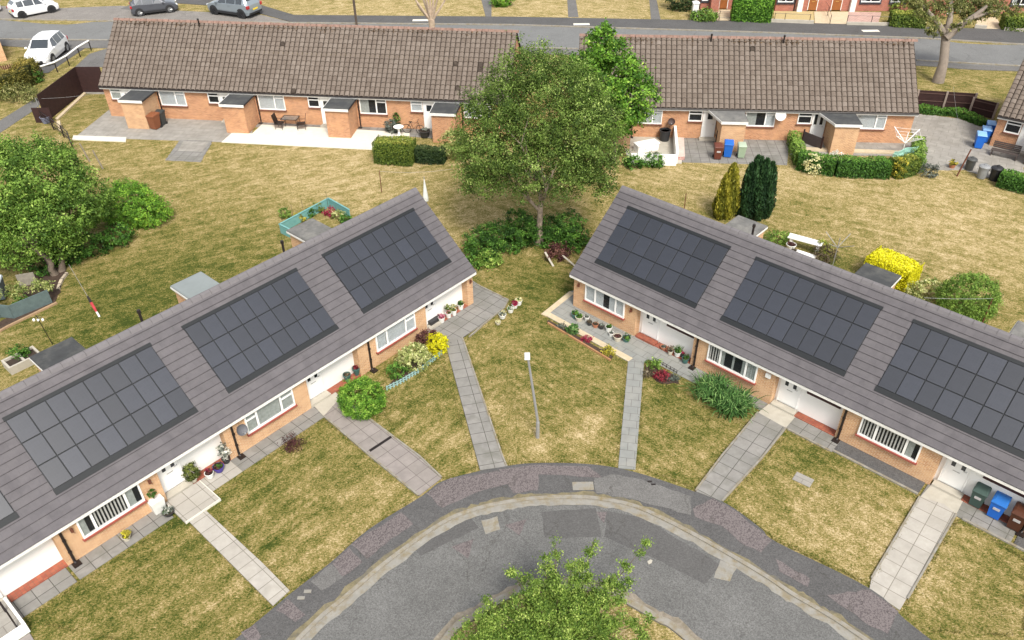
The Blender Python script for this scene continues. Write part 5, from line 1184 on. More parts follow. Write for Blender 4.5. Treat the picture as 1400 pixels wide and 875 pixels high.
wall_line('low_wall', 'pale low wall under the feathery hedge at the top right corner', [(1372,42),(1400,44)], .25, .35, M_CONC, 'wall')
def railing(label, pts, h=.95, sp=0, group='iron railings by the street', rails=(.3, .95), mt=None, r=.03, name='railing'):
    L = A(*pts); o = L[0]; t = empty(name, (o[0], o[1], 0), 0, label, 'railing', group); P = [(a-o[0], b-o[1]) for a, b in L]
    for p in P: MB().tube([(p[0], p[1], 0), (p[0], p[1], h)], r, 6).build('post', mt or M_BLACKP, t)
    mb = MB()
    for z in rails: mb.tube([(*p, h*z) for p in P], r*.6, 5)
    mb.build('rail', mt or M_BLACKP, t); return t
railing('black railing along the gravel garden of the red brick houses', [(1058,31),(1072,31.5),(1106,32.8)])
railing('black railing along the pink paved garden', [(1157,34),(1190,35),(1225,36.5)])
railing('black railing between the two brown doors', [(1134,34),(1131,22),(1127,15)])
railing('black railing by the white gatepost at the left brick house', [(952,27),(983,28),(1002,28)])
x, y = at(949, 25); t = MB().box(-.28, .28, -.28, .28, 0, 1.5).box(-.34, .34, -.34, .34, 1.501, 1.58).add([(-.34, -.34, 1.581), (.34, -.34, 1.581), (.34, .34, 1.581), (-.34, .34, 1.581), (0, 0, 1.75)], [(0, 1, 4), (1, 2, 4), (2, 3, 4), (3, 0, 4)]).build('gatepost', M_FASC, None, (x, y, 0)); tag(t, 'stout white gatepost with a capped top at the top of the picture', 'gatepost')

# ---------------------------------------------------------------- cars
M_TYRE = plain('tyre', (.02, .02, .021), .85, .15, 20); M_RIM = plain('alloy_rim', (.33, .34, .35), .35, .05, 5, metal=.8); M_RIMD = plain('dark_rim', (.03, .03, .033), .4, .05, 5, metal=.5)
M_CGLASS = plain('car_glass', (.025, .032, .038), .08, .1, 3, spec=.8, coat=1); M_LAMP = plain('lamp_glass', (.6, .62, .64), .1, .1, 8, coat=1); M_TAIL = plain('tail_lamp', (.35, .015, .02), .2, .1, 8, coat=1); M_TRIM = plain('black_trim', (.02, .02, .022), .6, .1, 8)
M_PLATEY = plain('yellow_plate', (.75, .55, .05), .5, .02, 8)
def car(label, fpx, rpx, side, paint, H=1.5, dark_low=False, rim=None, glass=None, group='cars parked along the street'):
    f, r = at(*fpx), at(*rpx); wb = math.dist(f, r); k = wb/2.58; az = azof(r, f)
    cx, cy = (f[0]+r[0])/2, (f[1]+r[1])/2; s = 1 if side == 'R' else -1       # wheels surveyed are on that side
    ox, oy = -math.sin(az)*.80*k*s, math.cos(az)*.80*k*s
    t = empty('parked_car', (cx+ox, cy+oy, 0), az, label, 'car', group); t.scale = (k, k, k)
    ST = [(-1.98, .66, .50, .56, .70), (-1.95, .76, .78, .62, .92), (-1.80, .83, .95, .60, 1.20), (-1.50, .86, 1.0, .60, H-.05), (-.9, .875, .98, .62, H), (0, .88, .95, .62, H), (.42, .88, .93, .60, H-.07), (1.05, .87, .92, .66, .99), (1.55, .85, .84, .58, .90), (1.88, .80, .72, .50, .78), (2.03, .70, .55, .45, .60), (2.06, .62, .45, .4, .48)]
    V = []; F = []; n = 6
    for (x, w, zb, wr, zr_) in ST:
        lo = .22 if -1.9 < x < 1.95 else .30
        V += [(x, 0, lo), (x, w*.93, lo), (x, w, .48 if zb > .5 else zb*.9), (x, w*.985, zb), (x, wr, zr_), (x, 0, zr_+.025)]
    N = len(ST)
    body = MB(); VV = V+[(x, -y, z) for x, y, z in V]; FF = []
    for i in range(N-1):
        for j in range(n-1):
            a, b, c, d = i*n+j, i*n+j+1, (i+1)*n+j+1, (i+1)*n+j
            FF.append((a, b, c, d)); o = N*n; FF.append((o+d, o+c, o+b, o+a))
    o = N*n
    FF.append((0, 5, 4, 3, 2, 1)); FF.append((o+1, o+2, o+3, o+4, o+5, o+0)); e = (N-1)*n; FF.append((e+1, e+2, e+3, e+4, e+5, e)); FF.append((o+e, o+e+5, o+e+4, o+e+3, o+e+2, o+e+1))
    body.add(VV, FF); bo = body.build('body', paint, t)
    bmod = bo.modifiers.new('bevel', 'BEVEL'); bmod.width = .035; bmod.segments = 2; bmod.limit_method = 'ANGLE'; bmod.angle_limit = R_(22)
    import bmesh
    bm = bmesh.new(); bm.from_mesh(bo.data); bmesh.ops.remove_doubles(bm, verts=bm.verts, dist=.001); bmesh.ops.recalc_face_normals(bm, faces=bm.faces); bm.to_mesh(bo.data); bm.free()
    bo.data.polygons.foreach_set('use_smooth', [False]*len(bo.data.polygons))
    def P(i, j, sg): v = V[i*n+j]; return Vector((v[0], v[1]*sg, v[2]))
    def glassq(name, q, inset=.09, off=.02, mt=None):
        q = [Vector(a) for a in q]; c = sum(q, Vector())/4; nr = (q[1]-q[0]).cross(q[2]-q[0]).normalized()
        if nr.dot(c-Vector((0, 0, .6))) < 0: nr = -nr
        w = [a.lerp(c, inset)+nr*off for a in q]; w2 = [a-nr*.03 for a in w]
        MB().add(w+w2, [(0, 1, 2, 3), (3, 2, 1, 0)[::1], (4, 5, 1, 0), (5, 6, 2, 1), (6, 7, 3, 2), (7, 4, 0, 3)][0:1]+[(4, 5, 1, 0), (5, 6, 2, 1), (6, 7, 3, 2), (7, 4, 0, 3)]).build(name, mt or glass or M_CGLASS, t)
    for sg in (1, -1):
        for i0, i1 in ((3, 4), (4, 5), (5, 7)):
            if i0 == 3: q = [P(3, 3, sg), P(4, 3, sg), P(4, 4, sg), P(3, 4, sg)]
            elif i0 == 4: q = [P(4, 3, sg), P(5, 3, sg), P(5, 4, sg), P(4, 4, sg)]
            else: q = [P(5, 3, sg), P(7, 3, sg).lerp(P(6, 3, sg), .35), P(6, 4, sg).lerp(P(6, 3, sg), .05), P(5, 4, sg)]
            glassq('window', q, .10)
        # mirrors, arches, handles
        MB().box(.78, .92, sg*.90-.0 if sg > 0 else -1.04, sg*.90+.14 if sg > 0 else -.90, .95, 1.07, b=.02).build('mirror', paint, t)
        MB().box(-.35, -.15, sg*.878 if sg > 0 else -.905, .905 if sg > 0 else sg*.878, .84, .865).build('handle', paint, t)
        if dark_low: MB().box(-.95, .95, .865 if sg > 0 else -.90, .90 if sg > 0 else -.865, .24, .40).build('sill_trim', M_TRIM, t)
        for x_ in (-1.29, 1.29):
            MB().tube([(x_, sg*.60, .335), (x_, sg*.872, .335)], .39, 20).build('wheel_arch', M_TRIM, t)
            w_ = MB().tube([(x_, sg*.66, .315), (x_, sg*.865, .315), (x_, sg*.885, .315)], [.315, .315, .28], 22).build('wheel', M_TYRE, t)
            rm = MB().tube([(x_, sg*.80, .315), (x_, sg*.893, .315)], .20, 18)
            for a_ in range(5): 
                an = a_*2*math.pi/5; rm.box(x_-.02, x_+.02, min(sg*.893, sg*.90), max(sg*.893, sg*.90), .315, .50) if False else rm.tube([(x_, sg*.895, .315), (x_+.21*math.cos(an), sg*.895, .315+.21*math.sin(an))], .022, 5)
            rm.build('rim', rim or M_RIM, w_)
    glassq('windscreen', [P(6, 4, 1), P(6, 4, -1), P(7, 4, -1), P(7, 4, 1)], .07, .022)
    glassq('rear_window', [P(2, 4, 1), P(2, 4, -1), P(3, 4, -1), P(3, 4, 1)], .09, .022)
    for sg in (1, -1):
        MB().box(1.80, 2.02, min(sg*.42, sg*.74), max(sg*.42, sg*.74), .58, .72, b=.03).build('headlight', M_LAMP, t)
        MB().box(-1.99, -1.83, min(sg*.60, sg*.83), max(sg*.60, sg*.83), .70, .95, b=.03).build('tail_light', M_TAIL, t)
    MB().box(2.02, 2.075, -.45, .45, .30, .47, b=.01).build('grille', M_TRIM, t)
    MB().box(2.073, 2.085, -.26, .26, .38, .49).build('number_plate', M_FASC, t)
    MB().box(-2.0, -1.985, -.26, .26, .56, .67).build('number_plate', M_PLATEY, t)
    MB().box(-1.99, -1.94, -.7, .7, .28, .42).build('bumper_trim', M_TRIM, t)
    return t
def paint(n, c, metal=0): return plain(n, c, .28, .03, 2, spec=.6, coat=.8, metal=metal)
P_W = paint('white_paint', (.80, .81, .82)); P_G = paint('grey_paint', (.085, .09, .105), .3); P_S = paint('silver_paint', (.25, .29, .32), .3)
car('white hatchback in the lay-by at the top left, behind the first white car', (72, 17.5), (32, 25.5), 'R', P_W, rim=M_RIMD)
car('white car mostly cut off by the left edge at the top', (-8, 18), (-48, 24), 'R', P_W, rim=M_RIMD)
car('dark grey metallic crossover parked in the lay-by behind the left old roof', (233.5, 17.5), (192.5, 22.5), 'R', P_G, 1.56, True)
car('silver crossover with a dark glass roof parked at the right end of the lay-by', (294.5, 20), (331.5, 25.5), 'L', P_S, 1.58, True, M_RIMD)
car('white compact hatchback facing the camera on the drive beside the white rail', (74, 87), (92.5, 70.5), 'L', P_W, 1.52)

# ---------------------------------------------------------------- wheelie bins
def bin_(label, px_, py_, az, c, lid=None, s=1.0, group='wheelie bins', badge=None, h=1.0):
    x, y = at(px_, py_); t = empty('wheelie_bin', (x, y, 0), az, label, 'wheelie bin', group); t.scale = (s, s, s*h)
    mt = plain('bin_plastic', c, .5, .08, 3); ml = plain('bin_lid_plastic', lid, .45, .08, 3) if lid else mt
    mb = MB(); P = []
    for z, hx, y0, y1 in ((.06, .20, -.24, .20), (.10, .22, -.27, .22), (.86, .275, -.34, .30), (.93, .29, -.36, .32), (.96, .29, -.36, .32)):
        P += [(-hx, y0, z), (hx, y0, z), (hx, y1, z), (-hx, y1, z)]
    F = [(3, 2, 1, 0), (16, 17, 18, 19)]+[(k*4+i, k*4+(i+1) % 4, k*4+4+(i+1) % 4, k*4+4+i) for k in range(4) for i in range(4)]
    mb.add(P, F); mb.build('bin_body', mt, t)
    L = [(-.30, -.38, .965), (.30, -.38, .965), (.30, .36, .965), (-.30, .36, .965), (-.29, -.36, 1.0), (.29, -.36, 1.0), (.28, .30, 1.075), (-.28, .30, 1.075), (-.2, -.18, 1.06), (.2, -.18, 1.06), (.2, .16, 1.10), (-.2, .16, 1.10)]
    MB().add(L, [(3, 2, 1, 0), (0, 1, 5, 4), (1, 2, 6, 5), (2, 3, 7, 6), (3, 0, 4, 7), (4, 5, 9, 8), (5, 6, 10, 9), (6, 7, 11, 10), (7, 4, 8, 11), (8, 9, 10, 11)]).build('lid', ml, t)
    MB().tube([(-.22, .37, .98), (-.22, .43, 1.0), (.22, .43, 1.0), (.22, .37, .98)], .018, 6).build('handle', mt, t)
    for sg in (-1, 1): MB().tube([(sg*.20, .24, .10), (sg*.27, .24, .10)], .10, 14).build('wheel', M_TYRE, t)
    if badge: MB().box(-.13, .13, -.345, -.325, .60, .72).build('sticker', badge, t)
    return t
M_STKR = plain('sticker', (.42, .40, .40), .5, .15, 20)
GB, BB, BR_, BK = (.045, .075, .065), (.012, .12, .50), (.075, .025, .012), (.02, .022, .024)
def Rp(u, v, z=0): x, y = Rw(u, v); return x, y
def binR(label, u, v, az, *a, **k):
    x, y = Rw(u, v); p = pix((x, y, 0)); return bin_(label, p[0], p[1], az, *a, **k)
bR = AZR
binR('dark green bin against the white wall of the right terrace, left of the blue one', 20.02, 3.62, bR, GB, badge=M_STKR, s=.90)
binR('blue bin between the green and brown bins by the right terrace', 20.72, 3.72, bR, BB, (.02, .13, .42), s=.92, badge=M_STKR)
binR('brown bin at the right edge against the white wall of the right terrace', 21.45, 3.80, bR, BR_, s=.94, badge=M_STKR)
bin_('brown bin beside the first porch of the left old terrace', 214, 176, R_(-20), (.20, .07, .03), s=1.12)
bin_('dark grey bin behind the brown bin at the first porch', 222, 171, R_(-10), (.04, .045, .045), s=1.05)
bin_('brown bin in front of the porch behind the golden conifer', 980, 217, R_(-5), (.12, .035, .022), s=1.0, badge=M_STKR)
bin_('blue bin next to the brown one behind the golden conifer', 994, 214, R_(-12), BB, s=1.06)
bin_('pale green bin half hidden by the dark conifer', 1012, 215, R_(-5), (.28, .36, .25), (.35, .42, .32), s=.95)
bin_('nearest blue bin at the end wall of the bungalow at the right edge', 1336, 202, R_(-20), BB, (.20, .38, .65), s=1.05)
bin_('middle blue bin of the row at the end wall of the right-edge bungalow', 1343.5, 194, R_(-20), BB, (.20, .38, .65), s=1.02)
bin_('farthest blue bin of the row at the end wall of the right-edge bungalow', 1350, 186, R_(-20), BB, (.20, .38, .65), s=1.0)

# ---------------------------------------------------------------- street lamp, poles, vents in the lawns
M_GALV = plain('galvanised_steel', (.30, .30, .30), .55, .12, 8, metal=.3)
x, y = at(735, 598)
t = empty('street_lamp', (x, y, 0), 0, 'grey street lamp post with a pale flat lantern on the middle front lawn', 'street lamp')
MB().tube([(0, 0, -.1), (0, 0, .9), (0, 0, .92), (-.44, 0, 4.55)], [.085, .08, .06, .045], 10).build('post', M_GALV, t)
MB().tube([(-.44, 0, 4.5), (-.45, -.08, 4.64), (-.46, -.15, 4.68)], .035, 7).build('bracket', M_GALV, t)
MB().box(-.57, -.35, -.50, -.08, 4.66, 4.75, b=.03).build('lantern', plain('lantern_shell', (.60, .60, .58), .5, .04, 6), t)
def rod(name, label, cat, px_, py_, h, r, mt, dx=0, dy=0, group=None, n=6):
    x, y = at(px_, py_); o = MB().tube([(0, 0, -.05), (dx*.5, dy*.5, h/2), (dx, dy, h)], [r, r, r*.9], n).build(name, mt, None, (x, y, 0)); return tag(o, label, cat, group)
M_RUST = plain('rusty_iron', (.13, .045, .025), .9, .3, 12)
rod('utility_pole', 'dark wooden pole behind the ridge of the left old roof', 'pole', 489, 46, 7.5, .12, plain('tarred_wood', (.085, .065, .05), .9, .25, 5))
rod('washing_line_post', 'thin dark post on the back lawn between the teal planter and the birch', 'post', 522, 263, 1.55, .028, M_RUST, group='washing line posts')
rod('washing_line_post', 'thin rusty post on the back lawn just behind the right ridge, left of the conifers', 'post', 935, 288, 1.2, .028, M_RUST, group='washing line posts')
rod('washing_line_post', 'leaning rusty red post behind the right terrace beside the domed shrub', 'post', 1341, 446, 1.7, .035, M_RUST, group='washing line posts')
rod('washing_line_post', 'dark leaning post by the black bins at the edge of the concrete yard', 'post', 1308, 241, 1.9, .05, M_RUST, .35, .05, group='washing line posts')
rod('washing_line_post', 'pale post at the brown fence corner on the left', 'post', 60, 165, 1.8, .04, M_GALV, group='washing line posts')
def wire(label, a, za, b, zb, sag=.1, r=.006, mt=None):
    p, q = at(*a), at(*b); o = p; P = []
    for i in range(9):
        t = i/8; P.append((p[0]+(q[0]-p[0])*t-o[0], p[1]+(q[1]-p[1])*t-o[1], za+(zb-za)*t-sag*4*t*(1-t)))
    return tag(MB().tube(P, r, 4).build('washing_line', mt or M_GALV, None, (o[0], o[1], 0)), label, 'washing line')
wire('washing line from the post on the back lawn towards the birch', (522,263), 1.5, (620,262), 1.6, .15, .007)
wire('washing line crossing the domed shrub behind the right terrace', (1250,445), 1.7, (1341,446), 1.7, .05, .007)
wire('washing line across the fenced grass plot beside the left old terrace', (60,165), 1.75, (152,159), 1.9, .1, .007)
wire('thin pale line running over the concrete yard to the brown fence', (1308,241), 1.9, (1294,148), 1.7, .3, .008)
# lawn feeder with three white feeders
x, y = at(72, 471); t = empty('bird_feeder', (x, y, 0), 0, 'thin black bird feeder pole with three small white feeders behind the left terrace', 'bird feeder')
MB().tube([(0, 0, 0), (-.25, .1, 1.75)], .018, 6).tube([(-.45, .1, 1.55), (-.25, .1, 1.65), (-.02, .12, 1.55)], .012, 5).build('pole', M_BLACKP, t)
for dx in (-.45, -.24, -.02): MB().lathe([(.03, 0), (.06, .03), (.06, .10), (.02, .14)], 9, (dx-.0, .1, 1.38)).build('feeder', M_CLAD, t)
# closed garden parasol, red and white
x, y = at(136, 433); t = empty('closed_parasol', (x, y, 0), 0, 'closed black, red and white garden parasol leaning on the left back lawn', 'parasol')
d = Vector((-.38, .30, 1)).normalized()
def al(s): return tuple(d*s)
MB().tube([al(0), al(.3)], .05, 8).build('stand', M_CLAD, t)
MB().tube([al(.3), al(.5), al(.85)], [.05, .07, .07], 9).build('canopy', plain('red_cloth', (.45, .05, .06), .8, .15, 6), t)
MB().tube([al(.85), al(1.2)], [.075, .05], 9).build('canopy_top', M_BLACKP, t)
MB().tube([al(1.2), al(3.0)], [.012, .008], 5).build('pole', M_GALV, t)
# white sail-like rotary dryer cover by the left gable
x, y = at(583, 283); t = empty('rotary_dryer', (x, y, 0), 0, 'closed rotary dryer in a white cover behind the gable of the left terrace', 'rotary dryer')
MB().tube([(0, 0, 0), (0, 0, 2.1)], .022, 6).build('pole', M_GALV, t)
MB().tube([(0, 0, .45), (.0, 0, .7), (.0, 0, 1.2), (0, 0, 1.95)], [.16, .17, .11, .02], 8).build('cover', plain('cover_cloth', (.66, .68, .66), .85, .12, 4), t)
# drain covers
for px_, py_, w, h_, a, lab in ((1098, 656, .72, .5, -38, 'grey rectangular drain cover set in the right front lawn'),):
    x, y = at(px_, py_); o = MB().box(-w/2, w/2, -h_/2, h_/2, 0, .03, b=.008).box(-w/2+.06, w/2-.06, -h_/2+.06, h_/2-.06, .0301, .036).build('drain_cover', M_CONCG, None, (x, y, 0), R_(a)); tag(o, lab, 'drain cover')
for px_, py_, s, mt, lab in ((797, 666, .42, M_GUTTER, 'pale drain cover in the pavement at the top of the bend'), (888, 660, .09, M_BLACKP, 'left of two tiny dark covers in the pavement near the middle'), (893, 664, .09, M_BLACKP, 'right of two tiny dark covers in the pavement near the middle'), (421, 810, .13, M_GUTTER, 'upper of two small round covers in the pavement at lower left'), (412, 819, .13, M_GUTTER, 'lower of two small round covers in the pavement at lower left')):
    x, y = at(px_, py_); o = MB().box(-s, s, -s*.5, s*.5, .06, .082, b=.004).build('drain_cover', mt, None, (x, y, 0)); tag(o, lab, 'drain cover')
tag(sheet('drain_channel', A((504.5,616.2),(534,597),(536,599.5),(506.5,619)), .052, M_BLACKP, kind=None), 'black slotted drain across the pinkish path of the left terrace', 'drain')

# ---------------------------------------------------------------- pots and planters
SOILM = plain('potting_soil', (.04, .028, .02), .95, .3, 12)
def pot(label, xy, r, h, mt, plants=(), name='plant_pot', group='plant pots by the bungalow doors', taper=.72, cat='plant pot', sx=1.0):
    t = empty(name, (xy[0], xy[1], xy[2] if len(xy) > 2 else .03), random.uniform(0, 3), label, cat, group)
    MB().lathe([(r*taper, 0), (r*.97, h*.86), (r*1.06, h*.88), (r*1.06, h), (r*.94, h), (r*.92, h*.88)], 16, sx=sx).build('pot', mt, t)
    MB().lathe([(r*.92, h*.84), (r*.92, h*.885)], 14, sx=sx).build('soil', SOILM, t)
    for i, (lf, R, H, n, sz, zc) in enumerate(plants):
        nm = 'flowers' if lf in ('white', 'cream', 'pink', 'dred', 'yellow') else 'foliage'
        if lf == 'phorm': 
            o = strappy('', 0, 0, R, H, n, random.randint(1, 999), parent=t, name='foliage', w=.012, loc=(0, 0, h*.85))
        else: crown(nm, LM[lf], [(0, 0, h+zc, R, R, H)], n, 12, sz, .06, t, seed=random.randint(1, 9999), shell=.3, lo=.1, hi=.95)
    return t
MW = plain('white_pot', (.70, .70, .66), .55, .08, 5); MG = plain('green_glazed_pot', (.05, .13, .12), .35, .1, 5); MT = plain('terracotta', (.42, .17, .09), .8, .15, 5); MD = plain('dark_pot', (.03, .03, .032), .5, .1, 5); MBL = plain('blue_pot', (.06, .04, .25), .4, .1, 5); MBE = plain('beige_pot', (.52, .48, .38), .6, .1, 5)
def P3(a, b, z=.03): x, y = at(a, b, z); return (x, y, z)
G1 = 'pots lined up under the first window of the right terrace'
for (a, b, r, h, mt, pl, lab) in [
    (786, 434, .19, .26, MG, [('ivy', .18, .14, 18, .035, .05)], 'dark green pot with foliage, first of the row under the end window'),
    (791.5, 438, .20, .26, MBE, [('ivy', .17, .12, 16, .035, .03)], 'large pale pot of low green plants, second of the row under the end window'),
    (802, 438, .13, .24, MW, [('grey', .10, .08, 8, .03, .02)], 'small white pot, third of the row under the end window'),
    (805.5, 444, .14, .2, MD, [('brown', .14, .10, 10, .03, .04)], 'small black pot of dry stems right of the white pot'),
    (814, 447, .15, .2, MT, [('brown', .12, .1, 10, .03, .02)], 'brownish terracotta pot in the middle of the row'),
    (822, 449, .15, .2, MD, [('grey', .12, .08, 10, .03, .02)], 'dark pot with pale rim right of the terracotta pot'),
    (832, 452, .17, .26, MW, [('ivy', .16, .12, 14, .035, .04)], 'white pot with green foliage, third from the lower end of the row'),
    (835.5, 459, .13, .2, MW, [('grey', .08, .06, 6, .03, .0)], 'small empty-looking white pot tucked below the foliage pot'),
    (844, 465, .21, .27, MBE, [('purple', .14, .08, 12, .03, .0)], 'wide pale bowl-shaped pot of dark plants near the lower end of the row'),
    (856, 466, .20, .22, MG, [('ivy', .2, .14, 18, .035, .04)], 'teal green pot at the lower end of the row, next to the door step'),
    ]: pot(lab, P3(a, b), r, h, mt, pl, group=G1)
G2 = 'pots on the red ledge of the right terrace'
for (a, b, r, h, mt, pl, lab) in [
    (907, 477, .15, .16, MT, [('grey', .14, .06, 10, .03, .0)], 'flat dish of pale plants beside the door mat'),
    (916, 484, .13, .22, MBE, [('brown', .15, .2, 16, .03, .12)], 'pale pot of dry brown stems on the red ledge'),
    (926, 486, .17, .25, MW, [('ivy', .2, .2, 18, .035, .10), ('phorm', .25, .45, 50, 0, 0)], 'white pot with tall spiky green leaves on the red ledge'),
    (932, 487, .12, .2, MD, [('dred', .12, .1, 12, .03, .05)], 'dark pot with crimson flowers beside the spiky plant'),
    (936.5, 495, .17, .26, MG, [('ivy', .17, .14, 18, .03, .05)], 'grey-green pot at the lower end of the red ledge by the downpipe')]: pot(lab, P3(a, b, .07), r, h, mt, pl, group=G2)
o = sheet('door_mat', A((882,466.5),(885,461),(897,467),(893,473)), .085, plain('coir_mat', (.50, .28, .14), .95, .25, 14), z0=.071, kind=None); tag(o, 'pale orange patterned door mat on the red ledge of the right terrace', 'door mat')
G3 = 'pots on the step by the gable of the left terrace'
for (a, b, r, h, mt, pl, lab) in [
    (604, 440, .17, .30, MW, [('pink', .17, .10, 16, .035, .05), ('purple', .17, .12, 12, .035, .0)], 'white pot of pink and dark flowers nearest the door of the left terrace'),
    (613.5, 433.5, .16, .30, MW, [('hedge', .20, .26, 26, .035, .22), ('pink', .12, .08, 8, .03, .02)], 'white pot with a leafy shrub and pink flowers, second from the door'),
    (621, 430.5, .14, .32, MW, [('hedge', .19, .22, 26, .035, .16), ('cream', .14, .14, 8, .03, .22)], 'slim white pot with yellow-green foliage, third from the door'),
    (630, 422.5, .16, .32, MW, [('ivy', .17, .14, 18, .035, .08)], 'tall white pot with dark green foliage next to the brick pier')]: pot(lab, P3(a, b, .07), r, h, mt, pl, group=G3)
x, y = at(594, 441, .07)
t = empty('storage_box', (x, y, .07), AZL, 'low dark lidded box beside the door of the left terrace', 'box'); MB().box(-.38, .38, -.16, .2, 0, .24, b=.01).build('box_body', MD, t); MB().box(-.4, .4, -.18, .22, .241, .29, b=.012).build('lid', MD, t)
G4 = 'flower pots along the edge of the end patio'
for (a, b, r, h, mt, pl, lab) in [
    (709, 416, .19, .27, MW, [('cream', .19, .10, 18, .035, .03), ('ivy', .17, .08, 10, .03, .0)], 'white pot with pale yellow flowers at the outer end of the edge row'),
    (704, 420.5, .16, .22, MW, [('dred', .19, .14, 22, .035, .08)], 'white pot of crimson flowers in the edge row'),
    (698, 426.5, .17, .24, MW, [('white', .15, .1, 12, .03, .05), ('ivy', .17, .1, 14, .03, .02)], 'white pot of white flowers in the edge row, below the crimson one'),
    (687, 434.5, .19, .24, MW, [('grey', .2, .13, 18, .035, .05), ('cream', .15, .1, 10, .03, .08)], 'pale pot of silvery foliage at the inner end of the edge row'),
    (681, 443, .14, .16, MBE, [('cream', .13, .06, 10, .03, .02)], 'small low pot of cream flowers below the silvery one')]: pot(lab, P3(a, b), r, h, mt, pl, group=G4)
pot('left teal urn with an upright rim by the second white wall of the left terrace', P3(475.5, 521, .07), .18, .42, MG, [('brown', .14, .06, 10, .03, .0)], group='teal urns by the porch', taper=.55)
pot('right teal urn with red plants by the second white wall of the left terrace', P3(488, 512, .07), .18, .42, MG, [('red', .15, .08, 12, .03, .02)], group='teal urns by the porch', taper=.55)
o = pot('small conifer bush in a pale pot beside the third step of the left terrace', P3(265, 657.5, .07), .17, .2, MBE, [('gconifer', .05, .05, 4, .02, .1)], group='pots on the ledge left of the downpipe')
_cl = leafmat('pot_conifer', (.04, .06, .012), (.16, .19, .045), (.30, .32, .09)); _v = []
crown('foliage', _cl, [(0, 0, .48, .30, .30, .32), (0, 0, .75, .2, .2, .22)], 90, 22, .04, .07, o, seed=401, shell=.7)
pot('square-looking white pot with dark flowers on the ledge of the left terrace', P3(287.5, 652, .07), .18, .26, MW, [('purple', .17, .1, 18, .03, .05), ('dred', .12, .08, 8, .03, .1)], group='pots on the ledge left of the downpipe')
pot('indigo blue pot of mixed plants on the ledge of the left terrace', P3(300, 643, .07), .22, .24, MBL, [('purple', .2, .12, 16, .03, .06), ('ivy', .18, .1, 14, .03, .04)], group='pots on the ledge left of the downpipe')
pot('dark pot with a tall white-flowered shrub next to the brick corner of the left terrace', P3(310, 631.5, .07), .17, .24, MD, [('grey', .28, .40, 50, .035, .38), ('white', .27, .38, 26, .035, .38)], group='pots on the ledge left of the downpipe')
pot('small pot with yellow and orange flowers on the paving below the lowest window', P3(174, 737), .16, .2, MBE, [('golden', .2, .13, 22, .035, .08), ('yellow', .17, .12, 10, .035, .1)])
pot('round grey-leaved plant in a low bowl beside the white planter', P3(231, 703), .22, .16, MD, [('grey', .24, .15, 24, .035, .06), ('ivy', .22, .12, 16, .035, .03), ('white', .1, .08, 6, .03, .1)])
x, y = at(217, 697); t = empty('white_planter', (x, y, .03), AZL, 'tall square white planter with a small topiary ball by a left terrace door', 'planter')
MB().add([(-.21, -.21, 0), (.21, -.21, 0), (.21, .21, 0), (-.21, .21, 0), (-.27, -.27, .62), (.27, -.27, .62), (.27, .27, .62), (-.27, .27, .62)], [(3, 2, 1, 0), (4, 5, 6, 7), (0, 1, 5, 4), (1, 2, 6, 5), (2, 3, 7, 6), (3, 0, 4, 7)]).build('planter_box', MW, t)
MB().tube([(0, 0, .6), (0, 0, .85)], .02, 6).build('stem', M_TWIG, t); crown('foliage', LM['ivy'], [(0, 0, .95, .17, .17, .17)], 40, 14, .03, .05, t, seed=77, shell=.7)
# ---- narrow brick-edged bed
o = sheet('flower_bed', A((749,438),(838,488),(834.5,493),(748,442)), .06, M_SOIL); 
wall_line('bed_edging', 'thin orange brick edging along the narrow flower bed of the end bungalow at right', [(749,442.5),(834.5,493.5)], .07, .10, plain('clay_edging', (.36, .19, .09), .9, .2, 6), 'edging')
sheet('flower_bed', A((881.5,500),(897,500),(925,516),(928,525),(905,525),(884,512)), .04, M_SOIL, rag=.08)
x, y = at(918, 507); railing('low black scalloped edging between the small bed and the slabs', [(906,500),(911,503),(916,506),(921,508.5),(925,511)], .22, group=None, rails=(.4, .95), r=.018, name='border_fence')
# ---- picket fence (teal-white), left front garden
def picket(label, pts, h, mt, sp=.11, w=.07, name='picket_fence', cat='fence', group=None, tall=None):
    L = A(*pts); o = L[0]; t = empty(name, (o[0], o[1], 0), 0, label, cat, group); P = [Vector((a-o[0], b-o[1], 0)) for a, b in L]; pk = MB(); rl = MB()
    for i in range(len(P)-1):
        d = (P[i+1]-P[i]); l = d.length; d.normalize(); a = math.atan2(d.y, d.x); k = int(l/sp); n = Vector((-d.y, d.x, 0))
        for j in range(k+1):
            c = P[i]+d*(l*j/max(1, k)); hh = h*(1+random.uniform(-.02, .02)); q = d*w/2
            for s0, s1 in ((.0, .016),):
                V = [c-q+n*s0, c+q+n*s0, c+q+n*s0+Vector((0, 0, hh*.88)), c+n*s0+Vector((0, 0, hh)), c-q+n*s0+Vector((0, 0, hh*.88))]; V += [v+n*(s1-s0) for v in V]
                pk.add(V, [(0, 1, 2, 3, 4), (9, 8, 7, 6, 5), (0, 5, 6, 1), (1, 6, 7, 2), (2, 7, 8, 3), (3, 8, 9, 4), (4, 9, 5, 0)])
        for z in (.3, .7):
            b = MB().box(0, l, .017, .04, h*z-.02, h*z+.02); rl.add([(P[i].x+x*math.cos(a)-y*math.sin(a), P[i].y+x*math.sin(a)+y*math.cos(a), zz) for x, y, zz in b.v], b.f)
    pk.build('pickets', mt, t); rl.build('rails', mt, t); return t
picket('low pale blue-green picket fence round the shrub bed of the left terrace', [(529.5,534),(548,525),(576,508),(604,485)], .30, plain('pale_teal_paint', (.27, .42, .41), .6, .12, 4), .155, .075)
sheet('flower_bed', A((528,531),(546,512),(560,492),(590,467),(603,482),(576,506),(548,523)), .045, M_SOIL, rag=.05)
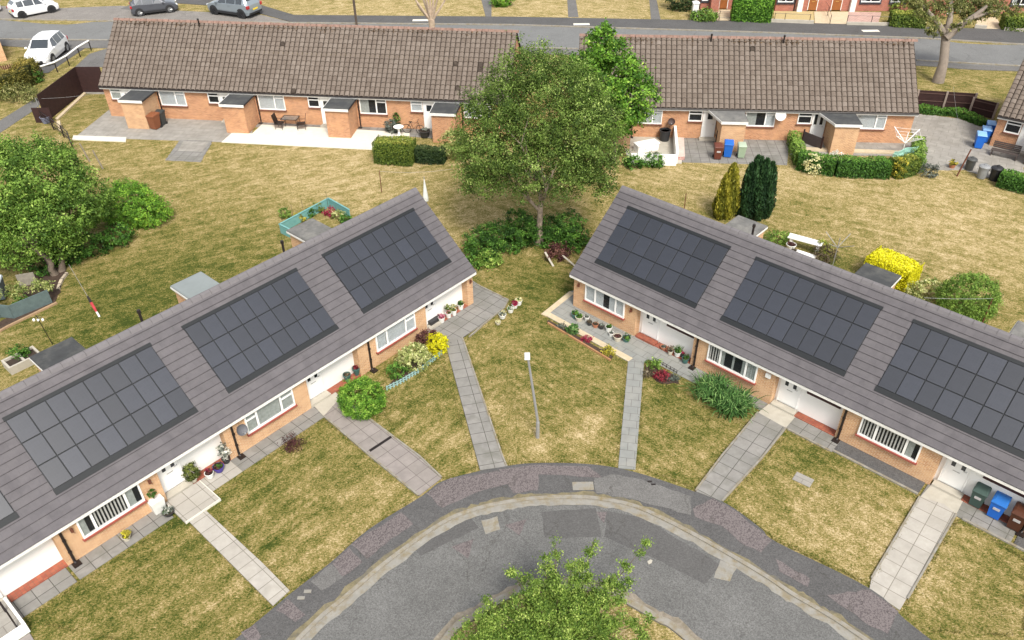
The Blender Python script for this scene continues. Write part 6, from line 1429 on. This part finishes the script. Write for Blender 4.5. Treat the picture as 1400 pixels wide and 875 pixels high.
# ---- teal board fence enclosing a raised bed behind the left ridge
def boards(label, pts, h, mt, thick=.05, name='board_fence', cat='fence', posts=None, pm=None, nb=4, cap=None, group=None, gap=.012, sag=0):
    L = A(*pts); o = L[0]; t = empty(name, (o[0], o[1], 0), 0, label, cat, group); P = [(a-o[0], b-o[1]) for a, b in L]
    for i in range(len(P)-1):
        (x0, y0), (x1, y1) = P[i], P[i+1]; l = math.dist(P[i], P[i+1]); a = math.atan2(y1-y0, x1-x0)
        if posts:
            q = MB().box(0, l, -.065, -.026, h*.42, h*.42+.05).box(0, l, -.065, -.026, h*.84, h*.84+.05)
            MB().add([(x0+x*math.cos(a)-y*math.sin(a), y0+x*math.sin(a)+y*math.cos(a), z) for x, y, z in q.v], q.f).build('rails', plain('fence_rail', (.10, .06, .05), .9, .2, 5), t)
        q = MB()
        for k in range(nb): q.box(0, l, -thick/2, thick/2, .03+(h-.03)*k/nb, .03+(h-.03)*(k+1)/nb-gap)
        if cap: q.box(-.02, l+.02, -thick, thick, h-.005, h+.03)
        mb = MB().add([(x0+x*math.cos(a)-y*math.sin(a), y0+x*math.sin(a)+y*math.cos(a), z) for x, y, z in q.v], q.f); mb.build('board_panel', mt, t)
        if posts:
            k = max(1, int(l/posts))
            for j in range(k+1):
                if j == k and i < len(P)-2: continue
                px_, py_ = x0+(x1-x0)*j/k, y0+(y1-y0)*j/k; s = posts_side
                cx_, cy_ = px_+math.sin(a)*.07*s, py_-math.cos(a)*.07*s
                MB().box(cx_-.07, cx_+.07, cy_-.05, cy_+.05, 0, h+.05, rz=a).build('post', pm or mt, t)
    return t
posts_side = 1
M_TEAL = plain('teal_paint', (.14, .33, .32), .6, .1, 4, dirt=(.20, .38, .36), dscale=2); M_DBRN = plain('dark_brown_stain', (.032, .013, .012), .75, .25, 3); M_DBRN2 = plain('red_brown_stain', (.11, .035, .03), .75, .25, 3)
boards('teal painted board fence round the planted corner behind the left terrace', [(408,331),(384.5,319),(451,283),(479,299)], .62, M_TEAL, nb=2, cap=True)
for i, (a, b, rx, rz, lf, lab) in enumerate([(410, 302, .42, .34, 'golden', 'yellow-green plant in the teal corner, nearest its left end'), (435, 290, .4, .36, 'hedge', 'tall yellow-green plant in the middle of the teal corner'), (452, 295, .42, .3, 'dred', 'red-flowered plant in the far corner of the teal fence'), (462, 299, .4, .3, 'vari', 'cream flowered plant along the right side of the teal fence'), (424, 296, .32, .34, 'ivy', 'dark leafy plant between the yellow-green plants in the teal corner'), (473, 305, .42, .26, 'ivy', 'dark plant at the right end of the teal fence'), (391, 298, .38, .36, 'bright', 'bright green plant just outside the teal fence at left')]):
    bush('garden_plant', lab, a, b, rx, rx*.8, rz, lf, 34, 16, .05, .12, 140+i, zc=rz*.9)
for i, (a, b, h, lab) in enumerate([(388, 312, 1.3, 'tall garden cane at the left corner of the teal fence'), (402, 303, 1.2, 'garden cane beside the yellow-green plant in the teal corner'), (416, 296, 1.2, 'garden cane in the middle of the teal corner'), (449, 285, 1.2, 'dark garden cane at the far corner of the teal fence')]): rod('garden_cane', lab, 'cane', a, b, h, .012, M_TWIG, n=5)
# ---- brown fences
boards('very dark brown board fence enclosing the grass plot beside the left old terrace', [(147,126.5),(114,126.5),(64,167)], 2.15, M_DBRN, nb=9, gap=.004)
boards('dark brown board fence running from that plot towards the broad tree', [(50,168),(74,168)], 1.2, M_DBRN, nb=6, gap=.004)
boards('dark brown panel fence with pale posts behind the concrete yard', [(1249,147),(1327,152)], 1.4, M_DBRN, nb=5, posts=1.5, pm=plain('weathered_post', (.27, .22, .19), .9, .2, 5), gap=.004)
boards('lower dark brown fence panel with pale posts next to the right-edge bungalow', [(1325,155),(1357,163)], 1.25, M_DBRN, nb=5, posts=1.3, pm=plain('weathered_post', (.27, .22, .19), .9, .2, 5), gap=.004)
picket('red-brown picket fence beside the overgrown hedge at far left', [(-4,110),(34,103)], 1.2, M_DBRN2, .16, .11)
# white knee rail beside the drive
L = A((60,105),(79,99),(95,90),(110,78),(125,69)); t = empty('knee_rail', (L[0][0], L[0][1], 0), 0, 'white painted knee rail on thin black posts beside the lane at top left', 'railing')
for p in L: MB().tube([(p[0]-L[0][0], p[1]-L[0][1], 0), (p[0]-L[0][0], p[1]-L[0][1], .85)], .05, 6).build('post', M_BLACKP, t)
MB().tube([(p[0]-L[0][0], p[1]-L[0][1], .9) for p in L], .075, 6).build('rail', M_CLAD, t)
# white low garden wall of the right old terrace + brick return
wall_line('white_garden_wall', 'white rendered low garden wall in front of the right old terrace behind the birch', [(862,224),(924,226)], .2, .75, M_CLAD, 'wall')
wall_line('white_garden_wall', 'white capped garden wall running back to the old terrace beside the black tub', [(924,224),(921,186)], .18, .95, M_CLAD, 'wall')
o = wall_line('brick_planter', 'narrow red and white brick pile beside the white garden wall', [(930,219),(929,194)], .55, .35, bricky('red_white_brick', (.38, .12, .10), (.70, .62, .58), (.5, .4, .35), .3, .12, .02, .5, True), 'planter')
x, y = at(883, 205); t = tag(MB().box(-.8, .8, -.35, .35, 0, .5, b=.02).box(-.85, .85, -.4, .4, .501, .56).build('garden_bench', M_CLAD, None, (x, y, 0), R_(20)), 'white slab bench inside the white garden wall, half under the leafy tree', 'bench')
x, y = at(908, 192); t = empty('water_butt', (x, y, 0), 0, 'black round tub against the wall of the right old terrace', 'tub')
MB().lathe([(.33, 0), (.40, .75), (.43, .76), (.43, .82), (.36, .82), (.35, .7)], 18).build('tub', MD, t); MB().lathe([(.35, .66), (.35, .70)], 16).build('contents', SOILM, t)
# black railing and steps beside right porches
for i, (a, b, lab) in enumerate(((975.5, 188, 'black handrail beside the white door behind the golden conifer'), (1127, 193, 'black handrail beside the white door above the garden hedge'))):
    railing(lab, [(a, b), (a+2.5, b+9)], 1.0, group=None, rails=(.5, .97), r=.035, name='handrail')
x, y = at(1097, 195); t = empty('garden_gate', (x, y, 0), R_(-55), 'dark board gate beside the short green hedge of the right old terrace', 'gate')
MB().box(0, 1.5, -.03, .03, .08, .85).build('gate_panel', plain('dark_gate', (.06, .045, .045), .7, .2, 5), t); MB().box(-.08, 0, -.05, .05, 0, 1.0).box(1.5, 1.58, -.05, .05, 0, 1.0).build('gate_posts', M_DBRN, t)
# rotary dryer with mint cloth
x, y = at(1232, 214); t = empty('rotary_dryer', (x, y, 0), 0, 'open white rotary dryer with a mint green cloth beside the right old terrace', 'rotary dryer')
MB().tube([(0, 0, 0), (0, 0, 1.75)], .03, 6).build('pole', M_CLAD, t)
mb = MB()
for k in range(4): a = k*math.pi/2+.5; mb.tube([(0, 0, 1.0), (1.15*math.cos(a), 1.15*math.sin(a), 1.75)], .028, 5)
for rr in (.6, .85, 1.1):
    for k in range(4): a = k*math.pi/2+.5; b = a+math.pi/2; mb.tube([(rr*math.cos(a), rr*math.sin(a), 1.0+.65*rr), (rr*math.cos(b), rr*math.sin(b), 1.0+.65*rr)], .009, 4)
mb.build('arms', M_CLAD, t)
V = []; F = []; n = 8
for i in range(n+1):
    for j in range(5): u = i/n; v = j/4; V.append((-.9+1.5*u+.05*math.sin(9*v), -.55-.12*math.sin(u*9)-.10*v, .25+(.85-.35*u*0)*v*(.5+.5*u)))
for i in range(n):
    for j in range(4): F.append((i*5+j, (i+1)*5+j, (i+1)*5+j+1, i*5+j+1))
o = MB().add(V, F).build('hanging_cloth', plain('mint_cloth', (.35, .62, .52), .9, .15, 5), t); o.modifiers.new('thick', 'SOLIDIFY').thickness = .02
# satellite dishes
def dish(label, xyz, az, r, mt, k=1):
    t = empty('satellite_dish', xyz, az, label, 'satellite dish', 'satellite dishes')
    MB().lathe([(.001, .05), (r*.5, .065), (r*.8, .095), (r, .14), (r*1.01, .145), (r*.8, .11), (r*.5, .08), (.001, .066)][::-1] if False else [(.001, 0), (r*.5, .02), (r*.8, .055), (r, .10), (r*.99, .115), (r*.78, .07), (r*.5, .035), (.001, .015)], 18).build('reflector', mt, t).rotation_euler = (R_(62), 0, 0)
    MB().tube([(0, 0, 0), (0, .12, -.03), (0, .35, -.05)], .018, 5).build('bracket', M_GALV, t); MB().tube([(0, 0, -.1), (0, -.32, -.02)], .01, 5).tube([(0, -.32, -.03), (0, -.27, .0)], .03, 6).build('receiver', M_GALV, t); return t
def wallpt(O, az, L0, u, v, z): return (O[0]+math.cos(az)*u+math.sin(az)*v, O[1]+math.sin(az)*u-math.cos(az)*v, z)
p = Lw(14.15, 4.2); dish('dark grey satellite dish on the left terrace beside its second downpipe', (p[0], p[1], 1.55), AZL, .24, plain('dark_dish', (.10, .10, .11), .6, .1, 4))
dish('white satellite dish under the eave of the right old terrace', wallpt(F2L, a5, 0, 14.15, .3, 2.0), a5, .38, plain('white_dish', (.62, .62, .60), .6, .05, 4))
dish('small dark dish on the wall above the black tub', wallpt(F2L, a5, 0, 6.65, .3, 1.35), a5, .26, plain('brown_dish', (.05, .03, .028), .6, .1, 4))
# hanging basket bits on brick
for fn, u, lab in ((Lw, .3, 'dark wall lamp on the brick pier at the gable of the left terrace'), (Rw, .5, 'small dark metal ornament on the brick near the gable of the right terrace'), (Rw, 3.75, 'dark hanging bracket right of the end window of the right terrace'), (Lw, 21.0, 'small dark ornament on the brick beside the lowest downpipe of the left terrace'), (Lw, 18.0, 'curly dark ornament on the brick above the white planter')):
    p = fn(u, 3.9); az = AZL if fn is Lw else AZR; t = MB().box(-.05, .05, -.03, .03, -.11, .11, b=.015).tube([(0, -.03, .08), (.0, -.14, .05), (.04, -.16, -.05)], .014, 5).build('wall_ornament', M_RUST, None, (p[0], p[1], 1.5), az); tag(t, lab, 'wall ornament', 'ornaments on the brick walls')
# ---- patio furniture left old terrace: two black chairs and a glass table
def chair(label, a, b, az):
    x, y = at(a, b); t = empty('garden_chair', (x, y, .03), az, label, 'garden chair', 'black chairs at the patio table')
    MB().box(-.3, .3, -.28, .28, .42, .46).build('seat', M_BLACKP, t); MB().add([(-.3, .26, .46), (.3, .26, .46), (.3, .42, 1.1), (-.3, .42, 1.1), (-.3, .29, .46), (.3, .29, .46), (.3, .45, 1.1), (-.3, .45, 1.1)], [(0, 1, 2, 3), (7, 6, 5, 4), (0, 4, 5, 1), (1, 5, 6, 2), (2, 6, 7, 3), (3, 7, 4, 0)]).build('backrest', M_BLACKP, t)
    for sx in (-1, 1):
        MB().tube([(sx*.31, -.27, 0), (sx*.31, -.27, .66), (sx*.31, .33, .66)], .018, 5).build('armrest', M_BLACKP, t); MB().tube([(sx*.29, .3, 0), (sx*.29, .27, .44)], .018, 5).build('leg', M_BLACKP, t)
chair('left black garden chair at the glass table on the white patio', 384, 176, R_(80)); chair('right black garden chair at the glass table on the white patio', 413, 177, R_(-80))
x, y = at(399, 174); t = empty('garden_table', (x, y, .03), R_(-7), 'rectangular glass-topped table between the two black garden chairs', 'garden table')
mb = MB(); mb.box(-.62, .62, -.42, -.38, .70, .74).box(-.62, .62, .38, .42, .70, .74).box(-.62, -.58, -.379, .379, .70, .74).box(.58, .62, -.379, .379, .70, .74).build('frame', M_BLACKP, t); MB().box(-.578, .578, -.378, .378, .71, .725).build('glass_top', glassmat('table_glass', (.2, .22, .22), .6), t)
for sx in (-.58, .58):
    for sy in (-.38, .38): MB().tube([(sx, sy, 0), (sx*.9, sy*.9, .7)], .018, 5).build('leg', M_BLACKP, t)
# ---- clutter by the last porch: bicycle, pots, bird bath
x, y = at(566, 183); t = empty('bicycle', (x, y, .04), R_(-10), 'dark bicycle leaning near the last porch of the left old terrace', 'bicycle')
for dx in (-.52, .52):
    P = [(dx+.33*math.cos(a), 0, .34+.33*math.sin(a)) for a in [i*2*math.pi/16 for i in range(17)]]; MB().tube(P, .025, 5).build('wheel', M_TYRE, t)
MB().tube([(-.52, 0, .34), (-.2, 0, .85), (.38, 0, .82), (0, 0, .34), (-.2, 0, .85)], .022, 5).tube([(-.52, 0, .34), (0, 0, .34)], .02, 5).build('frame', M_BLACKP, t); MB().tube([(.52, 0, .34), (.36, 0, .98), (.36, -.25, 1.02)], .02, 5).tube([(.36, 0, .98), (.36, .25, 1.02)], .018, 5).build('handlebar', M_BLACKP, t); MB().box(-.32, -.08, -.07, .07, .86, .91, b=.02).build('saddle', M_BLACKP, t)
x, y = at(546, 186); t = empty('bird_bath', (x, y, .04), 0, 'white bird bath behind the yellowing hedge', 'bird bath'); MB().lathe([(.2, 0), (.12, .06), (.07, .3), (.09, .5), (.14, .55)], 12).build('pedestal', M_CLAD, t); MB().lathe([(.14, .551), (.36, .66), (.38, .70), (.33, .70), (.05, .62)], 16).build('bowl', M_CLAD, t)
bush('garden_plant', 'grey-leaved plant against the wall left of the bird bath', 536, 181, .5, .45, .6, 'grey', 60, 16, .06, .15, 160, lo=0, hi=.6)
bush('garden_plant', 'dark tall plant against the wall beside the grey-leaved plant', 544, 178, .3, .3, .8, 'ivy', 40, 16, .06, .12, 161)
pot('large dark pot by the side of the last porch of the left old terrace', P3(581, 187), .4, .5, MD, [('grey', .3, .2, 20, .05, .1)], group='pots behind the yellowing hedge')
# ---- left middle: ivy-covered trellis with beds and a grey bin
boards('grey-green trellis fence hung with pale ivy at the left edge', [(-14,447),(2,434),(20,436),(72,414)], .85, plain('grey_green_paint', (.10, .14, .14), .7, .2, 5), nb=1)
x, y = at(38, 414); s = crown('climbing_ivy', LM['vari'], [(-1.3, -.5, .85, .55, .4, .35), (-.3, -.1, .95, .8, .4, .35), (.7, .25, .95, .6, .4, .35), (1.2, .4, .7, .4, .3, .4)], 110, 18, .05, .16, loc=(x, y, 0), seed=170, shell=.3, lo=0, hi=.75); tag(s, 'pale variegated ivy hanging over the grey-green trellis', 'ivy')
s = crown('climbing_ivy', LM['bright'], [(-2.2, -1.2, .5, .5, .5, .6), (.1, -.5, .45, .5, .3, .35)], 90, 18, .05, .15, loc=(x, y, 0), seed=171, shell=.3, lo=.0, hi=.6); tag(s, 'green ivy on the lower face of the grey-green trellis at the edge', 'ivy')
sheet('flower_bed', A((-20,452),(10,435),(74,411),(78,414),(12,444),(-16,464)), .04, M_SOIL)
wall_line('timber_edging', 'long timber edging of the bed below the grey-green trellis', [(-18,464),(12,447),(78,415)], .12, .10, plain('old_timber', (.33, .22, .13), .9, .2, 5), 'edging')
wall_line('stone_edging', 'row of pale stones edging the bed under the broad tree', [(80,398),(83,389),(86,382),(92,375)], .16, .14, bricky('pale_stones', (.5, .42, .32), (.42, .36, .28), (.06, .05, .04), .33, .5, .03, 0, False), 'edging')
sheet('earth_bed', A((20,395),(60,365),(92,372),(84,392),(76,412),(40,412)), .03, M_SOIL, rag=.1)
bin_('grey storage bin with a pale lid at the left edge beside the trellis', 3, 408, R_(15), (.09, .12, .14), (.55, .60, .66), s=1.15, group=None)
wall_line('timber_screen', 'weathered grey timber panel leaning behind the trellis under the broad tree', [(28,392),(52,388)], .06, .75, plain('weathered_timber', (.24, .22, .18), .9, .25, 5), 'screen')
# ---- black railing fence and pots by the brown plot
railing('glossy black railing running down the edge of the fenced plot to the lawn', [(60,168),(74,178),(88,188),(97,196),(103,212)], .95, group=None, rails=(.35, .65, .97), r=.045)
for i, (a, b) in enumerate([(119, 215), (137, 225)]): rod('fence_stake', ('left' if i == 0 else 'right')+' of two weathered stakes beside the rounded shrub on the left lawn', 'stake', a+4, b+6, 1.25, .05, plain('stake_wood', (.20, .17, .13), .9, .2, 5), -.45, .3)
x, y = at(64, 168); pot('blue-grey round pot at the corner of the brown fence', (x, y, .02), .35, .5, plain('slate_pot', (.16, .17, .24), .5, .1, 4), [], group=None)
x, y = at(83, 176); tag(MB().box(-.12, .12, -.4, .4, 0, .5, b=.01).build('cream_panel', M_CREAM, None, (x, y, 0), R_(25)), 'small cream board beside the glossy black railing', 'board')
x, y = at(126, 122); t = empty('covered_seat', (x, y, 0), R_(10), 'garden seat under a grey cover in the corner of the brown fence', 'covered seat'); mb = MB().blob((0, 0, .42), (.75, .5, .42), 10, 6, .12).blob((1.3, .2, .4), (.55, .45, .42), 9, 6, .12); mb.build('cover', plain('grey_cover', (.22, .24, .26), .6, .3, 3), t)
# ---- bins and clutter at right edge
for i, (a, b, s, c, lab) in enumerate([(1324, 232, .95, (.06, .062, .06), 'black dustbin with looped handles on the left of three by the yard'), (1341, 243, 1.0, (.23, .235, .24), 'grey dustbin in the middle of three by the yard'), (1358, 246, 1.05, (.022, .022, .024), 'glossy black dustbin on the right of three by the yard')]):
    x, y = at(a, b); t = empty('dustbin', (x, y, .02), 0, lab, 'dustbin', 'dustbins by the yard'); t.scale = (s, s, s); mt = plain('dustbin_plastic', c, .4, .15, 4)
    MB().lathe([(.27, 0), (.33, .70), (.36, .72), (.36, .76)], 18).build('bin_body', mt, t); MB().lathe([(.37, .761), (.37, .80), (.28, .87), (.10, .90), (.09, .94), (.001, .95)], 18).build('lid', mt, t)
    mb = MB()
    for sx in (-1, 1): mb.tube([(sx*.35, -.08, .6), (sx*.42, -.08, .6), (sx*.42, .08, .6), (sx*.35, .08, .6)], .015, 5)
    mb.tube([(-.07, 0, .93), (-.07, 0, 1.0), (.07, 0, 1.0), (.07, 0, .93)], .015, 5); mb.build('handles', mt, t)
x, y = at(1354, 209); t = empty('garden_bench', (x, y, 0), R_(-37), 'dark slatted bench under the window of the right-edge bungalow', 'bench')
mb = MB(); [mb.box(0, 1.7, -.55+.12*k, -.46+.12*k, .42, .46) for k in range(4)]; mb.build('seat', plain('dark_slats', (.07, .055, .05), .8, .2, 6), t); mb = MB(); [mb.box(0, 1.7, -.06, -.02, .5+.12*k, .59+.12*k) for k in range(4)]; mb.build('backrest', D.materials['dark_slats'], t)
for xx in (.05, 1.6): MB().box(xx, xx+.06, -.55, -.02, 0, .41).build('leg', D.materials['dark_slats'], t)
pot('small pot of yellow-green flowers at the corner of the concrete yard', P3(1301, 229), .22, .25, MT, [('golden', .28, .2, 24, .05, .1)], group=None)
# ---- small garden behind the right terrace: white table, round pots
x, y = at(1098, 341); t = empty('garden_table', (x, y, 0), R_(-33), 'long white slab table behind the right terrace ridge', 'garden table'); MB().box(-.95, .95, -.27, .27, .60, .67, b=.01).build('table_top', M_CLAD, t)
for sx in (-.8, .7): MB().box(sx, sx+.12, -.22, .22, 0, .599).build('leg', M_CLAD, t)
pot('round white pot of dark plants beside the white slab table', P3(1080, 343), .27, .45, MW, [('purple', .22, .1, 20, .04, .03)], group='pots in the small garden behind the right terrace')
pot('small white pot right of the round one, behind the right ridge', P3(1084, 351), .2, .42, MW, [('brown', .14, .08, 12, .04, .02)], group='pots in the small garden behind the right terrace')
x, y = at(1099, 357); t = tag(MB().box(-.55, .55, -.25, .25, 0, .45, b=.02).build('white_trough', M_CLAD, None, (x, y, 0), R_(-38)), 'low white trough just behind the ridge of the right terrace', 'planter')
x, y = at(1137, 368); t = empty('rotary_dryer', (x, y, 0), .6, 'pale rotary dryer frame behind the right terrace ridge, right of the white table', 'rotary dryer'); MB().tube([(0, 0, 0), (0, 0, 2.0)], .025, 6).build('pole', M_GALV, t)
mb = MB(); [mb.tube([(0, 0, 1.4), (.9*math.cos(a), .9*math.sin(a), 1.95)], .018, 5) for a in (0, 1.57, 3.14, 4.71)]; mb.build('arms', M_GALV, t)
# ---- planters behind the left terrace, bottom-left door landing and handrail
x, y = at(33, 497); t = empty('trough_planter', (x, y, 0), AZL, 'white stepped concrete trough planter at the back corner of the left terrace', 'planter')
MB().box(-.75, .75, -.45, -.35, 0, .42).box(-.75, .75, .35, .45, 0, .42).box(-.75, -.65, -.35, .35, 0, .42).box(.65, .75, -.35, .35, 0, .42).box(-.05, .05, -.35, .35, 0, .42).build('trough', M_CONC, t); MB().box(-.649, .649, -.349, .349, .02, .30).build('soil', SOILM, t); crown('foliage', LM['ivy'], [(.2, .1, .45, .3, .25, .2)], 26, 14, .045, .1, t, seed=180)
bush('shrub', 'small round dark green shrub beside the white trough planter behind the left terrace', 28, 490, .42, .4, .4, 'ivy', 50, 16, .045, .12, 181)
t = empty('entrance_landing', (*Lw(24.2, 4.9), 0), AZL, 'raised concrete door landing with white edges at the bottom left corner', 'landing')
MB().box(-1.9, .45, -.45, 1.05, 0, .38).build('slab', M_CONCG, t); MB().box(.451, .55, -.55, 1.05, 0, .44).box(-1.9, .45, -.55, -.451, 0, .44).build('white_edge', M_CLAD, t)
MB().tube([(.3, .5, .38), (.3, .5, 1.35), (.3, -.35, 1.2), (.3, -.4, .40)], .03, 6).build('handrail', M_BLACKP, t)
sheet('garden_path', [Lw(23.7, 5.5), Lw(25.9, 5.5), Lw(25.4, 9), Lw(23.9, 9)], .045, M_SLABP, az=AZL)
# platform step at third door of the left terrace
t = empty('door_platform', (*Lw(17.05, 4.4), 0), AZL, 'pale slabbed door platform with white edges at the top of the third path', 'step')
MB().box(-.72, .78, -.95, .5, 0, .10).build('slab', M_SLABW, t); MB().box(-.72, .815, -.985, -.951, 0, .112).box(.781, .815, -.95, .5, 0, .112).build('white_edge', M_WHITEP, t)
# ---------------------------------------------------------------- loose grass blades over the lawns near the viewpoint
def inside(x, y, poly):
    c = False; n = len(poly); j = n-1
    for i in range(n):
        if (poly[i][1] > y) != (poly[j][1] > y) and x < (poly[j][0]-poly[i][0])*(y-poly[i][1])/(poly[j][1]-poly[i][1])+poly[i][0]: c = not c
        j = i
    return c
LAWNS = [A((40,848),(112,795),(250,709),(370,829),(330,866),(280,905)), A((284,690),(442,573),(568,680),(500,727),(400,808)), A((520,560),(604,490),(650,640),(606,655),(575,625)), A((635,466),(700,430),(742,436),(855,498),(843,632),(805,634),(727,632),(694,636)), A((882,500),(960,575),(1030,568),(950,668),(870,638)), A((1078,592),(1255,682),(1190,800),(1062,740),(995,688)), A((1310,708),(1400,765),(1400,870),(1262,862),(1235,835)),
         A((0,420),(200,300),(500,230),(600,260),(560,262),(440,300),(340,360),(200,430),(120,470),(0,520)), A((860,256),(980,300),(1060,240),(1300,250),(1400,270),(1400,440),(1330,440),(1200,370),(1000,300)), A((700,360),(640,400),(655,385),(700,425),(742,430),(778,395),(780,375))]
M_BLADE = leafmat('grass_blade', (.08, .105, .02), (.30, .24, .075), (.50, .39, .17), rough=.9, trans=.15)
def blades():
    rng = np.random.default_rng(99); P = []; T = []
    for k, poly in enumerate(LAWNS):
        xs = [p[0] for p in poly]; ys = [p[1] for p in poly]; area = (max(xs)-min(xs))*(max(ys)-min(ys)); dens = 170 if k < 7 else 45
        n = int(area*dens)
        C = np.stack([rng.uniform(min(xs), max(xs), n), rng.uniform(min(ys), max(ys), n)], 1)
        cl = np.sin(C[:, 0]*5.1+np.sin(C[:, 1]*3.3)*2)*np.sin(C[:, 1]*4.7+np.sin(C[:, 0]*2.1)*2)
        keep = cl+rng.normal(0, .6, n) > .15; C = C[keep]
        for x, y in C:
            if inside(x, y, poly):
                P.append((x, y)); T.append(dry_shade(x, y)+streak(x, y)*2)
    ne = 0
    for k, poly in enumerate(LAWNS[:7]):                             # tufts hanging over the paving edges
        for i in range(len(poly)):
            a, b = poly[i], poly[(i+1) % len(poly)]; l = math.dist(a, b)
            for j in range(int(l*75)):
                t = rng.random(); 
                if math.sin((a[0]+(b[0]-a[0])*t)*4.3+(a[1]+(b[1]-a[1])*t)*5.1)+rng.normal(0, .7) < -.2: continue
                P.append((a[0]+(b[0]-a[0])*t+rng.normal(0, .045), a[1]+(b[1]-a[1])*t+rng.normal(0, .045))); T.append(rng.uniform(.2, .75)); ne += 1
    P = np.array(P); n = len(P); T = np.array(T)+rng.normal(0, .22, n)
    h = rng.uniform(.02, .06, n); h[n-ne:] = rng.uniform(.06, .12, ne); a = rng.uniform(0, 6.283, n); w = rng.uniform(.006, .014, n)*1.4
    lean = rng.normal(0, .025, (n, 2)); B = np.stack([P[:, 0], P[:, 1], np.zeros(n)], 1); s = np.stack([np.cos(a)*w, np.sin(a)*w, np.zeros(n)], 1)
    top = B+np.stack([lean[:, 0], lean[:, 1], h], 1)
    V = np.stack([B-s, B+s, top], 1).reshape(-1, 3)
    o = linkmesh('lawn_grass', quads_mesh('lawn_grass', V, T*.75+.1, M_BLADE, 3)); tag(o, 'short dry grass blades standing in the mown lawns', 'grass', kind='stuff')
    return n
print('blades', blades())
SC.render.resolution_x = 1024; SC.render.resolution_y = 640
SC.render.engine = 'CYCLES'
